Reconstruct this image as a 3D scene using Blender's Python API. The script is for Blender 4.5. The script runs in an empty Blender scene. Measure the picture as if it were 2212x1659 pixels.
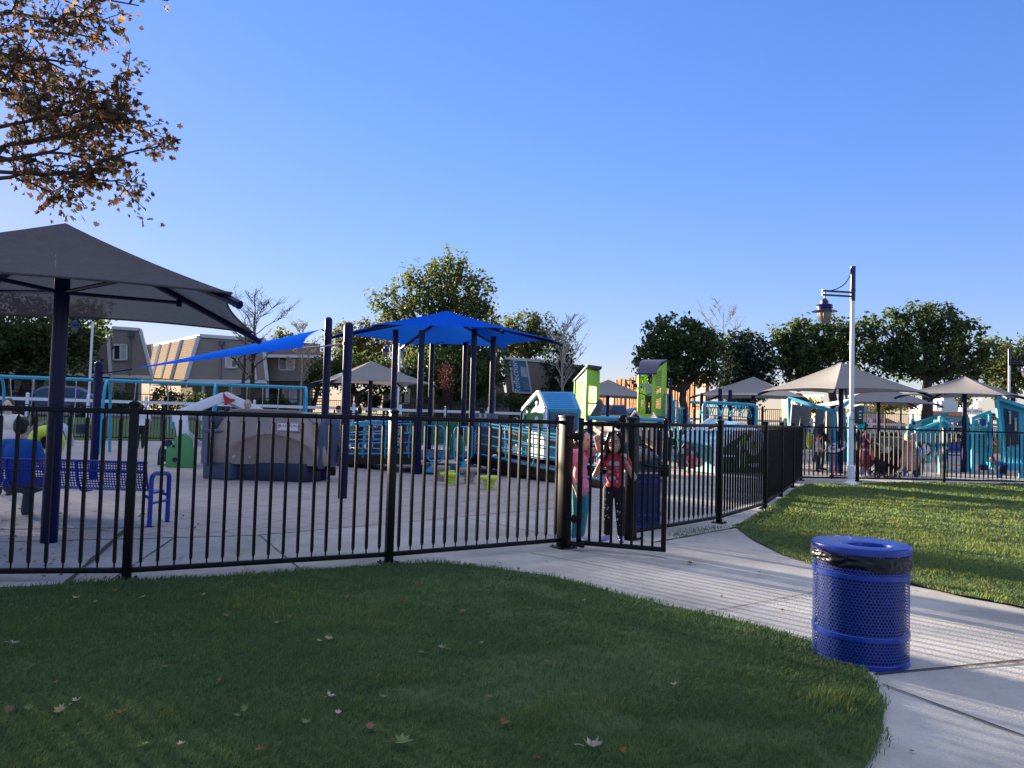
import bpy, bmesh, math, random
import numpy as np
from mathutils import Vector, Matrix, Quaternion
from mathutils.bvhtree import BVHTree
from mathutils import noise as mnoise

rnd = random.Random(7)
R = math.radians
PI = math.pi
sc = bpy.context.scene
COL = sc.collection
V = Vector

# ------------------------------------------------------------------ camera
FP, CX, CY, CAMH = 1673.0, 1106.0, 829.5, 1.55
CM = Matrix.Rotation(R(90 + 2.4), 3, 'X') @ Matrix.Rotation(R(1.63), 3, 'Z')


def ray(px, py):
    return CM @ V(((px - CX) / FP, -(py - CY) / FP, -1.0))


def at(px, py, Y):
    r = ray(px, py)
    return V((0, 0, CAMH)) + r * (Y / r.y)


def gr(px, py, z=0.0):
    r = ray(px, py)
    return V((0, 0, CAMH)) + r * ((z - CAMH) / r.z)


def xat(px, Y, z=0.0):
    """ground spot whose column in the frame is px at depth Y and height z"""
    lo, hi = -200.0, 2000.0
    for _ in range(40):
        mid = (lo + hi) / 2
        if at(px, mid, Y).z > z:
            lo = mid
        else:
            hi = mid
    return at(px, (lo + hi) / 2, Y).x


cam_d = bpy.data.cameras.new('camera')
cam = bpy.data.objects.new('camera', cam_d)
COL.objects.link(cam)
cam.matrix_world = Matrix.Translation((0, 0, CAMH)) @ CM.to_4x4()
cam_d.sensor_width = 36
cam_d.lens = 36 * FP / 2212
cam_d.clip_start = 0.05
cam_d.clip_end = 6000
sc.camera = cam

# ------------------------------------------------------------------ materials
_M = {}


def mat(name, col, rough=0.6, metal=0.0, var=0.0, vs=3.0, bump=0.0, bs=40.0, trans=0.0, spec=0.5, col2=None, coat=0.0, thru=0.0):
    if name in _M:
        return _M[name]
    m = bpy.data.materials.new(name)
    m.use_nodes = True
    nt = m.node_tree
    N, L = nt.nodes, nt.links
    b = N['Principled BSDF']
    out = N['Material Output']
    b.inputs['Base Color'].default_value = (*col, 1)
    b.inputs['Roughness'].default_value = rough
    b.inputs['Metallic'].default_value = metal
    b.inputs['Specular IOR Level'].default_value = spec
    b.inputs['Coat Weight'].default_value = coat
    tc = N.new('ShaderNodeTexCoord')
    if var > 0 or col2:
        n = N.new('ShaderNodeTexNoise')
        n.inputs['Scale'].default_value = vs
        n.inputs['Detail'].default_value = 5
        n.inputs['Roughness'].default_value = 0.65
        L.new(tc.outputs['Object'], n.inputs['Vector'])
        mx = N.new('ShaderNodeMix')
        mx.data_type = 'RGBA'
        mr = N.new('ShaderNodeMapRange')
        mr.inputs[1].default_value = 0.32
        mr.inputs[2].default_value = 0.68
        L.new(n.outputs['Fac'], mr.inputs[0])
        L.new(mr.outputs[0], mx.inputs[0])
        c2 = col2 or tuple(min(1, c * (1 + var)) for c in col)
        c1 = col if col2 else tuple(c * (1 - var) for c in col)
        mx.inputs[6].default_value = (*c1, 1)
        mx.inputs[7].default_value = (*c2, 1)
        L.new(mx.outputs[2], b.inputs['Base Color'])
    if bump > 0:
        n2 = N.new('ShaderNodeTexNoise')
        n2.inputs['Scale'].default_value = bs
        n2.inputs['Detail'].default_value = 4
        L.new(tc.outputs['Object'], n2.inputs['Vector'])
        bp = N.new('ShaderNodeBump')
        bp.inputs['Strength'].default_value = bump
        bp.inputs['Distance'].default_value = 0.02
        L.new(n2.outputs['Fac'], bp.inputs['Height'])
        L.new(bp.outputs[0], b.inputs['Normal'])
    last = b.outputs[0]
    if trans > 0:
        t = N.new('ShaderNodeBsdfTranslucent')
        t.inputs['Color'].default_value = (*[min(1, c * 1.6) for c in col], 1)
        ms = N.new('ShaderNodeMixShader')
        ms.inputs[0].default_value = trans
        L.new(last, ms.inputs[1])
        L.new(t.outputs[0], ms.inputs[2])
        last = ms.outputs[0]
    if thru > 0:
        t = N.new('ShaderNodeBsdfTransparent')
        ms = N.new('ShaderNodeMixShader')
        ms.inputs[0].default_value = thru
        L.new(last, ms.inputs[1])
        L.new(t.outputs[0], ms.inputs[2])
        last = ms.outputs[0]
    L.new(last, out.inputs['Surface'])
    _M[name] = m
    return m


def perf(name, col, pu, pv, rad, stag=True, square=False, rough=0.35, coat=0.05):
    """sheet pierced by holes laid out in metres on the UV map"""
    m = mat(name, col, rough, coat=coat)
    nt = m.node_tree
    N, L = nt.nodes, nt.links
    uv = N.new('ShaderNodeUVMap')
    sp = N.new('ShaderNodeSeparateXYZ')
    L.new(uv.outputs[0], sp.inputs[0])

    def mt(op, a, b=None, c=None):
        n = N.new('ShaderNodeMath')
        n.operation = op
        for i, x in enumerate((a, b, c)):
            if x is None:
                continue
            if isinstance(x, (int, float)):
                n.inputs[i].default_value = x
            else:
                L.new(x, n.inputs[i])
        return n.outputs[0]
    u = mt('DIVIDE', sp.outputs[0], pu)
    v = mt('DIVIDE', sp.outputs[1], pv)
    if stag:
        u = mt('MULTIPLY_ADD', mt('FLOORED_MODULO', mt('FLOOR', v), 2.0), 0.5, u)
    du = mt('MULTIPLY', mt('SUBTRACT', mt('FRACT', u), 0.5), pu)
    dv = mt('MULTIPLY', mt('SUBTRACT', mt('FRACT', v), 0.5), pv)
    if square:
        d = mt('MAXIMUM', mt('ABSOLUTE', du), mt('ABSOLUTE', dv))
    else:
        d = mt('SQRT', mt('ADD', mt('MULTIPLY', du, du), mt('MULTIPLY', dv, dv)))
    hole = mt('LESS_THAN', d, rad)
    t = N.new('ShaderNodeBsdfTransparent')
    ms = N.new('ShaderNodeMixShader')
    L.new(hole, ms.inputs[0])
    L.new(N['Principled BSDF'].outputs[0], ms.inputs[1])
    L.new(t.outputs[0], ms.inputs[2])
    L.new(ms.outputs[0], N['Material Output'].inputs['Surface'])
    return m


# ------------------------------------------------------------------ objects
def tag(o, label=None, cat=None, group=None, kind=None):
    if label:
        o['label'] = label
    if cat:
        o['category'] = cat
    if group:
        o['group'] = group
    if kind:
        o['kind'] = kind
    return o


def thing(name, label, cat, loc=(0, 0, 0), rz=0.0, group=None):
    o = bpy.data.objects.new(name, None)
    o.empty_display_size = 0.2
    COL.objects.link(o)
    o.location = loc
    o.rotation_euler = (0, 0, rz)
    return tag(o, label, cat, group)


def copy_tree(o, parent=None):
    c = o.copy()
    COL.objects.link(c)
    c.parent = parent
    for ch in list(o.children):
        copy_tree(ch, c)
    return c


def rootmat(p):
    while p.parent:
        p = p.parent
    return Matrix.Translation(p.location) @ Matrix.Rotation(p.rotation_euler[2], 4, 'Z')


class MB:
    def __init__(s):
        s.v, s.f, s.m, s.uv = [], [], [], {}

    def face(s, idx, m=0, uv=None):
        if uv:
            s.uv[len(s.f)] = uv
        s.f.append(tuple(idx))
        s.m.append(m)

    def add(s, pts):
        n = len(s.v)
        s.v += [V(p) for p in pts]
        return n

    def quad(s, a, b, c, d, m=0, uv=None):
        n = s.add((a, b, c, d))
        s.face((n, n + 1, n + 2, n + 3), m, uv)
        return s

    def box(s, c, size, rot=None, m=0):
        c = V(c)
        hx, hy, hz = size[0] / 2, size[1] / 2, size[2] / 2
        P = [V((x, y, z)) for z in (-hz, hz) for x, y in ((-hx, -hy), (hx, -hy), (hx, hy), (-hx, hy))]
        if rot is not None:
            M = Matrix.Rotation(rot, 3, 'Z') if isinstance(rot, (int, float)) else rot
            P = [M @ p for p in P]
        n = s.add([c + p for p in P])
        for q in ((3, 2, 1, 0), (4, 5, 6, 7), (0, 1, 5, 4), (1, 2, 6, 5), (2, 3, 7, 6), (3, 0, 4, 7)):
            s.face([n + i for i in q], m)
        return s

    def beam(s, a, b, w, h, m=0, up=(0, 0, 1)):
        a, b = V(a), V(b)
        d = (b - a).normalized()
        up = V(up)
        if abs(d.dot(up)) > 0.99:
            up = V((0, 1, 0))
        x = d.cross(up).normalized()
        y = x.cross(d)
        n = s.add([p + x * sx * w / 2 + y * sy * h / 2 for p in (a, b) for sx, sy in ((-1, -1), (1, -1), (1, 1), (-1, 1))])
        for q in ((0, 1, 2, 3), (7, 6, 5, 4), (4, 5, 1, 0), (5, 6, 2, 1), (6, 7, 3, 2), (7, 4, 0, 3)):
            s.face([n + i for i in q], m)
        return s

    def tube(s, pts, r, seg=10, m=0, closed=False, cap=True):
        pts = [V(p) for p in pts]
        k = len(pts)
        rs = r if isinstance(r, (list, tuple)) else [r] * k
        rings = []
        nrm = None
        for i in range(k):
            if closed:
                d = pts[(i + 1) % k] - pts[i - 1]
            else:
                d = pts[min(i + 1, k - 1)] - pts[max(i - 1, 0)]
            if d.length < 1e-9:
                d = V((0, 0, 1))
            d.normalize()
            if nrm is None:
                nrm = d.orthogonal().normalized()
            else:
                nrm = nrm - d * nrm.dot(d)
                nrm = d.orthogonal().normalized() if nrm.length < 1e-6 else nrm.normalized()
            bn = d.cross(nrm)
            rings.append(s.add([pts[i] + (nrm * math.cos(2 * PI * j / seg) + bn * math.sin(2 * PI * j / seg)) * rs[i] for j in range(seg)]))
        for i in range(k if closed else k - 1):
            a, b = rings[i], rings[(i + 1) % k]
            for j in range(seg):
                j2 = (j + 1) % seg
                s.face((a + j, a + j2, b + j2, b + j), m)
        if cap and not closed:
            s.face([rings[0] + j for j in reversed(range(seg))], m)
            s.face([rings[-1] + j for j in range(seg)], m)
        return s

    def lathe(s, prof, c=(0, 0, 0), seg=24, m=0, uvr=None, rot=None, closed=False):
        c = V(c)
        rings = []
        for r, z in prof:
            P = [V((r * math.cos(2 * PI * j / seg), r * math.sin(2 * PI * j / seg), z)) for j in range(seg)]
            if rot is not None:
                P = [rot @ p for p in P]
            rings.append(s.add([c + p for p in P]))
        for i in range(len(prof) - 1 + (1 if closed else 0)):
            i2 = (i + 1) % len(prof)
            for j in range(seg):
                j2 = (j + 1) % seg
                uv = None
                if uvr:
                    u0, u1 = 2 * PI * uvr * j / seg, 2 * PI * uvr * (j + 1) / seg
                    uv = ((u0, prof[i][1]), (u1, prof[i][1]), (u1, prof[i2][1]), (u0, prof[i2][1]))
                s.face((rings[i] + j, rings[i] + j2, rings[i2] + j2, rings[i2] + j), m, uv)
        if not closed:
            if prof[0][0] > 1e-5 and not uvr:
                s.face([rings[0] + j for j in reversed(range(seg))], m)
            if prof[-1][0] > 1e-5 and not uvr:
                s.face([rings[-1] + j for j in range(seg)], m)
        return s

    def cyl(s, c, r, h, seg=20, m=0, r2=None):
        return s.lathe([(r, 0), (r if r2 is None else r2, h)], c, seg, m)

    def ell(s, c, rad, rot=None, nu=16, nv=10, m=0):
        c = V(c)
        rings = []
        for i in range(1, nv):
            t = PI * i / nv
            P = [V((rad[0] * math.sin(t) * math.cos(2 * PI * j / nu), rad[1] * math.sin(t) * math.sin(2 * PI * j / nu), -rad[2] * math.cos(t))) for j in range(nu)]
            if rot is not None:
                P = [rot @ p for p in P]
            rings.append(s.add([c + p for p in P]))
        b, t = V((0, 0, -rad[2])), V((0, 0, rad[2]))
        if rot is not None:
            b, t = rot @ b, rot @ t
        n = s.add([c + b, c + t])
        for j in range(nu):
            j2 = (j + 1) % nu
            s.face((n, rings[0] + j2, rings[0] + j), m)
            s.face((n + 1, rings[-1] + j, rings[-1] + j2), m)
            for i in range(len(rings) - 1):
                s.face((rings[i] + j, rings[i] + j2, rings[i + 1] + j2, rings[i + 1] + j), m)
        return s

    def capsule(s, a, b, r0, r1, seg=12, m=0):
        a, b = V(a), V(b)
        d = b - a
        if d.length < 1e-5:
            return s.ell(a, (r0, r0, r0), m=m)
        d.normalize()
        pts, rs = [], []
        for t in (-0.98, -0.8, -0.45, 0):
            pts.append(a + d * r0 * t)
            rs.append(r0 * math.sqrt(1 - t * t))
        for t in (0, 0.45, 0.8, 0.98):
            pts.append(b + d * r1 * t)
            rs.append(r1 * math.sqrt(1 - t * t))
        return s.tube(pts, rs, seg, m)

    def prism(s, poly, off, m=0):
        poly = [V(p) for p in poly]
        off = V(off)
        k = len(poly)
        nrm = V((0, 0, 0))
        for i in range(k):
            nrm += poly[i].cross(poly[(i + 1) % k])
        if nrm.dot(off) > 0:
            poly = poly[::-1]
        n = s.add(poly + [p + off for p in poly])
        s.face(range(n, n + k), m)
        s.face([n + k + i for i in reversed(range(k))], m)
        for i in range(k):
            j = (i + 1) % k
            s.face((n + j, n + i, n + k + i, n + k + j), m)
        return s

    def grid(s, fn, nu, nv, m=0, uvm=None):
        n = s.add([fn(i / nu, j / nv) for j in range(nv + 1) for i in range(nu + 1)])
        for j in range(nv):
            for i in range(nu):
                a = n + j * (nu + 1) + i
                uv = None
                if uvm:
                    uv = [(uvm[0] * x / nu, uvm[1] * y / nv) for x, y in ((i, j), (i + 1, j), (i + 1, j + 1), (i, j + 1))]
                s.face((a, a + 1, a + nu + 2, a + nu + 1), m, uv)
        return s

    def build(s, name, mats, parent=None, world=False, smooth=True, bevel=0.0, ang=35):
        vs = s.v
        if world and parent is not None:
            inv = rootmat(parent).inverted()
            vs = [inv @ p for p in vs]
        me = bpy.data.meshes.new(name)
        me.from_pydata([tuple(p) for p in vs], [], s.f)
        if s.uv:
            ul = me.uv_layers.new(name='UVMap')
            for fi, uv in s.uv.items():
                ls = me.polygons[fi].loop_start
                for k, q in enumerate(uv):
                    ul.data[ls + k].uv = q
        mats = mats if isinstance(mats, (list, tuple)) else [mats]
        for x in mats:
            me.materials.append(x)
        if len(mats) > 1:
            me.polygons.foreach_set('material_index', s.m)
        if bevel > 0:
            bm = bmesh.new()
            bm.from_mesh(me)
            ed = [e for e in bm.edges if len(e.link_faces) == 2 and e.calc_face_angle(0) > R(40)]
            bmesh.ops.bevel(bm, geom=ed, offset=bevel, segments=2, affect='EDGES', profile=0.5, clamp_overlap=True)
            bm.to_mesh(me)
            bm.free()
        if smooth:
            me.polygons.foreach_set('use_smooth', [True] * len(me.polygons))
            me.set_sharp_from_angle(angle=R(ang))
        me.update()
        o = bpy.data.objects.new(name, me)
        COL.objects.link(o)
        if parent is not None:
            o.parent = parent
        return o


def np_mesh(name, verts, quads, mats, mi=None, parent=None, smooth=False):
    """fast mesh of quads (n,4) or tris (n,3)"""
    me = bpy.data.meshes.new(name)
    verts = np.asarray(verts, dtype=np.float32).reshape(-1, 3)
    quads = np.asarray(quads, dtype=np.int32)
    k = quads.shape[1]
    me.vertices.add(len(verts))
    me.vertices.foreach_set('co', verts.ravel())
    me.loops.add(quads.size)
    me.loops.foreach_set('vertex_index', quads.ravel())
    me.polygons.add(len(quads))
    me.polygons.foreach_set('loop_start', np.arange(0, quads.size, k, dtype=np.int32))
    for x in (mats if isinstance(mats, (list, tuple)) else [mats]):
        me.materials.append(x)
    if mi is not None:
        me.polygons.foreach_set('material_index', np.asarray(mi, dtype=np.int32))
    me.polygons.foreach_set('use_smooth', np.full(len(quads), smooth))
    me.update()
    me.validate()
    o = bpy.data.objects.new(name, me)
    COL.objects.link(o)
    if parent is not None:
        o.parent = parent
    return o


def text_part(name, body, size, M, material, parent, ext=0.004, shear=0.0, world=False, align='CENTER'):
    """lettering as a mesh; M maps text x/y/z to the parent's space"""
    cu = bpy.data.curves.new(name, 'FONT')
    cu.body = body
    cu.size = size
    cu.extrude = ext
    cu.shear = shear
    cu.align_x = align
    cu.align_y = 'CENTER'
    t = bpy.data.objects.new(name, cu)
    COL.objects.link(t)
    dg = bpy.context.evaluated_depsgraph_get()
    me = bpy.data.meshes.new_from_object(t.evaluated_get(dg))
    bpy.data.objects.remove(t)
    bpy.data.curves.remove(cu)
    me.transform((rootmat(parent).inverted() if world and parent else Matrix()) @ M)
    me.materials.clear()
    me.materials.append(material)
    o = bpy.data.objects.new(name, me)
    COL.objects.link(o)
    o.parent = parent
    return o


def frame(o, x, y):
    """matrix with origin o, text direction x, text up y"""
    x = V(x).normalized()
    y = V(y)
    y = (y - x * y.dot(x)).normalized()
    z = x.cross(y)
    M = Matrix((x, y, z)).transposed().to_4x4()
    M.translation = V(o)
    return M


def arc(c, r, a0, a1, ax, ay, n=8):
    c, ax, ay = V(c), V(ax), V(ay)
    return [c + (ax * math.cos(a0 + (a1 - a0) * i / n) + ay * math.sin(a0 + (a1 - a0) * i / n)) * r for i in range(n + 1)]


def blob(name, prims, material, parent, voxel=0.015, it=3):
    """one continuous surface grown over overlapping capsules and ellipsoids"""
    mb = MB()
    for p in prims:
        if p[0] == 'c':
            mb.capsule(p[1], p[2], p[3], p[4])
        else:
            mb.ell(p[1], p[2], p[3] if len(p) > 3 else None)
    t = mb.build('tmp', material, None, smooth=False)
    r = t.modifiers.new('r', 'REMESH')
    r.mode = 'VOXEL'
    r.voxel_size = voxel
    if it:
        sm = t.modifiers.new('s', 'SMOOTH')
        sm.iterations = it
        sm.factor = 0.5
    dg = bpy.context.evaluated_depsgraph_get()
    me = bpy.data.meshes.new_from_object(t.evaluated_get(dg))
    old = t.data
    bpy.data.objects.remove(t)
    bpy.data.meshes.remove(old)
    me.name = name
    me.materials.clear()
    me.materials.append(material)
    me.polygons.foreach_set('use_smooth', [True] * len(me.polygons))
    o = bpy.data.objects.new(name, me)
    COL.objects.link(o)
    o.parent = parent
    return o
# ------------------------------------------------------------------ light
SUN_AZ, SUN_EL = R(-45), R(10.0)
S = V((math.sin(SUN_AZ) * math.cos(SUN_EL), math.cos(SUN_AZ) * math.cos(SUN_EL), math.sin(SUN_EL)))
w = bpy.data.worlds.new('World')
sc.world = w
w.use_nodes = True
wn, wl = w.node_tree.nodes, w.node_tree.links
sky = wn.new('ShaderNodeTexSky')
sky.sky_type = 'NISHITA'
sky.sun_disc = False
sky.sun_elevation = SUN_EL
sky.sun_rotation = SUN_AZ
sky.altitude = 1300
sky.air_density = 1.0
sky.dust_density = 0.2
sky.ozone_density = 2.0
bg = wn['Background']
bg.inputs['Strength'].default_value = 0.122
tint = wn.new('ShaderNodeMix')
tint.data_type = 'RGBA'
tint.blend_type = 'MULTIPLY'
tint.inputs[0].default_value = 1.0
tint.inputs[7].default_value = (0.83, 0.70, 0.86, 1)
wl.new(sky.outputs[0], tint.inputs[6])
# soft shoulder: keeps the glow round the sun within what the picture can hold
lum = wn.new('ShaderNodeRGBToBW')
den = wn.new('ShaderNodeMath')
den.operation = 'MULTIPLY_ADD'
den.inputs[1].default_value = 0.62
den.inputs[2].default_value = 1.0
inv = wn.new('ShaderNodeMath')
inv.operation = 'DIVIDE'
inv.inputs[0].default_value = 1.0
gam = wn.new('ShaderNodeVectorMath')
gam.operation = 'SCALE'
wl.new(tint.outputs[2], lum.inputs[0])
wl.new(lum.outputs[0], den.inputs[0])
wl.new(den.outputs[0], inv.inputs[1])
wl.new(tint.outputs[2], gam.inputs[0])
wl.new(inv.outputs[0], gam.inputs['Scale'])
hsv = wn.new('ShaderNodeHueSaturation')
hsv.inputs['Saturation'].default_value = 1.2
wl.new(gam.outputs[0], hsv.inputs['Color'])
# bright cloud added overhead, out of view, as fill light for the shaded ground
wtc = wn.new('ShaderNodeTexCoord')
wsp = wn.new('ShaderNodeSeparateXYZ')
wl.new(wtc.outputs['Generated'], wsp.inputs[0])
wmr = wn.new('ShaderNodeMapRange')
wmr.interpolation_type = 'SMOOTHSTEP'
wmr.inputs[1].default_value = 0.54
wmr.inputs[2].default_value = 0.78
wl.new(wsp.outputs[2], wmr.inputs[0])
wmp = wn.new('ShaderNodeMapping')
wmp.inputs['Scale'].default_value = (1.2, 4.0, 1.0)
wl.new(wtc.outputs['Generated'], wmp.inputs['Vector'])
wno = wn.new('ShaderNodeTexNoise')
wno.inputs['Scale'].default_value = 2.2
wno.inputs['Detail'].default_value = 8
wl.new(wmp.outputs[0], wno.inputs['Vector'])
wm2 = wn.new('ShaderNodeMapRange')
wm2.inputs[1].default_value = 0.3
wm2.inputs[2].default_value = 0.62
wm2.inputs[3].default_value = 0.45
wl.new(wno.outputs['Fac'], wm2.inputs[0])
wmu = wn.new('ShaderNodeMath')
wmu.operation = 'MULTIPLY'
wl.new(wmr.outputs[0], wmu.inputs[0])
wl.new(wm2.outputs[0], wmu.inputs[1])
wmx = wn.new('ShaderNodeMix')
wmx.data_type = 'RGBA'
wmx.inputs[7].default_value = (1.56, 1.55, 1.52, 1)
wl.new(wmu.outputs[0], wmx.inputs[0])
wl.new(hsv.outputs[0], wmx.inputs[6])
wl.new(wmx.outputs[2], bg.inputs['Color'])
sd = bpy.data.lights.new('sun', 'SUN')
sd.energy = 4.3
sd.angle = R(0.8)
sd.color = (1.0, 0.82, 0.60)
sun = bpy.data.objects.new('sun', sd)
COL.objects.link(sun)
sun.rotation_euler = S.to_track_quat('Z', 'Y').to_euler()
sc.view_settings.view_transform = 'Standard'
sc.view_settings.look = 'None'
sc.view_settings.exposure = 2.5
sc.view_settings.gamma = 1.0
sc.cycles.max_bounces = 6
sc.cycles.diffuse_bounces = 4
sc.cycles.glossy_bounces = 3
sc.cycles.transparent_max_bounces = 12
sc.cycles.use_denoising = True

# ------------------------------------------------------------------ shared materials
M_black = mat('black_metal', (0.006, 0.005, 0.005), 0.4, spec=0.2)
M_navy = mat('navy_metal', (0.0025, 0.006, 0.050), 0.25, spec=0.2)
M_blue = mat('blue_coat', (0.002, 0.032, 0.28), 0.32, coat=0.1, var=0.22, vs=7, bump=0.06, bs=35)
M_turq = mat('turquoise_metal', (0.015, 0.33, 0.50), 0.35, coat=0.15)
M_teal = mat('teal_panel', (0.02, 0.28, 0.36), 0.45)
M_teal_l = mat('light_teal_metal', (0.06, 0.5, 0.55), 0.4)
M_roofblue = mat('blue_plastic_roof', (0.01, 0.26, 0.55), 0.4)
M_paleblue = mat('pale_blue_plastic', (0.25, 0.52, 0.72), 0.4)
M_white = mat('white_plastic', (0.75, 0.76, 0.8), 0.4)
M_vinyl = mat('white_vinyl', (0.78, 0.79, 0.82), 0.4)
M_lime = mat('lime_panel', (0.33, 0.62, 0.05), 0.45)
M_green = mat('green_panel', (0.08, 0.3, 0.1), 0.5)
M_yell = mat('yellow_green_plastic', (0.55, 0.68, 0.06), 0.45, var=0.06)
M_taupe = mat('taupe_plastic', (0.34, 0.265, 0.225), 0.55, var=0.1, vs=2, bump=0.15, bs=120)
M_slate = mat('slate_plastic', (0.055, 0.075, 0.13), 0.5, var=0.1)
M_dnavy = mat('dark_navy_plastic', (0.012, 0.018, 0.05), 0.5)
M_greyp = mat('grey_panel', (0.09, 0.10, 0.13), 0.6, var=0.1)
M_red = mat('red_plastic', (0.45, 0.02, 0.02), 0.45)
M_cream = mat('cream_plastic', (0.5, 0.45, 0.35), 0.5)
M_steel = mat('galvanised_steel', (0.5, 0.5, 0.52), 0.35, metal=0.9)
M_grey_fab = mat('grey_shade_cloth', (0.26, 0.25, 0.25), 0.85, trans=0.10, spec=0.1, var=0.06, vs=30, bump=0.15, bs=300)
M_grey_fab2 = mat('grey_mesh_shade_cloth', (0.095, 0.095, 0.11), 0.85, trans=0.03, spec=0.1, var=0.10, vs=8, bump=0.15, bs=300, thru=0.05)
M_blue_fab = mat('blue_shade_cloth', (0.008, 0.10, 0.62), 0.8, trans=0.10, spec=0.0)
M_conc = mat('concrete', (0.46, 0.45, 0.44), 0.9, spec=0.04, bump=0.25, bs=60, col2=(0.55, 0.54, 0.525), vs=1.6)
M_asph = mat('asphalt', (0.05, 0.05, 0.052), 0.9, var=0.2, bump=0.3)
M_bark = mat('bark', (0.07, 0.055, 0.045), 0.9, spec=0.05, var=0.4, vs=9, bump=0.5, bs=25)
M_barkpale = mat('pale_bark', (0.33, 0.29, 0.25), 0.9, var=0.3, vs=9, bump=0.4, bs=25)
M_glass = mat('window_glass', (0.03, 0.035, 0.045), 0.06, spec=0.8)
M_blind = mat('window_blind', (0.45, 0.46, 0.45), 0.5, var=0.1, vs=2)
M_side = mat('tan_siding', (0.30, 0.255, 0.215), 0.75, spec=0.0, var=0.06, vs=1.2)
M_side2 = mat('tan_siding_weathered', (0.26, 0.22, 0.19), 0.75, spec=0.0, var=0.08, vs=1.2)
M_trim = mat('white_trim', (0.62, 0.62, 0.63), 0.6, spec=0.1)
M_roofp = mat('plum_roof', (0.10, 0.055, 0.06), 0.8, var=0.2)
M_dark = mat('dark_parts_and_shade', (0.02, 0.02, 0.022), 0.9)  # dark parts, and the shade painted over openings
M_wood = mat('orange_wood', (0.36, 0.22, 0.14), 0.7, spec=0.0, var=0.25, vs=2)
M_dirt = mat('joint_dirt', (0.05, 0.045, 0.035), 0.95, var=0.3, vs=20)
M_stone = mat('wall_stone', (0.12, 0.11, 0.11), 0.9, var=0.4, vs=4, bump=0.6, bs=6)
M_rubblack = mat('black_rubber', (0.012, 0.012, 0.013), 0.6)


def ground_mat():
    m = mat('far_lawn', (0.05, 0.10, 0.03), 0.95, col2=(0.075, 0.13, 0.04), vs=0.8, bump=0.6, bs=30)
    return m


def rubber_mat():
    m = mat('rubber_tiles', (0.37, 0.325, 0.31), 0.85, spec=0.12, col2=(0.45, 0.40, 0.385), vs=0.6, bump=0.2, bs=150)
    nt = m.node_tree
    N, L = nt.nodes, nt.links
    tc = N.new('ShaderNodeTexCoord')
    mp = N.new('ShaderNodeMapping')
    mp.inputs['Rotation'].default_value = (0, 0, R(20))
    L.new(tc.outputs['Object'], mp.inputs['Vector'])
    br = N.new('ShaderNodeTexBrick')
    br.offset = 0.0
    br.inputs['Scale'].default_value = 1.0
    br.inputs['Brick Width'].default_value = 0.61
    br.inputs['Row Height'].default_value = 0.61
    br.inputs['Mortar Size'].default_value = 0.008
    br.inputs['Color1'].default_value = (0.94, 0.94, 0.94, 1)
    br.inputs['Color2'].default_value = (1.06, 1.06, 1.06, 1)
    br.inputs['Mortar'].default_value = (0.42, 0.40, 0.40, 1)
    L.new(mp.outputs[0], br.inputs['Vector'])
    b = N['Principled BSDF']
    src = b.inputs['Base Color'].links[0].from_socket
    mx = N.new('ShaderNodeMix')
    mx.data_type = 'RGBA'
    mx.blend_type = 'MULTIPLY'
    mx.inputs[0].default_value = 1
    L.new(src, mx.inputs[6])
    L.new(br.outputs['Color'], mx.inputs[7])
    L.new(mx.outputs[2], b.inputs['Base Color'])
    return m


def stain_conc():
    m = M_conc
    nt = m.node_tree
    N, L = nt.nodes, nt.links
    tc = N.new('ShaderNodeTexCoord')
    n = N.new('ShaderNodeTexNoise')
    n.inputs['Scale'].default_value = 0.55
    n.inputs['Detail'].default_value = 8
    n.inputs['Roughness'].default_value = 0.7
    L.new(tc.outputs['Object'], n.inputs['Vector'])
    n2 = N.new('ShaderNodeTexNoise')
    n2.inputs['Scale'].default_value = 90
    L.new(tc.outputs['Object'], n2.inputs['Vector'])
    rmp = N.new('ShaderNodeMapRange')
    rmp.inputs[1].default_value = 0.35
    rmp.inputs[2].default_value = 0.7
    rmp.inputs[3].default_value = 0.60
    rmp.inputs[4].default_value = 1.08
    L.new(n.outputs['Fac'], rmp.inputs[0])
    r2 = N.new('ShaderNodeMapRange')
    r2.inputs[1].default_value = 0.3
    r2.inputs[2].default_value = 0.7
    r2.inputs[3].default_value = 0.9
    r2.inputs[4].default_value = 1.08
    L.new(n2.outputs['Fac'], r2.inputs[0])
    vo = N.new('ShaderNodeTexVoronoi')
    vo.inputs['Scale'].default_value = 2.3
    L.new(tc.outputs['Object'], vo.inputs['Vector'])
    r3 = N.new('ShaderNodeMapRange')
    r3.inputs[1].default_value = 0.03
    r3.inputs[2].default_value = 0.075
    r3.inputs[3].default_value = 0.62
    r3.inputs[4].default_value = 1.0
    L.new(vo.outputs['Distance'], r3.inputs[0])
    mu0 = N.new('ShaderNodeMath')
    mu0.operation = 'MULTIPLY'
    L.new(rmp.outputs[0], mu0.inputs[0])
    L.new(r3.outputs[0], mu0.inputs[1])
    mu = N.new('ShaderNodeMath')
    mu.operation = 'MULTIPLY'
    L.new(mu0.outputs[0], mu.inputs[0])
    L.new(r2.outputs[0], mu.inputs[1])
    b = N['Principled BSDF']
    src = b.inputs['Base Color'].links[0].from_socket
    sc_ = N.new('ShaderNodeVectorMath')
    sc_.operation = 'SCALE'
    L.new(src, sc_.inputs[0])
    L.new(mu.outputs[0], sc_.inputs['Scale'])
    L.new(sc_.outputs[0], b.inputs['Base Color'])


stain_conc()

# ------------------------------------------------------------------ ground
BL0, BL1 = V((-17.6, 34.0)), V((26.7, 50.0))      # back edge of the play yard
BD = (BL1 - BL0).normalized()
BN = V((-BD.y, BD.x))


def sdist(x, y):
    d = V((x, y)) - BL0
    return d.dot(BN), d.dot(BD)


def bl(t, s):
    p = BL0 + BD * t + BN * s
    return V((p.x, p.y, 0))


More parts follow.
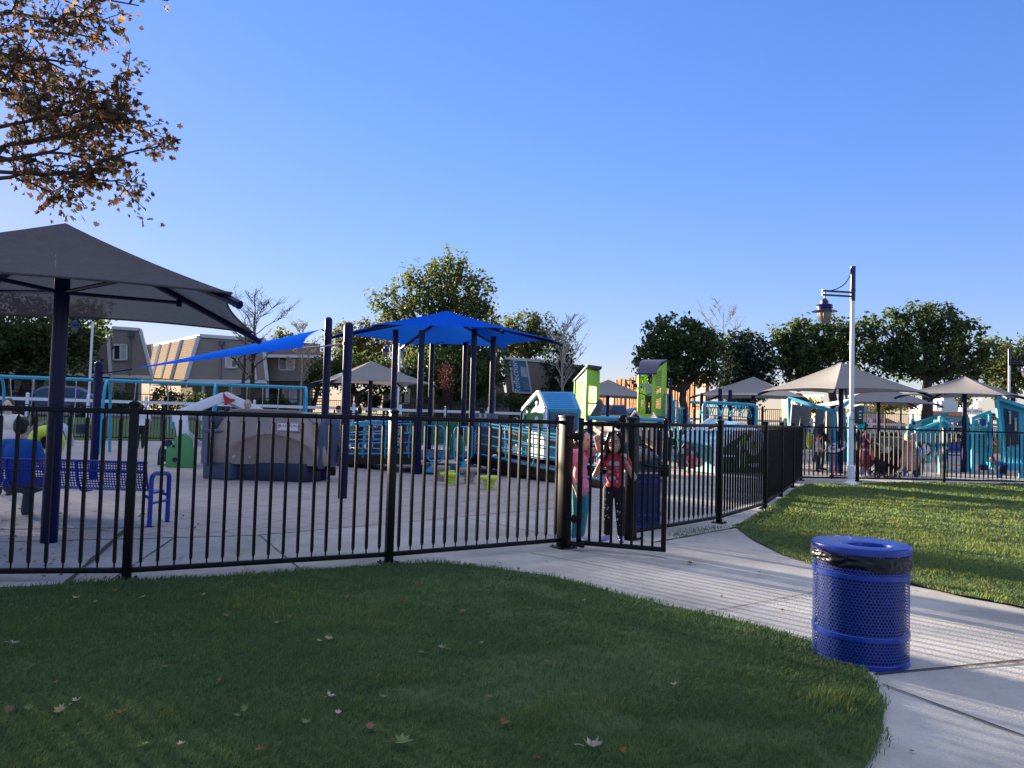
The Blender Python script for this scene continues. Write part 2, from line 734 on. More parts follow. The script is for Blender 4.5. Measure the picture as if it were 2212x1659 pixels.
def gz(x, y):
    s_, t_ = sdist(x, y)
    k = min(1, max(0, (t_ - 14) / 12))
    wd = 5.5 * (1 - k) + 1.6 * k
    q = min(1, max(0, s_ / wd))
    return 0.88 * q * q * (3 - 2 * q) - 0.012


gm = MB()
xs = [-1500, -500, -200, -120, -80] + list(np.arange(-60, 61, 2.0)) + [80, 120, 200, 500, 1500]
ys = [-60, -20, 0, 10, 20] + list(np.arange(26, 66, 1.0)) + [70, 80, 100, 150, 300, 800, 2500]
n0 = gm.add([(x, y, gz(x, y)) for y in ys for x in xs])
for j in range(len(ys) - 1):
    for i in range(len(xs) - 1):
        a = n0 + j * len(xs) + i
        gm.face((a, a + 1, a + len(xs) + 1, a + len(xs)))
tag(gm.build('ground', ground_mat()), kind='structure')


def sheet(name, pts, z, m, kind='structure'):
    mb = MB()
    mb.add([(p[0], p[1], z) for p in pts])
    mb.face(range(len(pts)))
    area = sum(pts[i][0] * pts[(i + 1) % len(pts)][1] - pts[(i + 1) % len(pts)][0] * pts[i][1] for i in range(len(pts)))
    if area < 0:
        mb.f[0] = tuple(reversed(mb.f[0]))
    o = mb.build(name, m, smooth=False)
    bm = bmesh.new()
    bm.from_mesh(o.data)
    bmesh.ops.triangulate(bm, faces=bm.faces[:])
    bm.to_mesh(o.data)
    bm.free()
    return tag(o, kind=kind)


# concrete under everything near: path, yard apron, strips
cp = [(-40, -3), (-40, 25)] + [tuple(bl(t, -0.1)[:2]) for t in (-12, 10, 25, 40, 60)] + [(60, 40), (60, -3)]
sheet('path', cp, 0.0, M_conc)
rub = [(-40, gr(0, 1173).y - 1.5), gr(-60, 1173), gr(0, 1171), gr(300, 1164), gr(548, 1157), gr(658, 1148), gr(900, 1126), gr(1100, 1107), gr(1204, 1098), gr(1262, 1089),
       gr(1340, 1062), gr(1438, 1036), gr(1545, 1028), gr(1650, 1025.5), gr(1740, 1025), gr(1880, 1027), gr(2050, 1030), gr(2212, 1033), (40, 24)] + \
      [tuple(bl(t, -1.6)[:2]) for t in (60, 40, 20, 0, -14)]
sheet('playground_surface', rub, 0.006, rubber_mat())

# expansion joints in the concrete
def joint(a, b, wd=0.012, name='path_joint'):
    a, b = V((a[0], a[1], 0)), V((b[0], b[1], 0))
    d = (b - a)
    nseg = max(2, int(d.length / 0.25))
    sd_ = V((-d.y, d.x, 0)).normalized()
    mb = MB()
    L_, Rr = [], []
    for i in range(nseg + 1):
        p = a + d * (i / nseg)
        wv = wd * rnd.uniform(0.6, 1.6)
        L_.append((p + sd_ * wv / 2) + V((0, 0, 0.009)))
        Rr.append((p - sd_ * wv / 2) + V((0, 0, 0.009)))
    for i in range(nseg):
        mb.quad(Rr[i], Rr[i + 1], L_[i + 1], L_[i])
    tag(mb.build(name, M_dirt, smooth=False), kind='structure')


joint(gr(1520, 1325), gr(1830, 1268))
joint(gr(1890, 1458), gr(2260, 1424), 0.03)
joint(gr(1905, 1480), gr(2260, 1610), 0.014)
joint(gr(1415, 1172), gr(1600, 1138), 0.03)
joint(gr(100, 1300), gr(310, 1110), 0.05)
joint(gr(560, 1156), gr(660, 1240), 0.012)
joint(gr(1010, 1120), gr(1230, 1165), 0.012)
joint(gr(930, 1225), gr(1010, 1240), 0.012)
joint(gr(1145, 1195), gr(1330, 1230), 0.01)
joint(gr(1250, 1185), gr(1440, 1205), 0.012)
joint(gr(1425, 1172), gr(1690, 1205), 0.01)
joint(gr(380, 1160), gr(240, 1255), 0.012)
joint(gr(1590, 1137), gr(1700, 1070), 0.014)
joint(gr(1330, 1150), gr(1420, 1080), 0.012)
pad = [gr(-200, 1148), gr(335, 1140), gr(350, 1118), gr(-200, 1124)]
sheet('bench_pad', pad, 0.012, M_conc)

# road beyond the lawn
rm = MB()
for a_, b_ in ((0, 1),):
    for i in range(-30, 60):
        p, q = BL0 + BD * (i * 4) + BN * 7.6, BL0 + BD * (i * 4 + 4) + BN * 7.6
        p2, q2 = p + BN * 9, q + BN * 9
        rm.quad(*[V((k.x, k.y, gz(k.x, k.y) + 0.03)) for k in (p, q, q2, p2)])
tag(rm.build('road', M_asph, smooth=False), kind='structure')
pm = MB()
for i in range(-30, 60):
    p, q = BL0 + BD * (i * 4) + BN * 16.7, BL0 + BD * (i * 4 + 4) + BN * 16.7
    p2, q2 = p + BN * 1.8, q + BN * 1.8
    pm.quad(*[V((k.x, k.y, gz(k.x, k.y) + 0.15)) for k in (p, q, q2, p2)])
    pm.quad(*[V((k.x, k.y, gz(k.x, k.y) + dz)) for k, dz in ((p, 0.0), (q, 0.0), (q, 0.15), (p, 0.15))])
tag(pm.build('pavement', M_conc, smooth=False), kind='structure')

# ------------------------------------------------------------------ lawns
lawn1_edge = [gr(-500, 1290), gr(-60, 1275), gr(60, 1272), gr(200, 1262), gr(420, 1252), gr(560, 1245), gr(700, 1233), gr(840, 1224), gr(930, 1219), gr(1010, 1225), gr(1100, 1236), gr(1180, 1247),
              gr(1260, 1266), gr(1350, 1291), gr(1440, 1314), gr(1540, 1334), gr(1640, 1358), gr(1740, 1388), gr(1810, 1412), gr(1865, 1445), gr(1893, 1482), gr(1910, 1530), gr(1906, 1585), gr(1885, 1640), gr(1850, 1700), gr(1790, 1790)]
lawn1 = lawn1_edge + [(0.9, 1.0), (-6, 1.0)]
lawn2 = [gr(1588, 1139), gr(1625, 1167), gr(1690, 1200), gr(1760, 1222), gr(1860, 1243), gr(1967, 1264), gr(2060, 1287), gr(2140, 1301), gr(2230, 1320), gr(2400, 1345), (11, 5.5), (20, 8), (24, 22.5), gr(2300, 1050), gr(2212, 1048),
         gr(2080, 1046), gr(1960, 1043), gr(1880, 1046), gr(1838, 1050), gr(1780, 1047), gr(1738, 1048), gr(1712, 1062), gr(1690, 1080), gr(1660, 1100), gr(1620, 1124)]
M_soil = mat('lawn_soil', (0.04, 0.07, 0.018), 0.95, col2=(0.06, 0.10, 0.026), vs=4, bump=0.5, bs=60)
sheet('lawn', lawn1, 0.022, M_soil)
sheet('lawn', lawn2, 0.022, M_soil)


def inpoly(x, y, poly):
    px = np.array([p[0] for p in poly])
    py = np.array([p[1] for p in poly])
    c = np.zeros(len(x), bool)
    j = len(poly) - 1
    for i in range(len(poly)):
        hit = ((py[i] > y) != (py[j] > y)) & (x < (px[j] - px[i]) * (y - py[i]) / (py[j] - py[i] + 1e-12) + px[i])
        c ^= hit
        j = i
    return c


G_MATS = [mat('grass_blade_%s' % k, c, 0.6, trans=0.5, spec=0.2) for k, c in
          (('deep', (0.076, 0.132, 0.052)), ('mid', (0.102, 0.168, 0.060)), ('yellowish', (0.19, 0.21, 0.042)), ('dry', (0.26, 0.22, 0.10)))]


def lownoise(x, y, s, seed):
    r = np.random.RandomState(seed)
    v = np.zeros_like(x)
    for k in range(7):
        a = r.uniform(0, 6.28)
        f = s * r.uniform(0.5, 2.2)
        v += np.sin((x * math.cos(a) + y * math.sin(a)) * f + r.uniform(0, 6.28))
    return v / 7


def grass(name, poly, bands, label, grow=0.03, seed=1, shift=0.0):
    rs = np.random.RandomState(seed)
    allv, allq, allm = [], [], []
    off = 0
    px = [p[0] for p in poly]
    for (y0, y1, dens, ln, wd) in bands:
        x0, x1 = min(px), max(px)
        lim = 0.72 * y1 + 0.8
        x0, x1 = max(x0, -lim), min(x1, lim)
        if x1 <= x0:
            continue
        n = int((x1 - x0) * (y1 - y0) * dens)
        x = rs.uniform(x0, x1, n)
        y = rs.uniform(y0, y1, n)
        ang0 = rs.uniform(0, 2 * PI, n)
        gw = grow * (1 + 1.6 * lownoise(x, y, 14, 11) + 0.8 * lownoise(x, y, 4, 12)) + np.where(rs.uniform(0, 1, n) < 0.06, 0.05, 0)
        k = inpoly(x + np.cos(ang0) * gw, y + np.sin(ang0) * gw, poly) & (np.abs(x) < 0.7 * y + 0.6)
        worn = lownoise(x, y, 1.7, 21) + 0.6 * lownoise(x, y, 7, 22)
        k &= ~((worn > 0.42) & (rs.uniform(0, 1, n) < 0.55))
        x, y = x[k], y[k]
        n = len(x)
        cl = lownoise(x, y, 2.5, 3)
        cl2 = lownoise(x, y, 9, 5)
        L_ = ln * rs.uniform(0.55, 1.25, n) * (1 + 0.5 * cl2) * (1 + 0.25 * cl)
        a = rs.uniform(0, 2 * PI, n)
        wnd = lownoise(x, y, 5, 9) * 2.5 + 0.4
        la = wnd + rs.normal(0, 0.9, n)
        lean = rs.uniform(0.3, 1.1, n)
        W = wd * rs.uniform(0.7, 1.3, n)
        dx, dy = np.cos(a) * W / 2, np.sin(a) * W / 2
        lx, ly = np.cos(la), np.sin(la)
        zb = np.full(n, 0.02)
        m1 = np.stack([x + lx * L_ * lean * 0.28, y + ly * L_ * lean * 0.28, zb + L_ * 0.55], 1)
        tip = np.stack([x + lx * L_ * lean * 0.85, y + ly * L_ * lean * 0.85, zb + L_ * (1.0 - 0.38 * lean)], 1)
        b0 = np.stack([x - dx, y - dy, zb], 1)
        b1 = np.stack([x + dx, y + dy, zb], 1)
        dd = np.stack([dx, dy, 0 * dx], 1)
        v = np.stack([b0, b1, m1 + dd * 0.8, m1 - dd * 0.8, tip + dd * 0.15, tip - dd * 0.15], 1)
        base = off + np.arange(n)[:, None] * 6
        q = np.concatenate([base + np.array([[0, 1, 2, 3]]), base + np.array([[3, 2, 4, 5]])], 1).reshape(-1, 4)
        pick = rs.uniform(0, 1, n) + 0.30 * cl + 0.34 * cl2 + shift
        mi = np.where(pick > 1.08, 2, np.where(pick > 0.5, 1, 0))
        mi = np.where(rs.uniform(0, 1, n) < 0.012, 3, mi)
        allv.append(v.reshape(-1, 3))
        allq.append(q)
        allm.append(np.repeat(mi, 2))
        off += n * 6
    o = np_mesh(name, np.concatenate(allv), np.concatenate(allq), G_MATS, np.concatenate(allm))
    return tag(o, label, 'grass', kind='stuff')


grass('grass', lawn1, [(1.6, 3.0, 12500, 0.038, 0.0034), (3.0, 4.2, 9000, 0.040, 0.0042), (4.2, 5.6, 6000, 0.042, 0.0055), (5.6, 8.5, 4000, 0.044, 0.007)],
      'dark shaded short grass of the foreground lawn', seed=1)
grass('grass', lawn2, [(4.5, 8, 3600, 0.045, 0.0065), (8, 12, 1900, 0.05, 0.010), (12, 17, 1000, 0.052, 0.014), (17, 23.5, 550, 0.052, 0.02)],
      'sunlit yellow green grass of the lawn right of the path', seed=2, shift=0.40)  # extra yellow blades put part of the sunlight into this lawn's colour
tuft = [gr(1755, 1520), gr(1800, 1490), gr(1850, 1510), gr(1860, 1560), gr(1810, 1590), gr(1765, 1570)]
grass('grass', tuft, [(3.0, 5.0, 3500, 0.085, 0.006)], 'taller yellowish weed tuft at the tip of the near lawn', seed=6, shift=0.45)
wedge = [gr(1430, 1162), gr(1500, 1146), gr(1560, 1139), gr(1600, 1136), gr(1592, 1145), gr(1540, 1150), gr(1480, 1164)]
grass('weeds', wedge, [(8.5, 13, 900, 0.035, 0.008)], 'thin weeds growing along the path joint', grow=0.08, seed=4)
# ------------------------------------------------------------------ picket fences
FH = 1.52


def picket_mesh():
    mb = MB()
    mb.box((0, 0, 0.80), (0.027, 0.027, 1.245))
    for z, d in ((0.155, 1), (1.445, 1)):
        mb.cyl((0, 0, z - 0.035), 0.008, 0.07, 8)
    mb.lathe([(0.0135, 0), (0.016, 0.008), (0.012, 0.022)], (0, 0, 0.160), 8)
    mb.lathe([(0.012, 0), (0.016, 0.010), (0.0135, 0.022)], (0, 0, 1.412), 8)
    return mb


def post_mb(wd=0.075, h=1.56, base=True):
    mb = MB()
    mb.box((0, 0, h / 2), (wd, wd, h))
    mb.box((0, 0, h + 0.006), (wd + 0.014, wd + 0.014, 0.024))
    mb.lathe([((wd + 0.006) * 0.7, 0), (wd * 0.4, 0.014), (0.001, 0.022)], (0, 0, h + 0.017), 4, rot=Matrix.Rotation(R(45), 3, 'Z'))
    if base:
        mb.box((0, 0, 0.008), (wd + 0.11, wd + 0.11, 0.016))
        for sx in (-1, 1):
            for sy in (-1, 1):
                mb.cyl((sx * (wd / 2 + 0.03), sy * (wd / 2 + 0.03), 0.012), 0.012, 0.02, 6)
    return mb


P_PICK = None


def fence_run(label, pts, skip_first=False, skip_last=False, npk=17, wide=(), group='black picket fences of the play yard', z=0.0):
    global P_PICK
    root = thing('picket_fence', label, 'fence', (pts[0][0], pts[0][1], z), 0, group)
    o = V((pts[0][0], pts[0][1], 0))
    for i, p in enumerate(pts):
        if (i == 0 and skip_first) or (i == len(pts) - 1 and skip_last):
            continue
        a, b = V(pts[max(i - 1, 0)]).to_3d(), V(pts[min(i + 1, len(pts) - 1)]).to_3d()
        rz = math.atan2(b.y - a.y, b.x - a.x)
        w_ = 0.125 if i in wide else 0.075
        pm_ = post_mb(w_).build('post', M_black, root, bevel=0.004)
        pm_.location = V((p[0], p[1], 0)) - o
        pm_.rotation_euler = (0, 0, rz)
    for i in range(len(pts) - 1):
        a, b = V((pts[i][0], pts[i][1], 0)) - o, V((pts[i + 1][0], pts[i + 1][1], 0)) - o
        d = (b - a).normalized()
        ea = 0.0625 if i in wide else 0.0375
        eb = 0.0625 if (i + 1) in wide else 0.0375
        a2, b2 = a + d * ea, b - d * eb
        for nm, zz, hh, ww in (('top_rail', 1.497, 0.046, 0.042), ('bottom_rail', 0.095, 0.046, 0.042)):
            MB().beam(a2 + V((0, 0, zz)), b2 + V((0, 0, zz)), ww, hh).build(nm, M_black, root, bevel=0.003)
        ln = (b2 - a2).length
        nn = max(3, int(round(npk * ln / 2.36)))
        for k in range(nn):
            q = a2 + (b2 - a2) * ((k + 0.5) / nn)
            if P_PICK is None:
                P_PICK = picket_mesh().build('picket', M_black, root)
                c = P_PICK
            else:
                c = P_PICK.copy()
                COL.objects.link(c)
                c.parent = root
            c.location = q
            c.rotation_euler = (0, 0, math.atan2(d.y, d.x))
    return root


POST3 = V((0.67, 9.34))
GP2 = V((1.59, 10.13))
L_RUN = [(-5.76, 6.50), (-3.36, 6.92), (-1.22, 8.06), (POST3.x, POST3.y)]
fence_run('black picket fence along the near edge of the yard ending at the open gate', L_RUN, wide=(3,))
R_RUN = [(GP2.x, GP2.y), (3.25, 12.01), (4.67, 14.2), (5.82, 16.65), (6.97, 19.13), (8.10, 21.6)]
fence_run('black picket fence receding from the gate towards the far lawn corner', R_RUN, wide=(0,))
B_RUN = [(8.10, 21.6), (9.80, 21.9), (12.4, 22.2), (15.0, 22.5), (17.6, 22.9)]
fence_run('black picket fence crossing behind the white lamp post on the right', B_RUN, skip_first=True)

# the gate, swung towards the path
GA, GB = V((0.837, 9.19, 0)), V((1.771, 8.86, 0))
gdir = (GB - GA).normalized()
gate = thing('gate', 'open black picket gate with a girl standing on its bottom rail', 'gate', GA, 0)
GL = (GB - GA).length


def gl(t, z, off=0.0):
    n = V((-gdir.y, gdir.x, 0))
    return gdir * t + V((0, 0, z)) + n * off


hs = MB().box(gl(0, 0.80), (0.052, 0.052, 1.47), math.atan2(gdir.y, gdir.x)).box(gl(0, 1.545), (0.06, 0.06, 0.02), math.atan2(gdir.y, gdir.x))
hs.build('hinge_stile', M_black, gate, bevel=0.004)
es = MB().box(gl(GL, 0.80), (0.052, 0.052, 1.47), math.atan2(gdir.y, gdir.x)).box(gl(GL, 1.545), (0.06, 0.06, 0.02), math.atan2(gdir.y, gdir.x)).ell(gl(GL, 1.56), (0.022, 0.022, 0.022))
es.build('latch_stile', M_black, gate, bevel=0.004)
MB().beam(gl(0.026, 1.49), gl(GL - 0.026, 1.49), 0.048, 0.05).build('top_rail', M_black, gate, bevel=0.003)
MB().beam(gl(0.026, 0.09), gl(GL - 0.026, 0.09), 0.05, 0.05).build('bottom_rail', M_black, gate, bevel=0.003)
GPK = [0.125, 0.255, 0.385, 0.505, 0.625, 0.745, 0.865]
for t in GPK:
    MB().box(gl(t, 0.79), (0.027, 0.027, 1.36), math.atan2(gdir.y, gdir.x)).build('picket', M_black, gate)
for zz in (1.33, 0.36):
    hb = MB().cyl(gl(-0.065, zz - 0.05, 0.0), 0.022, 0.10, 12).beam(gl(-0.15, zz), gl(-0.03, zz), 0.05, 0.06).box(gl(-0.0, zz, 0.0), (0.062, 0.064, 0.085), math.atan2(gdir.y, gdir.x))
    hb.build('hinge', M_black, gate, bevel=0.004)
lb = MB().box(gl(GL + 0.0, 0.985, 0.035), (0.09, 0.13, 0.13), math.atan2(gdir.y, gdir.x)).beam(gl(GL - 0.02, 1.0, 0.05), gl(GL - 0.24, 1.03, 0.07), 0.03, 0.025)
lb.build('latch', M_black, gate, bevel=0.005)
ds = MB().beam(gl(-0.12, 0.08, -0.05), gl(0.06, 0.075, -0.06), 0.06, 0.05).cyl(gl(0.06, 0.045, -0.06), 0.028, 0.06, 12)
ds.build('floor_stop', M_black, gate, bevel=0.004)


# ------------------------------------------------------------------ perforated bins
def bin_body(root, r, h, z0=0.0, tex='bin_perforation'):
    pm_ = perf(tex, (0.002, 0.034, 0.24), 0.0225, 0.0195, 0.0072)
    mb = MB()
    mb.lathe([(r, z0 + 0.02), (r, z0 + h)], (0, 0, 0), 64, uvr=r)
    mb.build('perforated_wall', pm_, root)
    for zz in (0.0, 0.175, h * 0.82):
        mb = MB()
        mb.lathe([(r + 0.001, zz), (r + 0.005, zz + 0.004), (r + 0.005, zz + 0.030), (r + 0.001, zz + 0.034)], (0, 0, z0), 64, closed=False, uvr=1)
        mb.build('hoop', M_blue, root)
    MB().lathe([(r - 0.035, z0 + 0.03), (r - 0.03, z0 + h - 0.06)], (0, 0, 0), 40, uvr=1).cyl((0, 0, z0 + 0.03), r - 0.035, 0.004, 40).build('inner_liner', mat('black_bin_liner', (0.008, 0.008, 0.010), 0.45), root)


BINC = V((2.385, 5.27, 0))
tb = thing('trash_can', 'blue perforated trash can on the near path edge with flat lid', 'trash can', BINC, 0, 'blue perforated trash cans')
bin_body(tb, 0.30, 0.685)
lid = MB()
seg = 64
Rl = 0.313
# flat lid with an off-centre hole: outer skirt + face made of rings morphing to the hole
hc, hr = V((0.0, -0.125, 0)), 0.112
rings = []
for k, (t, z) in enumerate([(0.0, 0.768), (0.35, 0.772), (0.75, 0.776), (0.93, 0.774), (1.0, 0.768)]):
    ringp = []
    for j in range(seg):
        a = 2 * PI * j / seg
        o_ = V((math.cos(a) * (Rl - 0.008), math.sin(a) * (Rl - 0.008), 0))
        i_ = hc + V((math.cos(a) * hr * 1.25, math.sin(a) * hr, 0))
        p = o_.lerp(i_, t)
        ringp.append((p.x, p.y, z))
    rings.append(lid.add(ringp))
inner = lid.add([(hc.x + math.cos(2 * PI * j / seg) * hr * 1.22, hc.y + math.sin(2 * PI * j / seg) * hr * 0.97, 0.735) for j in range(seg)])
rings.append(inner)
for a, b in zip(rings[:-1], rings[1:]):
    for j in range(seg):
        lid.face((a + j, a + (j + 1) % seg, b + (j + 1) % seg, b + j))
lid.lathe([(Rl - 0.012, 0.722), (Rl, 0.722), (Rl, 0.756), (Rl - 0.002, 0.763), (Rl - 0.008, 0.768)], (0, 0, 0), seg, uvr=1)
lid.build('lid', M_blue, tb)
MB().lathe([(0.001, 0.742), (0.118, 0.742)], hc, 40, uvr=1).build('bin_inner_shade', M_dark, tb)  # dark disc painted as the unlit inside of the bin
# crumpled black bag folded over the rim
bagm = mat('black_plastic_bag', (0.010, 0.010, 0.013), 0.32, spec=0.3)
bg_ = MB()


def bagf(u, v):
    a = u * 2 * PI
    q = V((math.cos(a) * 3.2, math.sin(a) * 3.2, v * 1.6 + a * 0.5))
    crinkle = 0.016 * mnoise.noise(q * 1.6) + 0.010 * (0.5 - abs(mnoise.noise(V((q.x * 3, q.y * 3, q.z * 1.2 + a * 2)))))
    drop = 0.080 + 0.022 * math.sin(a * 1.0 + 2.2) + 0.008 * math.sin(a * 7)
    rr = 0.3045 + 0.006 * math.sin(v * PI) + crinkle * (0.35 + 0.65 * math.sin(v * PI))
    return V((rr * math.cos(a), rr * math.sin(a), 0.716 - drop * v))


bg_.grid(bagf, 220, 22)
bg_.build('bag', bagm, tb, ang=180)

b2 = thing('trash_can', 'blue perforated trash can with black dome lid behind the open gate', 'trash can', (1.95, 11.38, 0), 0, 'blue perforated trash cans')
bin_body(b2, 0.28, 0.80)
dm = MB().lathe([(0.295, 0.80), (0.305, 0.83), (0.29, 0.86), (0.28, 0.95), (0.235, 1.03), (0.15, 1.085), (0.06, 1.105), (0.001, 1.108)], (0, 0, 0), 40)
dm.build('dome_lid', mat('black_dome', (0.01, 0.01, 0.012), 0.15, coat=0.4), b2)
MB().lathe([(0.282, 0.79), (0.308, 0.79), (0.308, 0.815), (0.282, 0.815)], (0, 0, 0), 40, uvr=1).build('rim_band', M_steel, b2)


# ------------------------------------------------------------------ lamp posts
def lamp_post(label, base, h, side, scale=1.0, box=False):
    r = thing('lamp_post', label, 'lamp post', base, 0, 'white and blue park lamp posts')
    MB().lathe([(0.19, 0), (0.17, 0.02), (0.10, 0.06), (0.075, 0.12), (0.068, 0.15), (0.095, 0.155), (0.095, 0.47), (0.062, 0.50)], (0, 0, 0), 20).build('base', M_white, r)
    MB().cyl((0, 0, 0.48), 0.062, h - 0.93 - 0.48, 20, r2=0.058).build('pole', M_white, r)
    MB().cyl((0, 0, h - 0.95), 0.068, 0.93, 20).cyl((0, 0, h - 0.03), 0.072, 0.03, 20).cyl((0, 0, h - 0.68), 0.074, 0.05, 20).build('top_sleeve', M_navy_b, r)
    s = side
    d = V((s * 0.985, -0.17, 0))
    am = MB()
    for zz in (0.83, 0.72):
        am.beam(V((0, 0, h - zz)), d * 0.92 + V((0, 0, h - zz - 0.0)), 0.035, 0.05)
    am.tube([V((0, 0, h - 0.05)) + d * 0.06] + [V((0, 0, h - 0.10)) + d * (0.07 + 0.78 * (1 - math.cos(t * PI / 2))) + V((0, 0, -0.62 * math.sin(t * PI / 2))) for t in [i / 10 for i in range(11)]], 0.014, 8)
    am.cyl(d * 0.84 + V((0, 0, h - 0.98)), 0.02, 0.30, 10)
    am.build('arm', M_navy_b, r)
    c = d * 0.84 + V((0, 0, h - 1.62))
    k = scale
    MB().lathe([(0.335 * k, 0.33), (0.325 * k, 0.345), (0.20 * k, 0.37), (0.19 * k, 0.42), (0.215 * k, 0.43), (0.215 * k, 0.455), (0.19 * k, 0.465), (0.21 * k, 0.50), (0.20 * k, 0.52), (0.10 * k, 0.545), (0.10 * k, 0.62), (0.06 * k, 0.66), (0.03, 0.70)], c, 28).lathe(
        [(0.325 * k, 0.336), (0.18 * k, 0.36)], c, 28, uvr=1).build('lamp_shade', M_navy_b, r)
    MB().lathe([(0.165 * k, 0.36), (0.168 * k, 0.20), (0.15 * k, 0.10), (0.09 * k, 0.035), (0.001, 0.02)], c, 24).build('globe', M_globe, r)
    cg = MB()
    for j in range(6):
        a = 2 * PI * j / 6
        cg.tube([c + V((math.cos(a) * q * k, math.sin(a) * q * k, z)) for q, z in ((0.19, 0.37), (0.19, 0.20), (0.165, 0.08), (0.09, 0.01), (0.0, 0.0))], 0.006, 6)
    cg.build('cage', M_navy_b, r)
    return r


M_navy_b = mat('lamp_blue_metal', (0.006, 0.014, 0.11), 0.35)
M_globe = mat('ribbed_glass', (0.22, 0.21, 0.17), 0.2, spec=0.5, trans=0.4)
lp = gr(1838, 1044)
lamp_post('white lamp post with blue lantern standing at the lawn corner right', (lp.x, lp.y, 0), 5.93, -1)
lamp_post('distant lamp post wrapped in twinkle lights behind the large grey canopy', (xat(189, 40, 0.5), 40, 0.5), 6.3, -1)
lamp_post('distant lamp post at the right edge beyond the grey canopies', (xat(2180, 44, 0.0), 44, 0.0), 6.2, 1)
lamp_post('distant lamp post partly behind the blue canopy beside the tall maple', (xat(858, 46, 0.75), 46, 0.75), 5.7, -1)

gb = thing('dog_bag_box', 'dark green dispenser box strapped to the white lamp post with a teal bag', 'dispenser', (lp.x + 0.12, lp.y - 0.06, 1.62))
MB().box((0.06, 0, 0.24), (0.20, 0.12, 0.48)).build('box', mat('dark_green_box', (0.015, 0.05, 0.05), 0.45), gb, bevel=0.01)
for zz in (0.10, 0.36):
    MB().lathe([(0.072, 0.0), (0.072, 0.012)], (-0.12, 0.06, zz), 16, uvr=1).build('strap', M_rubblack, gb)
MB().box((0.06, -0.062, 0.34), (0.07, 0.006, 0.03)).box((0.06, -0.062, 0.24), (0.05, 0.006, 0.05)).box((0.06, -0.062, 0.15), (0.07, 0.006, 0.03)).build('pictogram', M_white, gb)
tg = MB()
tg.grid(lambda u, v: V((0.02 + 0.17 * u - 0.05 * v * (1 - u), -0.03 + 0.02 * math.sin(9 * u + 5 * v), 0.03 - v * (0.16 + 0.03 * math.sin(7 * u)))), 10, 6)
tg.build('bag', mat('teal_bag', (0.03, 0.5, 0.42), 0.4, trans=0.4), gb)


# ------------------------------------------------------------------ canopies
def umbrella(label, base, ang, hd=3.1, eave=2.65, apex=3.60, fab=None, zb=0.0):
    """four-sided shade canopy on one post; hd = half diagonal, ang = direction of one corner"""
    fab = fab or M_grey_fab
    r = thing('shade_umbrella', label, 'shade canopy', (base[0], base[1], zb), 0, 'grey shade umbrellas')
    MB().cyl((0, 0, 0), 0.08, apex - 0.12, 24).cyl((0, 0, 0), 0.088, 0.75, 24).build('post', M_navy, r)
    A = V((0, 0, apex))
    cs = [V((math.cos(R(ang + 90 * k)) * hd, math.sin(R(ang + 90 * k)) * hd, eave)) for k in range(4)]
    fb = MB()
    for k in range(4):
        c0, c1 = cs[k], cs[(k + 1) % 4]
        mid = (c0 + c1) / 2
        mid.z = eave

        def fn(u, v, c0=c0, c1=c1, mid=mid):
            # v: apex -> edge, u along the edge
            e = c0.lerp(c1, u)
            b = 4 * u * (1 - u)
            e = e + (V((0, 0, eave)) - mid) * 0.085 * b + V((0, 0, 0.07 * b))
            p = A.lerp(e, v)
            p.z -= 0.16 * v * (1 - v) * 4 * (0.35 + 0.65 * b) * 0.6
            return p
        fb.grid(fn, 16, 12)
    fb.build('fabric', fab, r, ang=20)
    hm = MB()
    for k in range(4):
        c0, c1 = cs[k], cs[(k + 1) % 4]
        mid = (c0 + c1) / 2
        pts = []
        for i in range(17):
            u = i / 16
            b = 4 * u * (1 - u)
            pts.append(c0.lerp(c1, u) + (V((0, 0, eave)) - V((mid.x, mid.y, eave))) * 0.085 * b + V((0, 0, 0.07 * b)))
        hm.tube(pts, 0.012, 6)
    hm.build('hem', fab, r)
    for k in range(4):
        c = cs[k]
        d = c.normalized()
        h_ = V((c.x, c.y, 0)).normalized()
        MB().tube([V((0, 0, apex - 0.16)) + h_ * 0.06, c + V((0, 0, -0.07)), c + h_ * 0.12 + V((0, 0, -0.12))], 0.042, 10).build('rafter', M_navy, r)
        m_ = V((0, 0, apex - 0.16)).lerp(c + V((0, 0, -0.07)), 0.55)
        MB().tube([V((0, 0, eave + 0.16)) + h_ * 0.07, m_ + V((0, 0, -0.06))], 0.024, 8).box(m_ + V((0, 0, -0.05)), (0.05, 0.05, 0.12)).build('strut', M_navy, r)
    return r


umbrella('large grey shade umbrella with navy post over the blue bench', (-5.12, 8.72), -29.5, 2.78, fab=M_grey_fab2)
umbrella('grey shade umbrella behind the navy sail posts left of the blue canopy', (xat(795.5, 30), 30), -20, 2.75, apex=3.55)
umbrella('grey shade umbrella between the two lime green towers', (xat(1311, 40), 40), -52, 3.1)
umbrella('pale grey shade umbrella over the turquoise ring bars', (xat(1625, 34), 34), -68, 3.2)
umbrella('bluish grey shade umbrella just behind the white lamp post', (xat(1815, 25.2), 25.2), -27, 2.5, apex=3.62)
umbrella('farthest pale grey shade umbrella at right, low behind the others', (xat(1897, 38), 38), -60, 3.1)
umbrella('grey shade umbrella nearest the right edge over the teal tower', (xat(2083, 28), 28), -91, 2.4, apex=3.47, eave=2.72)

